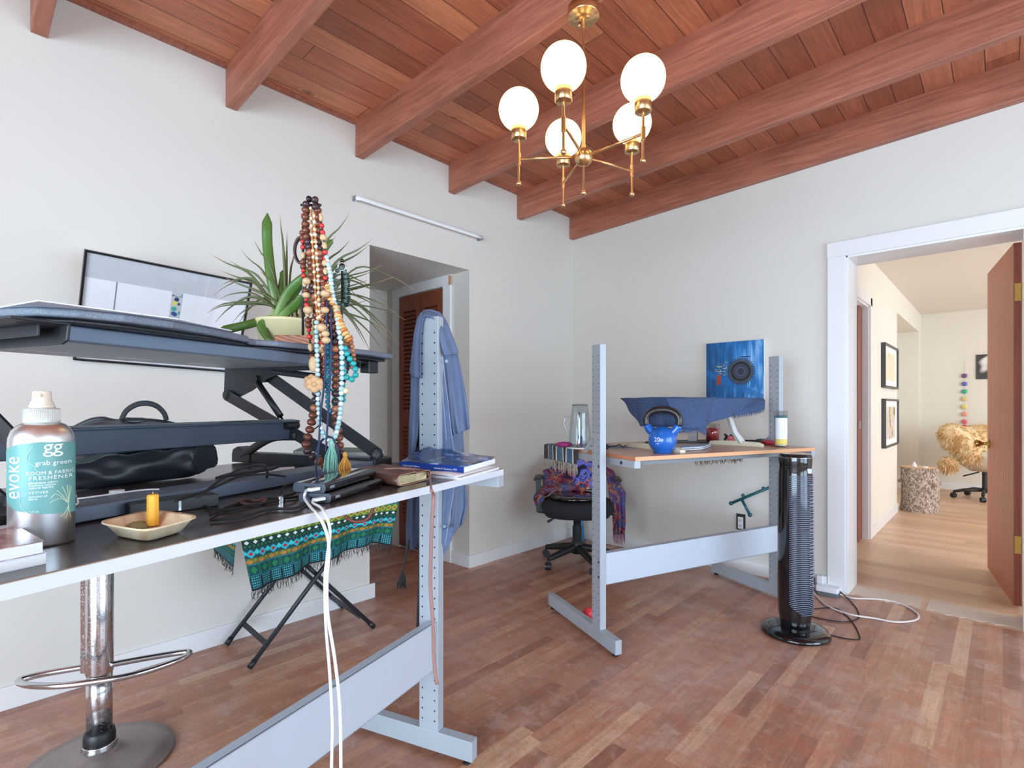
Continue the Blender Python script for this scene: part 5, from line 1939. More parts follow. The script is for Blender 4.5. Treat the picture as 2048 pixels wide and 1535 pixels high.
# ------------------------------------------------------------------ bar stool under the near desk
def stool():
    c = atz(199, 1512, .02)
    t = thing('bar_stool', 'worn chrome bar stool post with footring and rusty round base under the near desk', 'stool', (c.x, c.y, 0), AZ)
    RUST, tt, b = nt('pitted_chrome')
    tc = N(tt, 'ShaderNodeTexCoord')
    n1_ = N(tt, 'ShaderNodeTexNoise', i_Scale=160.0, i_Detail=4.0); tt.links.new(tc.outputs['Object'], n1_.inputs[0])
    n2_ = N(tt, 'ShaderNodeTexNoise', i_Scale=6.0, i_Detail=3.0); tt.links.new(tc.outputs['Object'], n2_.inputs[0])
    fac = M_(tt, 'MULTIPLY', ramp(tt, n1_.outputs['Fac'], [(0.55, (0, 0, 0, 1)), (0.64, (.8, .8, .8, 1))]), ramp(tt, n2_.outputs['Fac'], [(0.4, (0.1, 0.1, 0.1, 1)), (0.6, (1, 1, 1, 1))]))
    tt.links.new(mixc(tt, fac, (0.66, 0.66, 0.68, 1), rgb(120, 84, 66)), b.inputs['Base Color'])
    tt.links.new(M_(tt, 'SUBTRACT', 1.0, M_(tt, 'MULTIPLY', fac, .75)), b.inputs['Metallic'])
    tt.links.new(M_(tt, 'ADD', .16, M_(tt, 'MULTIPLY', fac, .5)), b.inputs['Roughness'])
    f = MB(); f.lathe([(0, .0), (.195, .0), (.205, .006), (.203, .012), (.15, .024), (.085, .036), (.06, .045), (.052, .052), (0, .052)], (0, 0, 0), 56)
    f.build('base', mat('base_dull', rgb(150, 138, 134), .38, .6, var=.35, scale=220), t)
    MB().lathe([(.045, .05), (.048, .056), (.044, .062), (.046, .066), (.041, .07), (0, .07)], (0, 0, 0), 40).build('base_collar', CHROME, t)
    MB().lathe([(.0, .066), (.043, .066), (.043, .088), (.040, .105), (.037, .108), (0, .108)], (0, 0, 0), 32).build('rubber_sleeve', BLACKP, t)
    MB().lathe([(0, .10), (.0345, .10), (.0345, .31), (0, .31)], (0, 0, 0), 32).build('lower_post', RUST, t)
    MB().lathe([(.0365, .292), (.0375, .297), (.0375, .68), (.034, .685), (0, .685)], (0, 0, 0), 32).build('upper_post', RUST, t)
    # welded fin beside the post
    MB().box(-.040, -.012, -.03, -.0, .300, .68).build('channel', RUST, t, bevel=.004)
    zr = .315
    f = MB()
    pts = [(.03, -.005, zr + .03), (.10, -.03, zr + .02), (.16, -.055, zr + .012), (.19, -.09, zr), (.19, -.125, zr), (.15, -.165, zr), (.07, -.195, zr), (0, -.20, zr), (-.08, -.19, zr), (-.15, -.16, zr), (-.185, -.12, zr), (-.175, -.09, zr),
           (-.12, -.05, zr + .008), (-.03, -.02, zr + .02)]
    pts = [(x_ * .98, y_, .315) for x_, y_ in ((.032, .0), (.12, .045), (.215, .085), (.245, .08), (.238, .03), (.16, -.06), (.06, -.105), (-.02, -.125), (-.10, -.125), (-.155, -.11), (-.170, -.09), (-.13, -.055), (-.03, -.01))]
    f.tube(smooth(pts, 6), .0095, 12)
    f.build('footring', CHROME, t)
    MB().lathe([(0, .682), (.10, .682), (.17, .69), (.185, .70), (.185, .735), (.17, .748), (0, .75)], (0, 0, 0), 40).build('seat', BLACKP, t)
stool()


# ------------------------------------------------------------------ folding table with woven cloth
def tray_table():
    t = thing('folding_table', 'folding table on thin black crossed legs covered by the green woven cloth', 'table', (0, 0, 0))
    F = [Vector((-2.715, .885, 0)), Vector((-2.401, .874, 0)), Vector((-2.715, 1.506, 0)), Vector((-2.354, 1.477, 0))]
    H_ = .655
    LG = mat('leg_black', rgb(52, 57, 64), .4, .3, var=.08)
    for i, j in ((0, 2), (2, 0), (1, 3), (3, 1)):
        a = F[i] + Vector((0, 0, .008)); b = F[j] + Vector((0, 0, H_ - .012))
        b.y += -.04 if j >= 2 else .04
        off = .012 if i in (0, 1) else -.012
        a.x += off; b.x += off
        m = MB(); m.tube([a, b], .0105, 12); lo = m.build('leg', LG, t)
        dd = (b - a).normalized()
        MB().tube([a - dd * .0, a + dd * .035], .0125, 12).build('foot_cap', BLACKP, lo)
    for i, j in ((0, 1), (2, 3)):
        off = .012 if i == 0 else -.012
        a, b = F[i].copy(), F[j].copy()
        k = .085
        a.y += (1 if i == 0 else -1) * k * .9; b.y += (1 if i == 0 else -1) * k * .9
        MB().bar(a + Vector((off, 0, k)), b + Vector((off, 0, k)), .012, .022).build('cross_bar', LG, t)
    f = MB(); f.box(-2.733, -2.335, .835, 1.555, H_ - .012, H_ + .004)
    f.build('table_top', mat('table_top_dark', rgb(60, 50, 44), .5), t, bevel=.004)
    # woven cloth
    CL, tt, b = nt('woven_green_cloth')
    u, v = uvnodes(tt)
    U = M_(tt, 'MULTIPLY', u, 15.0)
    fu = M_(tt, 'FRACT', U)
    cu = M_(tt, 'ABSOLUTE', M_(tt, 'SUBTRACT', fu, .5))
    col = rgb(18, 40, 44)
    c = N(tt, 'ShaderNodeRGB'); c.outputs[0].default_value = col
    c = c.outputs[0]
    def band(v0, v1):
        return M_(tt, 'MULTIPLY', M_(tt, 'GREATER_THAN', v, v0), M_(tt, 'LESS_THAN', v, v1))
    def lay(mask, colr):
        nonlocal c
        c = mixc(tt, mask, c, colr)
    def diamond(vc, rv, k, r=.5, off=0.0, hollow=None):
        f_ = M_(tt, 'FRACT', M_(tt, 'ADD', M_(tt, 'MULTIPLY', u, k), off))
        a = M_(tt, 'ABSOLUTE', M_(tt, 'SUBTRACT', f_, .5))
        q = M_(tt, 'DIVIDE', M_(tt, 'ABSOLUTE', M_(tt, 'SUBTRACT', v, vc)), rv)
        s = M_(tt, 'ADD', M_(tt, 'DIVIDE', a, r), q)
        m = M_(tt, 'LESS_THAN', s, 1.0)
        if hollow:
            m = M_(tt, 'MULTIPLY', m, M_(tt, 'GREATER_THAN', s, hollow))
        return m
    # v: 0 = top edge at the table, 1 = hem
    lay(band(0, .12), rgb(20, 120, 130)); lay(diamond(.06, .05, 15, .4), rgb(176, 60, 60)); lay(diamond(.06, .05, 30, .4, .25), rgb(40, 180, 190))
    lay(band(.12, .27), rgb(96, 128, 52)); lay(diamond(.195, .07, 22, .5, 0, .55), rgb(172, 188, 84)); lay(diamond(.195, .035, 22, .25), rgb(170, 84, 50))
    lay(band(.27, .40), rgb(16, 58, 52)); lay(diamond(.31, .03, 22, .28), rgb(226, 236, 232)); lay(diamond(.365, .025, 44, .35), rgb(34, 110, 80))
    lay(band(.40, .54), rgb(14, 74, 84)); lay(diamond(.475, .066, 15, .42, 0, .35), rgb(46, 176, 190)); lay(diamond(.475, .03, 15, .2), rgb(178, 44, 62)); lay(diamond(.455, .045, 15, .22, .5), rgb(60, 200, 206))
    lay(band(.54, .62), rgb(104, 104, 40)); lay(diamond(.585, .032, 15, .3, .2), rgb(214, 122, 70)); lay(diamond(.57, .03, 30, .3), rgb(140, 140, 60))
    lay(band(.62, .80), rgb(12, 70, 78)); lay(diamond(.71, .06, 15, .28), rgb(24, 122, 74)); lay(M_(tt, 'MULTIPLY', band(.635, .785), M_(tt, 'MULTIPLY', M_(tt, 'GREATER_THAN', cu, .40), M_(tt, 'LESS_THAN', cu, .46))), rgb(28, 120, 60))
    dash = M_(tt, 'GREATER_THAN', M_(tt, 'SINE', M_(tt, 'MULTIPLY', u, 560.0)), -.1)
    lay(M_(tt, 'MULTIPLY', dash, M_(tt, 'MAXIMUM', band(.62, .638), band(.785, .80))), rgb(30, 150, 170))
    lay(band(.80, .98), rgb(14, 66, 76))
    rowm = M_(tt, 'GREATER_THAN', M_(tt, 'SINE', M_(tt, 'MULTIPLY', v, 170.0)), .15)
    lay(M_(tt, 'MULTIPLY', M_(tt, 'MULTIPLY', band(.80, .97), rowm), M_(tt, 'MULTIPLY', dash, M_(tt, 'LESS_THAN', cu, .40))), rgb(80, 196, 196))
    lay(M_(tt, 'MULTIPLY', band(.82, .97), M_(tt, 'GREATER_THAN', cu, .44)), rgb(14, 26, 44))
    lay(band(.975, 1.1), rgb(20, 24, 34))
    tt.links.new(c, b.inputs['Base Color'])
    setp(b, Roughness=.85)
    X = -2.325
    def hem(u_, v_, X_=X):
        return atx(u_, v_, X_)
    T_ = [Vector((X - .0, .80, H_ + .008)), Vector((X, 1.0, H_ + .008)), Vector((X, 1.2, H_ + .008)), Vector((X, 1.4, H_ + .008)), Vector((X, 1.60, H_ + .008))]
    B_ = [hem(498, 1178), hem(560, 1158), hem(612, 1134), hem(660, 1112), hem(705, 1096), hem(745, 1085), hem(773, 1088)]
    A_, B2 = resample(T_, 60), resample(B_, 60)
    rows = []
    nv = 26
    for i in range(nv):
        s = i / (nv - 1)
        rows.append([A_[j].lerp(B2[j], s) + Vector((.022 * s * math.sin(j * .42 + 1.2 * s) + .012 * s * math.sin(j * .23) + .012, 0, 0)) for j in range(60)])
    # top lies on the table: carry the sheet back to the wall side
    f = MB()
    f.sheet(rows)
    t2 = thing('woven_cloth', 'green and turquoise woven cloth with black fringe draped over the folding table', 'cloth', (0, 0, 0))
    f.build('hanging_side', CL, t2, solid=.0025)
    f = MB()
    f.sheet([[Vector((X + .012 - (.40) * i / 8, p.y, H_ + .0085)) for p in A_] for i in range(9)])
    f.build('top_side', CL, t2, solid=.0025)
    rows = [[Vector((-2.739, p.y - .02, (H_ + .0085) - .20 * i / 8 * (1 - .3 * math.sin(p.y * 5)))) for p in A_] for i in range(9)]
    f = MB()
    hp = rows and [Vector((p.x + .003, p.y, p.z)) for p in [r_ for r_ in [x for x in rows[-1]]]]
    fringe(f, [Vector((p.x - .002, p.y, p.z)) for p in rows_end] if False else [A_[j].lerp(B2[j], 1) + Vector((.022 * math.sin(j * .42 + 1.2) + .012 * math.sin(j * .23) + .012, 0, 0)) for j in range(60)], 150, .042, .0013, .006)
    fo = f.build('fringe', mat('fringe_black', rgb(34, 32, 40), .8), t2)
    fo['kind'] = 'stuff'
    # far end of the same cloth peeping out at the left
    f = MB()
    q = [Vector((-2.60, .80, .50)), Vector((-2.36, .80, .47))]
    f.sheet([[a + (b_ - a) * k / 4 for k in range(5)] for a, b_ in ((Vector((-2.70, .802, H_ + .008)), Vector((-2.32, .802, H_ + .008))), (q[0], q[1]))])
    f.build('end_flap', CL, t2, solid=.0025)
    f = MB(); fringe(f, q, 26, .04, .0013, .006)
    f.build('fringe', mat('fringe_black', rgb(34, 32, 40), .8), t2)['kind'] = 'stuff'
tray_table()


# ------------------------------------------------------------------ denim jacket over the leg of the near desk
def jacket():
    t = thing('denim_jacket', 'blue chambray jacket hooked by its collar over the right leg of the near desk', 'jacket', (0, 0, 0))
    DEN, tt, b = nt('chambray')
    tc = N(tt, 'ShaderNodeTexCoord')
    nz = N(tt, 'ShaderNodeTexNoise', i_Scale=420.0, i_Detail=2.0); tt.links.new(tc.outputs['Object'], nz.inputs[0])
    n2 = N(tt, 'ShaderNodeTexNoise', i_Scale=14.0, i_Detail=4.0); tt.links.new(tc.outputs['Object'], n2.inputs[0])
    c = mixc(tt, nz.outputs['Fac'], rgb(70, 84, 112), rgb(112, 128, 160))
    c = mixc(tt, M_(tt, 'MULTIPLY', ramp(tt, n2.outputs['Fac'], [(.4, (0, 0, 0, 1)), (.7, (1, 1, 1, 1))]), .3), c, rgb(122, 138, 168))
    tt.links.new(c, b.inputs['Base Color']); setp(b, Roughness=.85)
    bp = N(tt, 'ShaderNodeBump', i_Strength=.3, i_Distance=.002); tt.links.new(n2.outputs['Fac'], bp.inputs['Height']); tt.links.new(bp.outputs[0], b.inputs['Normal'])
    DARK = mat('jacket_lining', rgb(52, 60, 80), .9, var=.3, scale=40)
    EDG = mat('seam_pale', rgb(150, 164, 190), .8, var=.2, scale=200)
    S = lambda L, d: [atd(u, v, d if len(p) < 3 else d + p[2]) for p in L for (u, v) in [p[:2]]]
    # collar strip on the left and the arch over the top
    cloth('collar_band', S([(858, 640), (850, 625), (843, 622), (834, 637), (828, 665), (824, 700), (819, 742), (822, 752)], 1.735), S([(862, 640), (856, 632), (852, 632), (846, 642), (843, 670), (842, 700), (842, 738), (842, 756)], 1.72), DEN, t, 8, 30, .004, 1.5)
    cloth('collar_flap', S([(846, 632), (855, 631), (866, 636), (874, 650), (879, 680), (884, 700), (890, 712)], 1.71), S([(846, 621), (862, 619), (880, 625), (892, 641), (902, 666), (911, 690), (917, 706)], 1.765), DEN, t, 12, 30, .006, 1.6, .5, solid=.005)
    cloth('sleeve', S([(886, 704), (889, 740), (893, 790), (900, 840), (906, 870)], 1.755), S([(914, 704), (921, 735), (930, 780), (935, 815), (940, 857)], 1.80), DEN, t, 26, 34, .009, 1.5, .8, solid=.004)
    cloth('sleeve_back', S([(886, 704), (889, 740), (893, 790), (900, 840), (906, 870)], 1.77), S([(914, 704), (921, 735), (930, 780), (935, 815), (939, 856)], 1.84), DEN, t, 20, 24, .007, 1.2, 2.0, solid=.003)
    cloth('front_panel', S([(873, 655), (874, 720), (874, 800), (876, 900), (874, 990), (872, 1060), (874, 1102)], 1.735), S([(884, 690), (892, 760), (902, 850), (912, 930), (905, 1000), (896, 1060), (884, 1110)], 1.74), DEN, t, 20, 50, .007, 1.2, .3, solid=.004)
    cloth('back_panel', S([(893, 850), (900, 900), (904, 960), (902, 1030), (896, 1080), (880, 1108)], 1.765), S([(926, 860), (928, 900), (932, 960), (935, 1010), (926, 1045), (904, 1062)], 1.83), DEN, t, 24, 40, .011, 1.4, 1.4, solid=.004)
    cloth('cuff', S([(874, 1062), (873, 1085), (876, 1105)], 1.728), S([(907, 1050), (905, 1075), (886, 1109)], 1.745), DEN, t, 10, 10, .004, 1.5, 1.0, solid=.008)
    for pts in ([(886, 712), (889, 750), (897, 810), (902, 860), (908, 900), (912, 935), (906, 990), (898, 1040), (890, 1090)], [(880, 712), (884, 760), (889, 830), (893, 880)]):
        MB().tube(smooth(S(pts, 1.722), 6), .0011, 5).build('seam', EDG, t)
    cloth('lining_panel', S([(826, 745), (822, 800), (819, 860), (817, 930), (814, 1000), (811, 1060), (812, 1100)], 1.79), S([(842, 750), (843, 800), (843, 870), (842, 940), (842, 1010), (842, 1060), (842, 1092)], 1.775), DARK, t, 12, 40, .010, 1.4, .7, solid=.004)
    cloth('left_panel', S([(822, 750), (821, 800), (818, 850), (816, 930)], 1.765), S([(838, 752), (840, 800), (836, 870), (826, 925)], 1.755), DEN, t, 8, 24, .007, 1.2, .2, solid=.004)
    b0 = atd(893, 722, 1.715)
    MB().cyl(tuple(b0), .0055, -0.0015, .0015, 16, axis=(_fw[0], _fw[1], 0)).build('button', mat('jacket_button', rgb(110, 126, 156), .3), t)
    b0 = atd(889, 1052, 1.712)
    MB().cyl(tuple(b0), .0055, -0.0015, .0015, 16, axis=(_fw[0], _fw[1], 0)).build('button', mat('jacket_button', rgb(110, 126, 156), .3), t)
    # black belt hanging behind the leg, and dark cord with tassel
    th = thing('black_belt', 'narrow black belt hanging straight down beside the leg of the near desk', 'belt', (0, 0, 0))
    f = MB(); f.tube(smooth(S([(841, 1000), (840, 1080), (838, 1160), (836, 1220), (835, 1262)], 1.76), 5), .0042, 8, flat=((_fw[0], _fw[1], 0), .35)); f.build('strap', RUBBER, th)
    th = thing('tassel_cord', 'black cord ending in a tassel hanging below the jacket', 'tassel', (0, 0, 0))
    f = MB(); f.tube(smooth(S([(818, 1080), (814, 1100), (809, 1125), (805, 1145)], 1.78), 5), .004, 8); f.build('cord', RUBBER, th)
    f = MB(); rnd = random.Random(4)
    a = atd(805, 1143, 1.78)
    for i in range(70):
        e = atd(803 + rnd.uniform(-10, 10), 1172 + rnd.uniform(-6, 8), 1.78 + rnd.uniform(-.015, .015))
        m_ = a.lerp(e, .5) + (e - a) * 0 + Vector((rnd.uniform(-.004, .004), rnd.uniform(-.004, .004), 0))
        f.tube([a, m_, e], [.0018, .0016, .0008], 4, caps=False)
    f.build('tassel', RUBBER, th)
jacket()
# ------------------------------------------------------------------ second desk: things on it
T2 = TOP2
SD2 = (FR2 - FL2).normalized()
DV2 = Vector(dv2)
def kettlebell():
    c = atz(1325, 907, T2); d = c.x * _fw[0] + c.y * _fw[1] + .05
    c = atd(1325, 810, d); c.z = T2
    face = math.atan2(-c.y, -c.x)
    t = thing('kettlebell', 'blue 20 pound kettlebell with a black handle on the beech desk', 'kettlebell', tuple(c), face + R(90) + R(-12))
    BL = mat('kettle_blue', rgb(22, 98, 186), .22, var=.06, Coat_Weight=.4)
    KB = mat('kettle_black', rgb(40, 36, 36), .25, var=.3, scale=20)
    r = .0695
    f = MB()
    prof = [(0, 0), (.040, 0), (.046, .003)]
    for k in range(3, 25):
        a = math.pi * k / 24
        z = .064 - r * math.cos(a)
        if z > .004: prof.append((r * math.sin(a), z))
    prof[-1] = (0, .064 + r)
    f.lathe(prof, (0, 0, 0), 48)
    f.build('bell', BL, t)
    pts = [(-.038, 0, .092), (-.062, 0, .114), (-.077, 0, .138), (-.081, 0, .166), (-.068, 0, .194), (-.036, 0, .211), (0, 0, .2145), (.036, 0, .211), (.068, 0, .194), (.081, 0, .166), (.077, 0, .138), (.062, 0, .114), (.038, 0, .092)]
    P = smooth([Vector(p) for p in pts], 5)
    lo = [p for p in P if p.z <= .142]
    L_ = [p for p in lo if p.x < 0]; R_ = [p for p in lo if p.x > 0]
    mid = P[len(L_) - 1:len(P) - len(R_) + 1]
    MB().tube(L_, [.024 - .006 * i / len(L_) for i in range(len(L_))], 16).build('handle_root', BL, t)
    MB().tube(R_[::-1], [.024 - .006 * i / len(R_) for i in range(len(R_))], 16).build('handle_root', BL, t)
    MB().tube(mid, .0180, 16).build('handle', KB, t)
    W_ = mat('kettle_print', rgb(225, 230, 236), .5, var=0)
    def fn(z0, x0=0.0):
        def g(x, y, z):
            zz = z0 + y - .064
            rr_ = math.sqrt(max(r * r - zz * zz, 1e-6)) + .0006
            a = math.asin(max(-.99, min(.99, (x + x0) / rr_)))
            return Vector((math.sin(a) * rr_, -math.cos(a) * rr_, zz + .064))
        return g
    text_obj('lettering', '20', .030, W_, t, fn(.060, -.012), align='CENTER', cuts=2)
    text_obj('lettering', 'LBS', .011, W_, t, fn(.046, -.010), align='CENTER', cuts=2)
kettlebell()


def draped_stand():
    F0 = Vector((-1.24, 2.47)); a71, a160 = R(71), R(160)
    u1 = Vector((math.cos(a71), math.sin(a71))); u2 = Vector((math.cos(a160), math.sin(a160)))
    t = thing('laptop_stand', 'cream footed laptop stand hidden under the navy cloth on the beech desk', 'stand', (0, 0, 0))
    CRM = mat('cream_plastic', rgb(226, 216, 190), .45, var=.03)
    CRG = mat('stand_grey', rgb(206, 206, 202), .4, var=.03)
    # right foot and post
    def foot(A, B, post, top):
        f = MB()
        A, B = Vector(A), Vector(B)
        dd = (B - A).normalized(); n = Vector((-dd.y, dd.x, 0)) * .017
        L = (B - A).length
        sec = [(0, 0), (L, 0), (L, .014), (L * .96, .024), (L * .55, .030), (L * .08, .026), (0, .016)]
        vs = [A + dd * s - n + Vector((0, 0, z)) for s, z in sec] + [A + dd * s + n + Vector((0, 0, z)) for s, z in sec]
        m_ = len(sec)
        f.add(vs, [tuple(range(m_)), tuple(range(2 * m_ - 1, m_ - 1, -1))] + [(i, i + m_, (i + 1) % m_ + m_, (i + 1) % m_) for i in range(m_)])
        f.build('foot', CRM, t, bevel=.003)
        f = MB()
        p, q = Vector(post), Vector(top)
        f.tube([p - dd * .018 + Vector((0, 0, .0)), p.lerp(q, .25), q], [.026, .018, .017], 4)
        f.build('post', CRG, t, bevel=.002)
    A, B = atz(1526, 894, T2), atz(1420, 888, T2)
    p = A.lerp(B, .45) + Vector((0, 0, .018))
    q = atd(1447, 828, p.x * _fw[0] + p.y * _fw[1] + .02); q.z = 1.15
    foot(A, B, p, (q.x, q.y, 1.172))
    A, B = atz(1366, 906, T2), atz(1257, 893, T2)
    p = A.lerp(B, .5) + Vector((0, 0, .018))
    q = atd(1308, 830, p.x * _fw[0] + p.y * _fw[1] + .02)
    foot(A, B, p, (q.x, q.y, 1.172))
    f = MB()
    C0 = F0 + u1 * .012 + u2 * .012
    f.prism([C0, C0 + u1 * .70, C0 + u1 * .70 + u2 * .34, C0 + u2 * .34], 1.172, 1.185, axis=2)
    f.build('shelf', CRG, t, bevel=.004)
    NV, tt, b = nt('navy_linen')
    tc = N(tt, 'ShaderNodeTexCoord')
    mp = N(tt, 'ShaderNodeMapping'); mp.inputs['Scale'].default_value = (60, 60, 900); mp.inputs['Rotation'].default_value = (0, 0, 0)
    tt.links.new(tc.outputs['Object'], mp.inputs[0])
    nz = N(tt, 'ShaderNodeTexNoise', i_Scale=1.0, i_Detail=3.0); tt.links.new(mp.outputs[0], nz.inputs[0])
    mp2 = N(tt, 'ShaderNodeMapping'); mp2.inputs['Scale'].default_value = (900, 900, 60)
    tt.links.new(tc.outputs['Object'], mp2.inputs[0])
    n2 = N(tt, 'ShaderNodeTexNoise', i_Scale=1.0, i_Detail=3.0); tt.links.new(mp2.outputs[0], n2.inputs[0])
    tt.links.new(ramp(tt, M_(tt, 'MULTIPLY', M_(tt, 'ADD', nz.outputs['Fac'], n2.outputs['Fac']), .5), [(.36, rgb(38, 50, 76)), (.62, rgb(76, 98, 140))]), b.inputs['Base Color'])
    setp(b, Roughness=.9)
    tc_ = thing('navy_cloth', 'frayed navy linen cloth draped over the stand on the beech desk', 'cloth', (0, 0, 0))
    zt = 1.190
    # top sheet
    f = MB()
    rows = []
    for i in range(7):
        rows.append([Vector((*(F0 + u1 * (.735 * j / 14) + u2 * (.37 * i / 6)), zt + .0015 * math.sin(j * 1.3 + i))) for j in range(15)])
    f.sheet(rows)
    f.build('top', NV, tc_, solid=.003)
    # hanging front
    top = [Vector((*(F0 + u1 * s), zt)) for s in (-.012, .1, .2, .3, .42, .55, .65, .735)]
    def dd(u, v, k):
        P = F0 + u1 * k - u2 * .03
        return atd(u, v, P.x * _fw[0] + P.y * _fw[1])
    hem = [dd(1346, 853, .0), dd(1375, 857, .12), dd(1393, 856, .2), dd(1412, 848, .3), dd(1436, 838, .42), dd(1468, 826, .55), dd(1505, 812, .65), dd(1529, 803, .73)]
    A_, B_ = resample(top, 40), resample(hem, 40)
    rows = []
    nn_ = Vector((-u2.x, -u2.y, 0))
    for i in range(16):
        s = i / 15
        rows.append([A_[j].lerp(B_[j], s) + nn_ * (s * (.018 * math.sin(j * .55 + 2.2 * s) + .02)) + nn_ * .022 * math.sin(math.pi * s) * math.exp(-((j - 6) / 5) ** 2) for j in range(40)])
    MB().sheet(rows).build('front_drape', NV, tc_, solid=.003)
    # hanging left side
    def de(u, v, k):
        P = F0 + u2 * k - u1 * .02
        return atd(u, v, P.x * _fw[0] + P.y * _fw[1])
    top = [Vector((*(F0 + u2 * s), zt)) for s in (-.012, .1, .2, .3, .375)]
    hem = [de(1366, 852, -.03), de(1320, 853, .08), de(1282, 852, .2), de(1268, 826, .3), de(1252, 804, .375)]
    A_, B_ = resample(top, 24), resample(hem, 24)
    rows = []
    for i in range(14):
        s = i / 13
        rows.append([A_[j].lerp(B_[j], s) - Vector((u1.x, u1.y, 0)) * (s * .012 * (1 + math.sin(j * .7 + s))) for j in range(24)])
    MB().sheet(rows).build('side_drape', NV, tc_, solid=.003)
    # pointed corners and frayed edge
    pt = [dd(1330, 853, .0), dd(1372, 862, .1), dd(1398, 858, .2), dd(1412, 852, .28)]
    f = MB()
    f.add([dd(1352, 850, .03), dd(1412, 846, .3), dd(1411, 870, .25), dd(1396, 860, .2), dd(1368, 864, .1)], [(0, 1, 2, 3, 4)])
    f.build('corner_point', NV, tc_, solid=.003)
    f = MB()
    fringe(f, [dd(1338, 855, .0), dd(1356, 862, .05), dd(1380, 862, .15), dd(1398, 862, .2)], 50, .012, .0009, .003)
    sag = [dd(1462, 829, .52), dd(1490, 826, .6), dd(1512, 822, .68), dd(1529, 816, .73)]
    fringe(f, sag, 90, .022, .0010, .004)
    f.build('frayed_edge', NV, tc_)['kind'] = 'stuff'
    f = MB()
    f.sheet([[p for p in resample([dd(1455, 831, .5), dd(1490, 815, .62), dd(1530, 800, .735)], 14)], [p - Vector((0, 0, .004)) for p in resample(sag, 14)]])
    f.build('right_flap', NV, tc_, solid=.003)
draped_stand()


def glass_jug():
    c = atz(1160, 896, T2)
    t = thing('glass_jug', 'clear glass jug standing upside down on the left end of the beech desk', 'jug', tuple(c), AZ)
    G = thin_glass('jug_glass', (.92, .95, .965, 1), f0=.055)
    GE = mat('glass_rim', rgb(130, 146, 148), .08, var=.1, Transmission_Weight=.6)
    f = MB()
    f.lathe([(.060, .004), (.062, .02), (.058, .10), (.050, .18), (.044, .225), (.036, .237), (.0, .240)], (0, 0, 0), 40)
    f.lathe([(.056, .004), (.058, .02), (.054, .10), (.046, .18), (.040, .222), (.033, .232), (.0, .235)], (0, 0, 0), 40)
    f.build('body', G, t)
    MB().tube([(math.cos(R(15 * k)) * .0415, math.sin(R(15 * k)) * .0415, .229) for k in range(24)], .003, 8, closed=True).build('base_rim', GE, t)
    MB().tube([(math.cos(R(15 * k)) * .0605, math.sin(R(15 * k)) * .0605, .004) for k in range(24)], .003, 8, closed=True).build('mouth_rim', GE, t)
    f = MB()
    f.tube(smooth([(-.055, 0, .165), (-.078, 0, .16), (-.088, 0, .13), (-.078, 0, .095), (-.060, 0, .06)], 6), .0065, 10)
    f.build('handle', G, t)
    f = MB().lathe([(0, 0), (.072, 0), (.078, .004), (.07, .008), (0, .006)], (0, 0, 0), 32)
    th = thing('glass_dish', 'white rimmed glass dish beneath the upturned jug', 'dish', tuple(c), 0)
    f.build('dish', mat('dish_white', rgb(232, 236, 238), .15, var=.03), th)
    t.location.z += .0085
    f = MB(); f.tube([(.0, .02, .006), (-.006, .0, .10)], [.006, .004], 8); f.tube([(-.006, 0, .10), (-.004, 0, .19)], [.003, .0045], 8)
    tt = thing('paintbrush', 'dark handled brush standing inside the glass jug', 'brush', (c.x, c.y, c.z + .0085), AZ)
    f.build('brush', mat('brush_handle', rgb(70, 80, 86), .3), tt)
    MB().lathe([(.0, 0), (.009, .0), (.011, .025), (.006, .055), (0, .06)], (0.008, -.01, .002), 12).build('ferrule_blue', mat('ferrule_blue', rgb(66, 88, 140), .4), tt)
    MB().lathe([(.0, 0), (.008, .0), (.009, .02), (.005, .04), (0, .045)], (-.012, -.012, .002), 12).build('ferrule_rust', mat('ferrule_rust', rgb(150, 86, 60), .4), tt)
glass_jug()


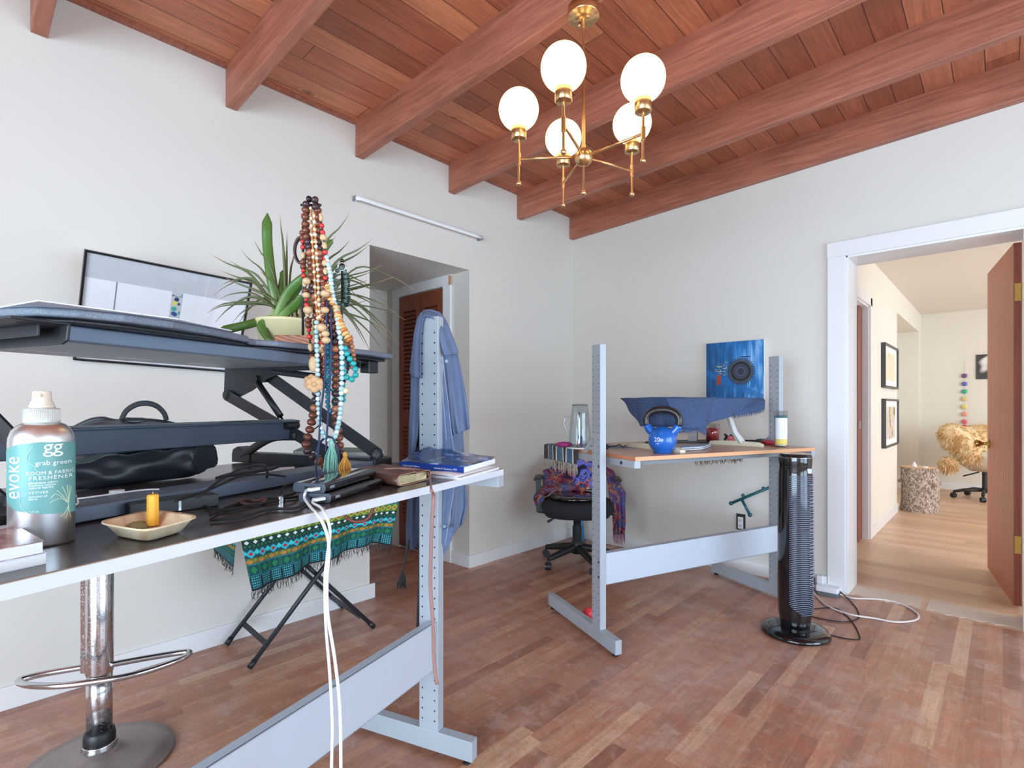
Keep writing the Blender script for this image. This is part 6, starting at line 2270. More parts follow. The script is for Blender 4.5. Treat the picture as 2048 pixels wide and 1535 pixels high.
def shawl():
    t = thing('striped_shawl', 'grey, teal and black striped shawl hanging over the left end of the beech desk', 'shawl', (0, 0, 0))
    S, tt, b = nt('striped_weave')
    u, v = uvnodes(tt)
    st = ramp(tt, u, [(0, rgb(74, 70, 66))])
    n_ = tt.nodes[-1]
    cr = n_.color_ramp; cr.interpolation = 'CONSTANT'
    seq = [(0, (74, 70, 66)), (.11, (220, 216, 206)), (.13, (80, 108, 126)), (.26, (220, 216, 206)), (.28, (70, 64, 58)), (.38, (220, 216, 206)), (.40, (84, 116, 136)), (.57, (220, 216, 206)), (.59, (66, 60, 54)), (.68, (220, 216, 206)), (.70, (78, 112, 134)), (.86, (220, 216, 206)), (.88, (70, 66, 62))]
    while len(cr.elements) < len(seq): cr.elements.new(.5)
    for e, (p, c) in zip(cr.elements, seq):
        e.position = p; e.color = rgb(*c)
    tt.links.new(n_.outputs[0], b.inputs['Base Color']); setp(b, Roughness=.9)
    side = lambda s, o=.0: FL2 + DV2 * s - SD2 * o
    a, e = .94, .60
    rows = []
    for i in range(14):
        row = []
        for j in range(50):
            q = j / 49
            s = 1.055 + (.585 - 1.055) * q
            fold = .006 * math.sin(q * 40) * (i / 13)
            k = i / 13
            if k < .35:
                o = -.10 + .115 * k / .35; z = T2 + .0035
            else:
                o = .018 + fold; z = T2 + .0035 - (k - .35) / .65 * .085
            p = side(s, o)
            row.append(Vector((p.x, p.y, z)))
        rows.append(row)
    MB().sheet(rows).build('shawl_end', S, t, solid=.0025)
    f = MB(); random.seed(12)
    fringe(f, rows[-1], 60, .062, .0022, .006, seg=5)
    f.build('fringe', mat('fringe_cream', rgb(170, 164, 152), .9, var=.5, scale=60), t)['kind'] = 'stuff'
    f = MB()
    P = [side(1.0, -.10), side(.60, -.10), side(.45, -.30), side(.85, -.32)]
    f.prism(P, T2 + .0005, T2 + .0035, axis=2)
    f.build('shawl_flat', mat('shawl_blue', rgb(150, 164, 190), .9), t)
    tt2 = thing('magenta_pouch', 'small magenta cloth pouch behind the glass jug', 'pouch', tuple(atz(1128, 894, T2 + .004)), AZ)
    MB().ball((0, 0, .016), .035, 16, 8, (1.4, .8, .45)).build('pouch', mat('magenta_silk', rgb(150, 40, 110), .5, var=.2), tt2)
shawl()


def desk2_small():
    CL = thin_glass('jar_glass', (.95, .97, .97, 1), f0=.10)
    # tall glass candle with label
    c = atz(1562, 893, T2)
    t = thing('glass_candle', 'tall glass prayer candle with a pale label near the right end of the beech desk', 'candle', tuple(c), AZ)
    MB().lathe([(0, 0), (.034, 0), (.036, .003), (.036, .205), (.034, .205), (.034, .005)], (0, 0, 0), 32).build('glass', CL, t)
    MB().lathe([(0, .006), (.0335, .006), (.0335, .168), (0, .168)], (0, 0, 0), 28).build('wax', mat('wax_white', rgb(220, 236, 238), .4), t)
    MB().lathe([(.0340, .163), (.0345, .163), (.0345, .178), (.0340, .178)], (0, 0, 0), 28).build('green_ring', mat('ring_green', rgb(70, 130, 130), .4), t)
    rows = [[Vector((.0366 * math.sin(R(a)), -.0366 * math.cos(R(a)), z)) for a in range(-75, 36, 6)] for z in (.045, .10, .165)]
    MB().sheet(rows).build('label', mat('jar_label', rgb(226, 230, 240), .5), t)
    rows = [[Vector((.0366 * math.sin(R(a)), -.0366 * math.cos(R(a)), z)) for a in range(-75, 36, 6)] for z in (.014, .044)]
    MB().sheet(rows).build('label_band', mat('jar_label_yellow', rgb(226, 196, 96), .5), t)
    # red candle glass
    c = atz(1425, 884, T2)
    t = thing('red_candle_glass', 'glass tumbler half full of red wax behind the draped stand', 'candle', tuple(c), AZ)
    MB().lathe([(0, 0), (.040, 0), (.042, .12), (.040, .12), (.038, .004)], (0, 0, 0), 28).build('glass', CL, t)
    MB().lathe([(0, .006), (.0365, .006), (.0375, .09), (0, .095)], (0, 0, 0), 24).build('wax', mat('wax_red', rgb(206, 50, 60), .35, var=.15), t)
    c = atz(1438, 884, T2) + Vector((_fw[0], _fw[1], 0)) * .06
    t = thing('pink_candle', 'short pink and cream candle beside the red candle glass', 'candle', tuple(c), AZ)
    MB().lathe([(0, 0), (.024, 0), (.024, .045), (0, .045)], (0, 0, 0), 20).build('base_wax', mat('wax_cream', rgb(228, 214, 180), .4), t)
    MB().lathe([(0, .045), (.024, .045), (.024, .085), (0, .087)], (0, 0, 0), 20).build('top_wax', mat('wax_pink', rgb(214, 90, 100), .4), t)
    # notebooks / tablet
    A, B, C = atz(1345, 903, T2), atz(1406, 899, T2), atz(1422, 893, T2)
    for k, (z, th, c_, lab) in enumerate(((T2 + .0005, .010, rgb(44, 62, 92), 'navy notebook lying under the draped stand, lower of two'), (T2 + .0107, .008, rgb(150, 178, 214), 'pale blue edged notebook on top of the navy one'))):
        t = thing('notebook', lab, 'notebook', (0, 0, 0))
        f = MB(); para(f, A, B, C, z + .002, z + th - .002); f.build('pages', PAPER, t)
        f = MB(); para(f, A, B + (B - A) * .02, C + (B - A) * .02, z + th - .0018, z + th); para(f, A, B + (B - A) * .02, C + (B - A) * .02, z, z + .0018); f.build('cover', mat('notebook_%d' % k, c_, .4), t)
    f = MB(); para(f, atz(1290, 886, T2), atz(1415, 886, T2), atz(1420, 882, T2), T2 + .0005, T2 + .010)
    tag(f.build('black_folder', BLACKP), 'thin black folder lying at the back of the beech desk', 'folder')
    f = MB(); para(f, atz(1376, 885, T2), atz(1393, 885, T2), atz(1396, 882, T2), T2 + .0105, T2 + .075)
    tag(f.build('grey_box', mat('box_grey', rgb(168, 162, 160), .6, var=.1)), 'small upright grey box behind the kettlebell', 'box')
    # pair of gloves, pink and black
    t = thing('work_gloves', 'crumpled pink and black gloves beside the cream foot of the stand', 'gloves', tuple(atz(1483, 889, T2)), AZ)
    f = MB(); f.ball((-.03, .03, .022), .03, 14, 8, (1.3, 1, .7)); f.ball((-.055, .03, .035), .018, 12, 8, (1, .8, 1)); f.build('pink_glove', mat('glove_pink', rgb(208, 92, 108), .7, var=.3, scale=40), t)
    f = MB(); f.tube(smooth([(-.05, .05, .05), (-.02, .05, .035), (.03, .05, .016), (.09, .05, .014), (.13, .05, .012)], 5), .013, 8)
    f.build('black_glove', mat('glove_black', rgb(46, 38, 44), .8, var=.3), t)
    t = thing('black_clip', 'small black clip standing against the cream post of the stand', 'clip', tuple(atz(1457, 888, T2) + Vector((_fw[0], _fw[1], 0)) * .03), AZ)
    MB().tube(smooth([(0, 0, .002), (-.008, 0, .03), (.004, 0, .045), (-.012, 0, .06)], 5), .008, 8).build('clip', BLACKP, t)
    A = atz(1526, 888, T2); B = atz(1570, 893, T2)
    f = MB(); f.tube([A + Vector((0, 0, .015)), A.lerp(B, .35) + Vector((0, 0, .016)), A.lerp(B, .75) + Vector((0, 0, .011)), B + Vector((0, 0, .004))], [.014, .0145, .010, .004], 14)
    tag(f.build('red_tube', mat('tube_red', rgb(216, 66, 84), .35)), 'squeezed red tube lying beside the tall glass candle', 'tube')
    f = MB(); f.ball(tuple(atz(1543, 888, T2) + Vector((_fw[0], _fw[1], .010)) * .12 + Vector((0, 0, .012))), .03, 14, 8, (1.4, 1, .45))
    tag(f.build('teal_pad', mat('pad_teal', rgb(34, 96, 100), .6)), 'flat teal pad behind the tall glass candle', 'pad')
    # glasses and wires at the left
    t = thing('black_earphones', 'black earphones and wire lying left of the draped stand', 'earphones', (0, 0, 0))
    f = MB(); f.tube(smooth([atz(u, v, T2 + .012) for u, v in [(1218, 893), (1232, 891), (1240, 889), (1246, 893), (1252, 890)]], 5), .003, 6); f.build('wire', RUBBER, t)
    f = MB(); f.ball(tuple(atz(1211, 893, T2 + .016)), .016, 12, 8, (1.3, 1, .9)); f.build('ear_piece', BLACKP, t)
    f = MB(); f.ball(tuple(atz(1282, 890, T2 + .010)), .022, 14, 8, (1.9, 1, .4)); tag(f.build('black_pouch', RUBBER), 'flat black pouch behind the left cream foot of the stand', 'pouch')
    # dark fringed cloth hanging behind the desk
    t = thing('dark_scarf', 'black and cream fringed scarf hanging down behind the beech desk', 'scarf', (0, 0, 0))
    bk = lambda s: FL2 + DV2 * 1.02 + SD2 * s
    L1 = [Vector((*bk(s), T2 - .022)) for s in (.50, .95)]
    P = [atd(1392, 919, 3.12), atd(1484, 917, 3.30)]
    f = MB(); f.sheet([resample([Vector((p.x, p.y, T2 - .0)) for p in P], 12), resample([Vector((p.x, p.y, T2 - .075)) for p in P], 12)])
    f.build('scarf_edge', mat('scarf_dark', rgb(40, 34, 36), .9), t, solid=.004)
    f = MB(); fringe(f, [Vector((p.x, p.y, T2 - .072)) for p in P], 70, .05, .003, .008)
    f.build('fringe', mat('scarf_fringe', rgb(132, 116, 104), .9, var=.7, scale=70), t)['kind'] = 'stuff'
desk2_small()


# ------------------------------------------------------------------ blue painting on the back wall
def painting():
    t = thing('blue_painting', 'square blue abstract canvas with a dark round motif on the back wall', 'painting', (-1.548, 3.714, 1.19))
    P_, tt, b = nt('blue_paint')
    u, v = uvnodes(tt)
    def noise(su, sv, off=0, det=4.0, dis=.6):
        cb = N(tt, 'ShaderNodeCombineXYZ')
        tt.links.new(M_(tt, 'MULTIPLY', u, su), cb.inputs[0]); tt.links.new(M_(tt, 'MULTIPLY', v, sv), cb.inputs[1]); cb.inputs[2].default_value = off
        nz = N(tt, 'ShaderNodeTexNoise', i_Scale=1.0, i_Detail=det, i_Distortion=dis); tt.links.new(cb.outputs[0], nz.inputs[0])
        return nz.outputs['Fac']
    sh = M_(tt, 'ADD', noise(16, 2.2), M_(tt, 'MULTIPLY', M_(tt, 'SUBTRACT', u, .5), .42))
    c = ramp(tt, sh, [(.22, rgb(8, 70, 116)), (.42, rgb(10, 92, 152)), (.58, rgb(18, 110, 180)), (.70, rgb(80, 150, 212)), (.84, rgb(140, 188, 230))])
    # dark lower diagonal
    dg = M_(tt, 'ABSOLUTE', M_(tt, 'SUBTRACT', M_(tt, 'ADD', v, M_(tt, 'MULTIPLY', u, .45)), .48))
    c = mixc(tt, M_(tt, 'MULTIPLY', M_(tt, 'LESS_THAN', M_(tt, 'ADD', dg, M_(tt, 'MULTIPLY', noise(12, 12, 3), .12)), .12), .7), c, rgb(18, 104, 176))
    # round motif
    du = M_(tt, 'SUBTRACT', u, .615); dv_ = M_(tt, 'MULTIPLY', M_(tt, 'SUBTRACT', v, .48), 1.02)
    rr_ = M_(tt, 'SQRT', M_(tt, 'ADD', M_(tt, 'MULTIPLY', du, du), M_(tt, 'MULTIPLY', dv_, dv_)))
    an = M_(tt, 'ARCTAN2', dv_, du)
    rr_ = M_(tt, 'DIVIDE', rr_, 1.14)
    sp_ = M_(tt, 'MULTIPLY', M_(tt, 'SINE', M_(tt, 'MULTIPLY', an, 34.0)), .016)
    rim = M_(tt, 'LESS_THAN', M_(tt, 'ADD', rr_, sp_), .205)
    c = mixc(tt, M_(tt, 'MULTIPLY', rim, .85), c, rgb(46, 54, 66))
    c = mixc(tt, M_(tt, 'LESS_THAN', rr_, .165), c, rgb(92, 92, 86))
    c = mixc(tt, M_(tt, 'LESS_THAN', rr_, .155), c, rgb(20, 22, 28))
    c = mixc(tt, M_(tt, 'LESS_THAN', rr_, .115), c, rgb(48, 58, 78))
    c = mixc(tt, M_(tt, 'LESS_THAN', rr_, .068), c, rgb(74, 88, 122))
    c = mixc(tt, M_(tt, 'LESS_THAN', rr_, .055), c, rgb(40, 42, 56))
    def rect(u0, u1_, v0, v1):
        return M_(tt, 'MULTIPLY', M_(tt, 'MULTIPLY', M_(tt, 'GREATER_THAN', u, u0), M_(tt, 'LESS_THAN', u, u1_)), M_(tt, 'MULTIPLY', M_(tt, 'GREATER_THAN', v, v0), M_(tt, 'LESS_THAN', v, v1)))
    c = mixc(tt, M_(tt, 'MULTIPLY', rect(.16, .38, .42, .66), M_(tt, 'GREATER_THAN', noise(20, 60, 5), .60)), c, rgb(206, 208, 130))
    c = mixc(tt, rect(.195, .265, .26, .43), c, rgb(166, 62, 30))
    c = mixc(tt, M_(tt, 'MULTIPLY', rect(.62, .78, .72, .735), 1.0), c, rgb(40, 24, 60))
    tt.links.new(c, b.inputs['Base Color']); setp(b, Roughness=.4)
    w_, h = .39, .40
    SIDE = mat('canvas_side', rgb(226, 224, 220), .7)
    MB().box(0, w_, -.032, -.004, 0, h).build('canvas', SIDE, t)
    f = MB(); f.sheet([[(0, -.0325, 0), (w_, -.0325, 0)], [(0, -.0325, h), (w_, -.0325, h)]], smooth=False)
    f.build('painted_face', P_, t)
painting()


# ------------------------------------------------------------------ office chair in the corner
SCARF, tt, b = nt('paisley_scarf')
tc = N(tt, 'ShaderNodeTexCoord')
n1_ = N(tt, 'ShaderNodeTexNoise', i_Scale=9.0, i_Detail=4.0, i_Distortion=2.5); tt.links.new(tc.outputs['Object'], n1_.inputs[0])
r_ = ramp(tt, n1_.outputs['Fac'], [(.30, rgb(46, 24, 56)), (.40, rgb(104, 30, 70)), (.455, rgb(150, 66, 50)), (.485, rgb(190, 140, 90)), (.50, rgb(52, 30, 58)), (.56, rgb(58, 92, 140)), (.60, rgb(86, 42, 106)), (.70, rgb(128, 34, 66))])
tt.links.new(r_, b.inputs['Base Color']); setp(b, Roughness=.8)
SCARF2, tt, b = nt('swirl_scarf')
tc = N(tt, 'ShaderNodeTexCoord')
n1_ = N(tt, 'ShaderNodeTexNoise', i_Scale=5.0, i_Detail=2.0, i_Distortion=3.0); tt.links.new(tc.outputs['Object'], n1_.inputs[0])
r_ = ramp(tt, n1_.outputs['Fac'], [(.34, rgb(20, 18, 30)), (.42, rgb(48, 66, 168)), (.50, rgb(130, 140, 230)), (.54, rgb(20, 16, 24)), (.60, rgb(226, 170, 150)), (.66, rgb(200, 60, 52)), (.72, rgb(40, 80, 180))])
tt.links.new(r_, b.inputs['Base Color']); setp(b, Roughness=.6)


def castor(mb, x, y, ang, r=.026):
    dx, dy = math.cos(ang), math.sin(ang)
    for s in (-1, 1):
        mb.cyl((x + -dy * s * .011, y + dx * s * .011, r), r, -.009, .009, 20, axis=(-dy, dx, 0))
    mb.cyl((x, y, 0), .008, r, .075, 10)


def office_chair():
    H0 = Vector((-2.26, 3.10, 0))
    fa = math.atan2(-3.10, 2.26)
    t = thing('office_chair', 'black swivel office chair in the corner hung with colourful scarves', 'office chair', tuple(H0), fa + R(90))
    FAB = mat('chair_fabric', rgb(30, 31, 35), .9, var=.2, scale=300, bump=.2, bscale=500)
    rz = t.rotation_euler.z
    for a0 in (186, 258, 330, 42, 114):
        a = R(a0) - rz
        d = Vector((math.cos(a), math.sin(a), 0))
        m = MB()
        m.tube(smooth([d * .02 + Vector((0, 0, .12)), d * .12 + Vector((0, 0, .105)), d * .22 + Vector((0, 0, .085)), d * .27 + Vector((0, 0, .075))], 4), [.030, .029, .028, .027, .026, .025, .024, .023, .022, .021, .020, .018, .016], 8)
        lg = m.build('star_leg', BLACKP, t)
        m = MB(); castor(m, d.x * .27, d.y * .27, a + .8); m.build('castor', BLACKP, lg)
    MB().lathe([(0, .075), (.04, .075), (.042, .16), (.034, .165), (.034, .27), (.028, .275), (.026, .35), (0, .35)], (0, 0, 0), 24).build('gas_column', BLACKP, t)
    MB().tube([(-.05, 0, .35), (-.15, -.01, .335), (-.21, -.015, .30)], .005, 8).tube([(-.185, -.012, .315), (-.215, -.015, .298)], .009, 8).build('lever', BLACKP, t)
    # seat
    f = MB()
    n = 40
    def ring(k, z):
        out = []
        for i in range(n):
            a = 2 * math.pi * i / n
            e = .62
            x = math.copysign(abs(math.cos(a)) ** e, math.cos(a)) * .258 * k
            y = math.copysign(abs(math.sin(a)) ** e, math.sin(a)) * .245 * k
            out.append((x, y - .01, z))
        return out
    rg = [ring(k, z) for k, z in ((.01, .350), (.70, .350), (.88, .362), (.98, .395), (1.0, .43), (.97, .455), (.85, .468), (.5, .472), (.01, .472))]
    vs = [p for r_ in rg for p in r_]
    f.add(vs, [(i * n + j, i * n + (j + 1) % n, (i + 1) * n + (j + 1) % n, (i + 1) * n + j) for i in range(len(rg) - 1) for j in range(n)], True)
    f.build('seat', FAB, t)
    # backrest behind the seat
    rows = []
    for i in range(9):
        z = .50 + .24 * i / 8
        rows.append([Vector((x * (1 - .10 * abs(i - 4) / 4), .235 + .05 * i / 8 - .05 * (x / .2) ** 2, z)) for x in [(-.2 + .4 * j / 10) for j in range(11)]])
    MB().sheet(rows).build('backrest', FAB, t, solid=.045)
    MB().bar((0, .18, .36), (0, .27, .40), .05, .012).bar((0, .265, .39), (0, .285, .60), .05, .012).build('back_support', BLACKP, t)
    for s in (-1, 1):
        m = MB()
        m.bar((s * .20, .02, .358), (s * .285, .02, .362), .04, .01)
        m.bar((s * .28, .02, .36), (s * .285, .02, .605), .038, .018, up=(0, 1, 0))
        ao = m.build('arm_post', BLACKP, t, bevel=.003)
        m = MB(); m.tube([(s * .285, -.12, .615), (s * .285, -.08, .617), (s * .285, .10, .617), (s * .285, .13, .615)], [.022, .030, .030, .022], 12, flat=((0, 0, 1), .42)); m.build('armrest', BLACKP, ao)
    # glossy disc cushion
    c = Vector((-.015, -.035, .4735))
    f = MB().lathe([(0, 0), (.15, 0), (.18, .012), (.185, .022), (.175, .034), (.14, .04), (0, .042)], (0, 0, 0), 48)
    dc = thing('wobble_cushion', 'black glossy round disc cushion on the corner chair seat', 'cushion', tuple(t.matrix_basis @ c), rz)
    f.build('cushion', BLACKG, dc)
    # scarves (separate things)
    Mw = t.matrix_basis.copy()
    L = lambda x, y, z: Mw @ Vector((x, y, z))
    s1_ = thing('paisley_scarf', 'purple and orange paisley scarf bundled over the left of the corner chair', 'scarf', (0, 0, 0))
    cloth('scarf_fall', [L(-.255, .12, .66), L(-.262, .10, .60), L(-.25, .07, .54), L(-.27, .03, .50)], [L(-.03, .19, .725), L(-.03, .15, .65), L(-.02, .10, .57), L(.0, .06, .535)], SCARF, s1_, 40, 24, .014, 5.0, 0, solid=.006)
    f = MB(); rnd = random.Random(8)
    f.tube(smooth([L(-.27, -.10, .47), L(-.275, .0, .50), L(-.22, .05, .52), L(-.12, .06, .535), L(.0, .06, .535), (L(.06, .05, .53))], 5), [.03 + .012 * math.sin(i * .9) for i in range(26)], 12)
    f.tube(smooth([L(-.28, -.06, .50), L(-.285, .04, .44), L(-.29, .08, .40)], 5), [.022 + .006 * math.sin(i) for i in range(11)], 10)
    f.build('scarf_roll', SCARF, s1_)
    s2_ = thing('swirl_scarf', 'blue, black and red patterned silk scarf over the chair back', 'scarf', (0, 0, 0))
    cloth('silk_fall', [L(-.08, .20, .745), L(-.06, .165, .68), L(-.05, .11, .58), L(-.04, .07, .53)], [L(.20, .19, .745), L(.20, .16, .68), L(.20, .11, .58), L(.19, .07, .525)], SCARF2, s2_, 30, 24, .012, 2.0, .6, solid=.005)
    s3_ = thing('fringed_scarf', 'long purple and orange fringed scarf trailing from the right arm of the corner chair', 'scarf', (0, 0, 0))
    cloth('scarf_tail', [L(.20, .12, .70), L(.215, .0, .62), L(.225, -.04, .52), L(.25, -.05, .42), L(.255, -.04, .32), L(.255, -.04, .23)], [L(.27, .12, .66), L(.30, .03, .60), L(.345, -.02, .52), L(.34, -.03, .42), L(.345, -.03, .32), L(.338, -.03, .23)], SCARF, s3_, 24, 40, .012, 3.0, .2, solid=.006)
    f = MB()
    fringe(f, [L(.255, -.045, .235), L(.338, -.035, .235)], 16, .085, .0025, .004, seg=5)
    f.build('fringe', mat('fringe_mixed', rgb(130, 70, 96), .8, var=.9, scale=50), s3_)['kind'] = 'stuff'
office_chair()
# blue bottle on the floor in the corner
c = Vector((-2.585, 3.60, 0))
t_ = thing('blue_bottle', 'slim bright blue bottle standing on the floor behind the corner chair', 'bottle', tuple(c))
MB().lathe([(0, 0), (.028, 0), (.031, .004), (.030, .06), (.020, .16), (.012, .22), (.011, .26), (0, .262)], (0, 0, 0), 24).build('bottle', mat('blue_clear', rgb(60, 150, 220), .12, Transmission_Weight=.5), t_)
# spiky red ball
t_ = thing('massage_ball', 'small spiky red rubber ball behind the left foot of the beech desk', 'ball', (-1.62, 2.325, .033))
f = MB().ball((0, 0, 0), .031, 20, 12)
for i in range(90):
    z = 1 - 2 * (i + .5) / 90; a = i * 2.39996; q = math.sqrt(1 - z * z)
    d = Vector((q * math.cos(a), q * math.sin(a), z))
    f.lathe([(.003, .029), (.0, .0345)], (0, 0, 0), 5, axis=d)
f.build('ball', mat('ball_red', rgb(232, 60, 66), .45), t_)


# ------------------------------------------------------------------ tower fan
def tower_fan():
    c = Vector((-.765, 2.905, 0))
    face = math.atan2(-c.y, -c.x)
    t = thing('tower_fan', 'tall glossy black tower fan with a ribbed grille beside the beech desk', 'fan', tuple(c), face + R(90))
    MB().lathe([(0, .0), (.150, .0), (.158, .006), (.158, .014), (.150, .024), (.12, .034), (.07, .040), (0, .042)], (0, 0, 0), 56).build('base', BLACKG, t)
    bd = MB()
    n = 48
    def sec(k, z):
        out = []
        for i in range(n):
            a = 2 * math.pi * i / n
            x, y = math.cos(a), math.sin(a)
            out.append((x * .080 * k, y * .078 * k + .0, z))
        return out
    zz = [(.80, .036), (.86, .05), (.88, .06), (.90, .075), (.97, .11), (1.0, .25), (1.0, .60), (.97, .80), (.93, .845), (.95, .85), (.97, .885), (.93, .903), (.86, .906), (.01, .906)]
    rg = [sec(k, z) for k, z in zz]
    vs = [p for r_ in rg for p in r_]
    bd.add(vs, [(i * n + j, i * n + (j + 1) % n, (i + 1) * n + (j + 1) % n, (i + 1) * n + j) for i in range(len(rg) - 1) for j in range(n)], True)
    bd.build('housing', BLACKG, t)
    RIB = mat('fan_rib', rgb(120, 134, 156), .3, .3, var=.05)
    g = MB()
    nr = 74
    for k in range(nr):
        z = .118 + (.800 - .118) * k / (nr - 1)
        kk = 1.0 if .2 < z < .65 else .985
        a0, a1 = -108, -5
        if z < .16: a0 = -108 + (.16 - z) * 900
        pts = [(math.cos(R(a)) * .0825 * kk, math.sin(R(a)) * .0805 * kk, z) for a in [a0 + (a1 - a0) * q / 10 for q in range(11)]]
        g.tube(pts, .0021, 5, caps=False)
    g.build('grille', RIB, t)
    g = MB()
    for k in range(30):
        z = .26 + .5 * k / 29
        for a in (-38, -30, -22):
            g.ball((math.cos(R(a)) * .0840, math.sin(R(a)) * .082, z), .0024, 6, 4)
    g.build('vent_dots', mat('fan_dots', rgb(190, 200, 212), .4), t)
    MB().tube([(math.cos(R(12 * k)) * .0765, math.sin(R(12 * k)) * .0745, .889) for k in range(30)], .0016, 6, closed=True).build('trim_ring', CHROME, t)
    # carry handle slot
    MB().box(.040, .0725, -.052, -.030, .815, .838).build('handle_slot', mat('slot_light', rgb(200, 204, 212), .4), t)
    MB().lathe([(.0, .0), (.0735, .0), (.0735, .004), (0, .004)], (0, 0, .843), 40).build('top_seam', BLACKP, t)
tower_fan()


# ------------------------------------------------------------------ floor clutter by the doorway
def strip():
    A, B = Vector((-.90, 3.60, 0)), Vector((-.735, 3.575, 0))
    t = thing('power_strip', 'white power strip on the floor against the back wall by the doorway', 'power strip', (0, 0, 0))
    f = MB(); para(f, atz(1632, 1188, 0), atz(1676, 1197, 0), atz(1686, 1186, 0), .0, .012, .01); f.build('base', mat('strip_dark', rgb(96, 100, 104), .5), t)
    f = MB(); para(f, atz(1630, 1180, .012), atz(1676, 1189, .012), atz(1686, 1178, .012), .012, .045, .012); f.build('housing', WHITEP, t, bevel=.003)
    p = atz(1640, 1165, .046)
    MB().box(p.x - .016, p.x + .018, p.y - .016, p.y + .016, .0455, .092).build('plug_adapter', WHITEP, t, bevel=.003)
    p = atz(1627, 1167, .046)
    t2 = thing('black_plug', 'black plug and thin black cord looping over the white power strip', 'cord', (0, 0, 0))
    MB().box(p.x - .009, p.x + .009, p.y - .009, p.y + .009, .0455, .085).build('plug', BLACKP, t2, bevel=.002)
    G = lambda *L: [atz(u, v, z) for (u, v, z) in L]
    MB().tube(smooth([Vector((p.x, p.y, .084))] + G((1625, 1143, .10), (1638, 1141, .10), (1655, 1155, .07), (1680, 1182, .02), (1706, 1207, .004), (1717, 1225, .004), (1715, 1236, .004), (1695, 1243, .004), (1660, 1240, .004), (1622, 1232, .004)), 6), .0030, 8).build('cord', RUBBER, t2)
    t3 = thing('fan_cord', 'black power cord snaking from the fan base across the floorboards', 'cord', (0, 0, 0))
    MB().tube(smooth(G((1600, 1265, .040), (1632, 1262, .036), (1656, 1268, .004), (1690, 1276, .004), (1717, 1278, .004), (1718, 1268, .004), (1706, 1245, .004), (1690, 1228, .004), (1672, 1216, .004), (1650, 1215, .004), (1622, 1218, .004)), 6), .0030, 8).build('cord', RUBBER, t3)
    t4 = thing('white_extension_cord', 'white extension cord looping across the floor in front of the doorway', 'cord', (0, 0, 0))
    MB().tube(smooth(G((1622, 1178, .03), (1632, 1190, .008), (1650, 1208, .006), (1680, 1222, .006), (1710, 1230, .011), (1750, 1236, .006), (1790, 1243, .006), (1825, 1241, .006), (1837, 1234, .006), (1830, 1222, .006), (1800, 1206, .006), (1760, 1198, .006), (1710, 1196, .006), (1692, 1192, .006), (1680, 1188, .012)), 6), .0050, 10).build('cord', mat('cord_white', rgb(218, 208, 204), .5), t4)
strip()

# uncovered socket box low on the back wall, and the teal massage cane near it
t_ = thing('wall_outlet', 'uncovered white socket in a black box low on the back wall', 'outlet', (-1.318, BY, .345))
MB().box(-.030, .030, -.004, 0.0, -.055, .055).build('box', mat('outlet_box', rgb(36, 32, 34), .6), t_)
MB().box(-.017, .017, -.014, -.004, -.045, .035).build('receptacle', WHITEP, t_, bevel=.002)
for z in (-.024, .014):
    MB().box(-.007, -.004, -.0146, -.014, z - .006, z + .006).box(.004, .007, -.0146, -.014, z - .006, z + .006).build('socket_slots', HOLE, t_)
t_ = thing('massage_cane', 'dark teal knobbed massage cane leaning by the right leg of the beech desk', 'massage cane', (0, 0, 0))
Yc = 3.55
K = lambda u, v: aty(u, v, Yc)
TE = mat('cane_teal', rgb(28, 88, 94), .35)
f = MB(); f.tube([K(1462, 1006), K(1500, 990), K(1560, 966)], .0095, 12).ball(K(1462, 1006), .014, 14, 8); co = f.build('shaft', TE, t_)
MB().tube([K(1484, 999), K(1500, 1029)], .0095, 12).ball(K(1500, 1029), .015, 14, 8).build('side_arm', TE, t_)
MB().tube([K(1489, 996), K(1486, 990)], .009, 12).ball(K(1486, 990), .0115, 12, 8).build('knob', TE, t_)
MB().tube([K(1529, 981), K(1527, 976)], .009, 12).ball(K(1527, 976), .0115, 12, 8).build('knob', TE, t_)


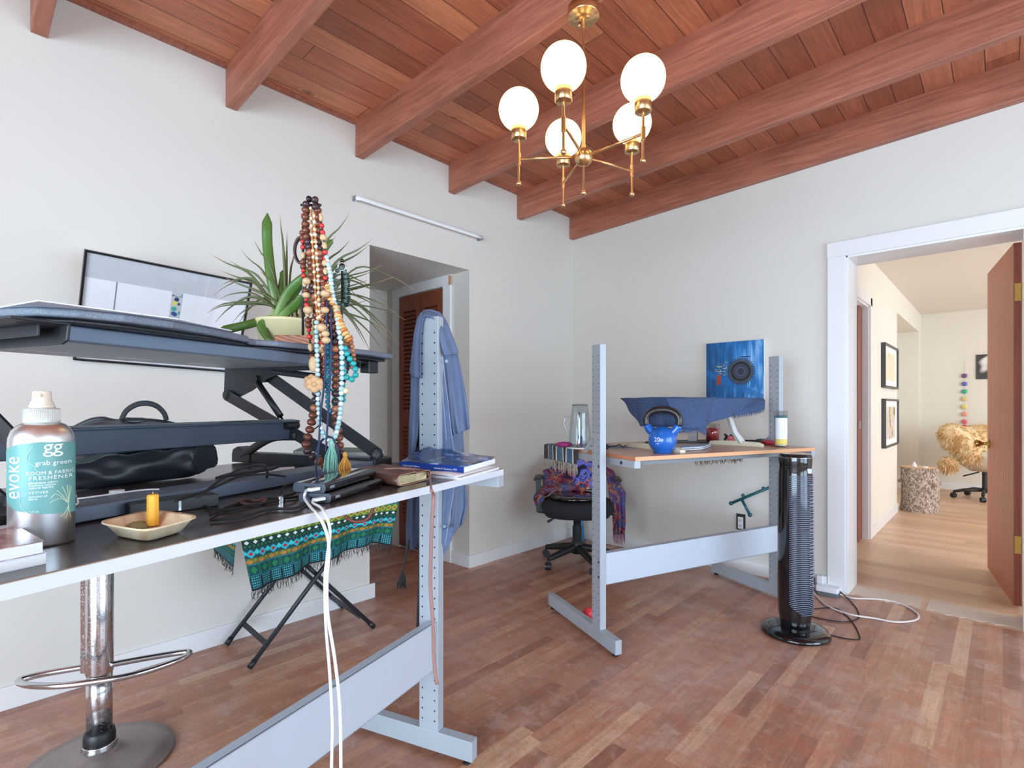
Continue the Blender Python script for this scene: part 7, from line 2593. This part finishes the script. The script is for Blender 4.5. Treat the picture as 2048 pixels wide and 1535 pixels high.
# ------------------------------------------------------------------ the room beyond
def hall_things():
    # birch log
    c = Vector((-.665, 7.20, 0))
    t = thing('log_stool', 'upright birch log with pale peeling bark in the room beyond the doorway', 'log', tuple(c))
    BK, tt, b = nt('birch_bark')
    tc = N(tt, 'ShaderNodeTexCoord')
    mp = N(tt, 'ShaderNodeMapping'); mp.inputs['Scale'].default_value = (60, 60, 34); tt.links.new(tc.outputs['Object'], mp.inputs[0])
    nz = N(tt, 'ShaderNodeTexNoise', i_Scale=1.0, i_Detail=5.0, i_Distortion=1.0); tt.links.new(mp.outputs[0], nz.inputs[0])
    tt.links.new(ramp(tt, nz.outputs['Fac'], [(.34, rgb(104, 88, 80)), (.50, rgb(150, 132, 120)), (.58, rgb(206, 194, 178)), (.66, rgb(176, 158, 146))]), b.inputs['Base Color']); setp(b, Roughness=.9)
    bp = N(tt, 'ShaderNodeBump', i_Strength=.8, i_Distance=.01); tt.links.new(nz.outputs['Fac'], bp.inputs['Height']); tt.links.new(bp.outputs[0], b.inputs['Normal'])
    f = MB()
    n = 40
    vs = []
    rnd = random.Random(6)
    Hh = .475
    for i in range(12):
        for j in range(n):
            a = 2 * math.pi * j / n
            r = .165 + .006 * math.sin(3 * a + i * .3) + .004 * math.sin(9 * a) + rnd.uniform(-.003, .003) + (.004 if i < 1 else 0)
            vs.append((r * math.cos(a), r * math.sin(a), Hh * i / 11))
    f.add(vs, [(i * n + j, i * n + (j + 1) % n, (i + 1) * n + (j + 1) % n, (i + 1) * n + j) for i in range(11) for j in range(n)], True)
    f.add([(v[0], v[1], v[2]) for v in vs[:n]], [tuple(range(n))[::-1]])
    for a, z in ((-.6, .30), (3.4, .32), (.2, .31)):
        f.ball((.172 * math.cos(a), .172 * math.sin(a), z), .02, 8, 6)
    f.build('bark', BK, t)
    MB().add([(v[0] * .985, v[1] * .985, Hh + .001) for v in vs[-n:]], [tuple(range(n))]).build('cut_face', mat('cut_wood', rgb(216, 178, 138), .8, var=.1), t)
    t2 = thing('white_candles', 'small white stones and candle stubs on top of the birch log', 'candle', (c.x, c.y, Hh + .0015))
    MB().lathe([(0, 0), (.028, 0), (.022, .02), (.008, .05), (0, .055)], (-.04, -.02, 0), 10).build('white_stone', WHITEP, t2)
    MB().lathe([(0, 0), (.03, 0), (.03, .012), (0, .013)], (.05, -.03, 0), 14).build('tea_light', WHITEP, t2)
    # two framed prints
    FRM = mat('hall_frame', rgb(62, 60, 60), .4)
    for (y0, y1, z0, z1, lab, kind) in ((5.97, 6.86, 1.318, 1.742, 'upper black framed print in the room beyond the doorway', 0), (5.99, 6.86, .742, 1.212, 'lower black framed print of flowers in the room beyond the doorway', 1)):
        y1 = y0 + .36 * 2.35
        t = thing('hall_print', lab, 'picture', (H2X, 0, 0))
        f = MB()
        w_ = .02
        for a in ((y0, y1, z0, z0 + w_), (y0, y1, z1 - w_, z1), (y0, y0 + w_, z0 + w_, z1 - w_), (y1 - w_, y1, z0 + w_, z1 - w_)):
            f.box(.002, .036, *a)
        f.build('frame', FRM, t)
        MB().box(.004, .020, y0 + w_, y1 - w_, z0 + w_, z1 - w_).build('mount', mat('mount_white', rgb(238, 234, 228), .7), t)
        PM, tt, b = nt('hall_print_%d' % kind)
        tc = N(tt, 'ShaderNodeTexCoord'); nz = N(tt, 'ShaderNodeTexNoise', i_Scale=7.0, i_Detail=4.0); tt.links.new(tc.outputs['Object'], nz.inputs[0])
        st = [(.40, rgb(222, 208, 176)), (.55, rgb(226, 212, 184)), (.64, rgb(190, 196, 186))] if kind == 0 else [(.38, rgb(190, 180, 176)), (.5, rgb(206, 200, 204)), (.58, rgb(196, 178, 110)), (.66, rgb(120, 104, 76))]
        tt.links.new(ramp(tt, nz.outputs['Fac'], st), b.inputs['Base Color'])
        MB().box(.020, .0215, y0 + .16, y1 - .16, z0 + .075, z1 - .075).build('print', PM, t)
    # agate slices on a string
    t = thing('agate_hanging', 'string of rainbow coloured agate slices hanging on the far wall', 'hanging', (-.375, 9.285, 0))
    MB().tube([(0, 0, 1.76), (0, 0, .97)], .0015, 4).build('string', mat('string', rgb(180, 176, 170), .8), t)
    cols = [(1.545, rgb(112, 76, 130)), (1.437, rgb(92, 104, 180)), (1.335, rgb(48, 168, 140)), (1.235, rgb(214, 192, 128)), (1.13, rgb(222, 206, 116)), (1.03, rgb(226, 150, 122)), (.93, rgb(222, 104, 116)), (.86, rgb(196, 50, 84))]
    for i, (z, c_) in enumerate(cols):
        MB().lathe([(0, -.004), (.028, -.004), (.031, 0), (.028, .004), (0, .004)], (0, -.006, z), 18, sx=1.0, axis=(0, 1, 0)).build('agate_slice', mat('agate_%d' % i, c_, .2, var=.2, scale=60), t)
    # black and white photo
    t = thing('photo_print', 'black and white photo print on the far wall beside the open door', 'picture', (-.258, 9.297, 1.495))
    BW, tt, b = nt('bw_photo')
    tc = N(tt, 'ShaderNodeTexCoord'); nz = N(tt, 'ShaderNodeTexNoise', i_Scale=4.5, i_Detail=1.0); tt.links.new(tc.outputs['Object'], nz.inputs[0])
    tt.links.new(ramp(tt, nz.outputs['Fac'], [(.5, rgb(62, 60, 60)), (.58, rgb(226, 224, 222))]), b.inputs['Base Color'])
    MB().box(0, .30, -.008, 0, 0, .325).build('backing', FRM, t)
    MB().box(.005, .295, -.010, -.008, .005, .32).build('photo', BW, t)
    # second desk chair with sheepskin
    c = Vector((-.16, 8.62, 0))
    t = thing('cream_office_chair', 'cream shell office chair on black castors in the room beyond', 'office chair', tuple(c))
    for k in range(5):
        a = R(72 * k + 196)
        d = Vector((math.cos(a), math.sin(a), 0))
        m = MB().tube([d * .03 + Vector((0, 0, .11)), d * .2 + Vector((0, 0, .10)), d * .30 + Vector((0, 0, .075))], [.022, .02, .016], 8)
        lg = m.build('star_leg', BLACKP, t)
        m = MB(); castor(m, d.x * .30, d.y * .30, a + .6, .03); m.build('castor', BLACKP, lg)
    MB().cyl((0, 0, 0), .025, .08, .36, 16).build('column', BLACKP, t)
    MB().tube([(-.05, -.02, .33), (-.2, -.04, .27)], .008, 8).build('lever', BLACKP, t)
    MB().lathe([(0, .34), (.14, .345), (.24, .42), (.29, .53), (.30, .60), (.28, .60), (.27, .54), (.22, .45), (.1, .40), (0, .395)], (0, 0, 0), 40).build('shell_seat', mat('shell_cream', rgb(206, 196, 178), .4, var=.03), t)
    # sheepskin
    t = thing('sheepskin', 'shaggy honey coloured sheepskin thrown over the cream chair', 'sheepskin', (0, 0, 0))
    FUR, tt, b = nt('fur')
    tc = N(tt, 'ShaderNodeTexCoord'); nz = N(tt, 'ShaderNodeTexNoise', i_Scale=9.0, i_Detail=5.0); tt.links.new(tc.outputs['Object'], nz.inputs[0])
    tt.links.new(ramp(tt, nz.outputs['Fac'], [(.34, rgb(196, 156, 104)), (.5, rgb(222, 190, 142)), (.66, rgb(240, 222, 186))]), b.inputs['Base Color']); setp(b, Roughness=.9)
    f = MB(); rnd = random.Random(9)
    dc = c.x * _fw[0] + c.y * _fw[1]
    lobes = [(1925, 890, .0, .245, .27), (1965, 885, .0, .26, .26), (2000, 890, .05, .25, .28), (1935, 915, -.05, .16, .14), (1896, 925, .0, .085, .10), (1910, 862, .0, .15, .13), (1905, 872, -.02, .14, .14)]
    lobes = [(1922, 878, .0, .19, .16), (1960, 880, .02, .22, .20), (2005, 882, .04, .22, .20), (1942, 905, -.05, .15, .13), (1897, 927, .0, .075, .085), (1905, 868, .0, .13, .13)]
    for (u, v, dd, rx, rzz) in lobes:
        p = atd(u, v, dc + dd)
        f.ball(p, rx, 20, 12, (1, 1, rzz / rx))
        for i in range(420):
            th_, ph = rnd.uniform(0, 6.283), math.acos(rnd.uniform(-1, 1))
            nrm = Vector((math.sin(ph) * math.cos(th_), math.sin(ph) * math.sin(th_), math.cos(ph)))
            s = p + Vector((nrm.x * rx, nrm.y * rx, nrm.z * rzz)) * .95
            l = rnd.uniform(.03, .065)
            e = s + nrm * l * .7 + Vector((rnd.uniform(-.015, .015), rnd.uniform(-.015, .015), -l * .55))
            m_ = s.lerp(e, .5) + nrm * l * .2
            w1 = rnd.uniform(.004, .009)
            f.tube([s, m_, e], [w1, w1 * .7, w1 * .15], 4, caps=False)
    f.build('fleece', FUR, t)
hall_things()
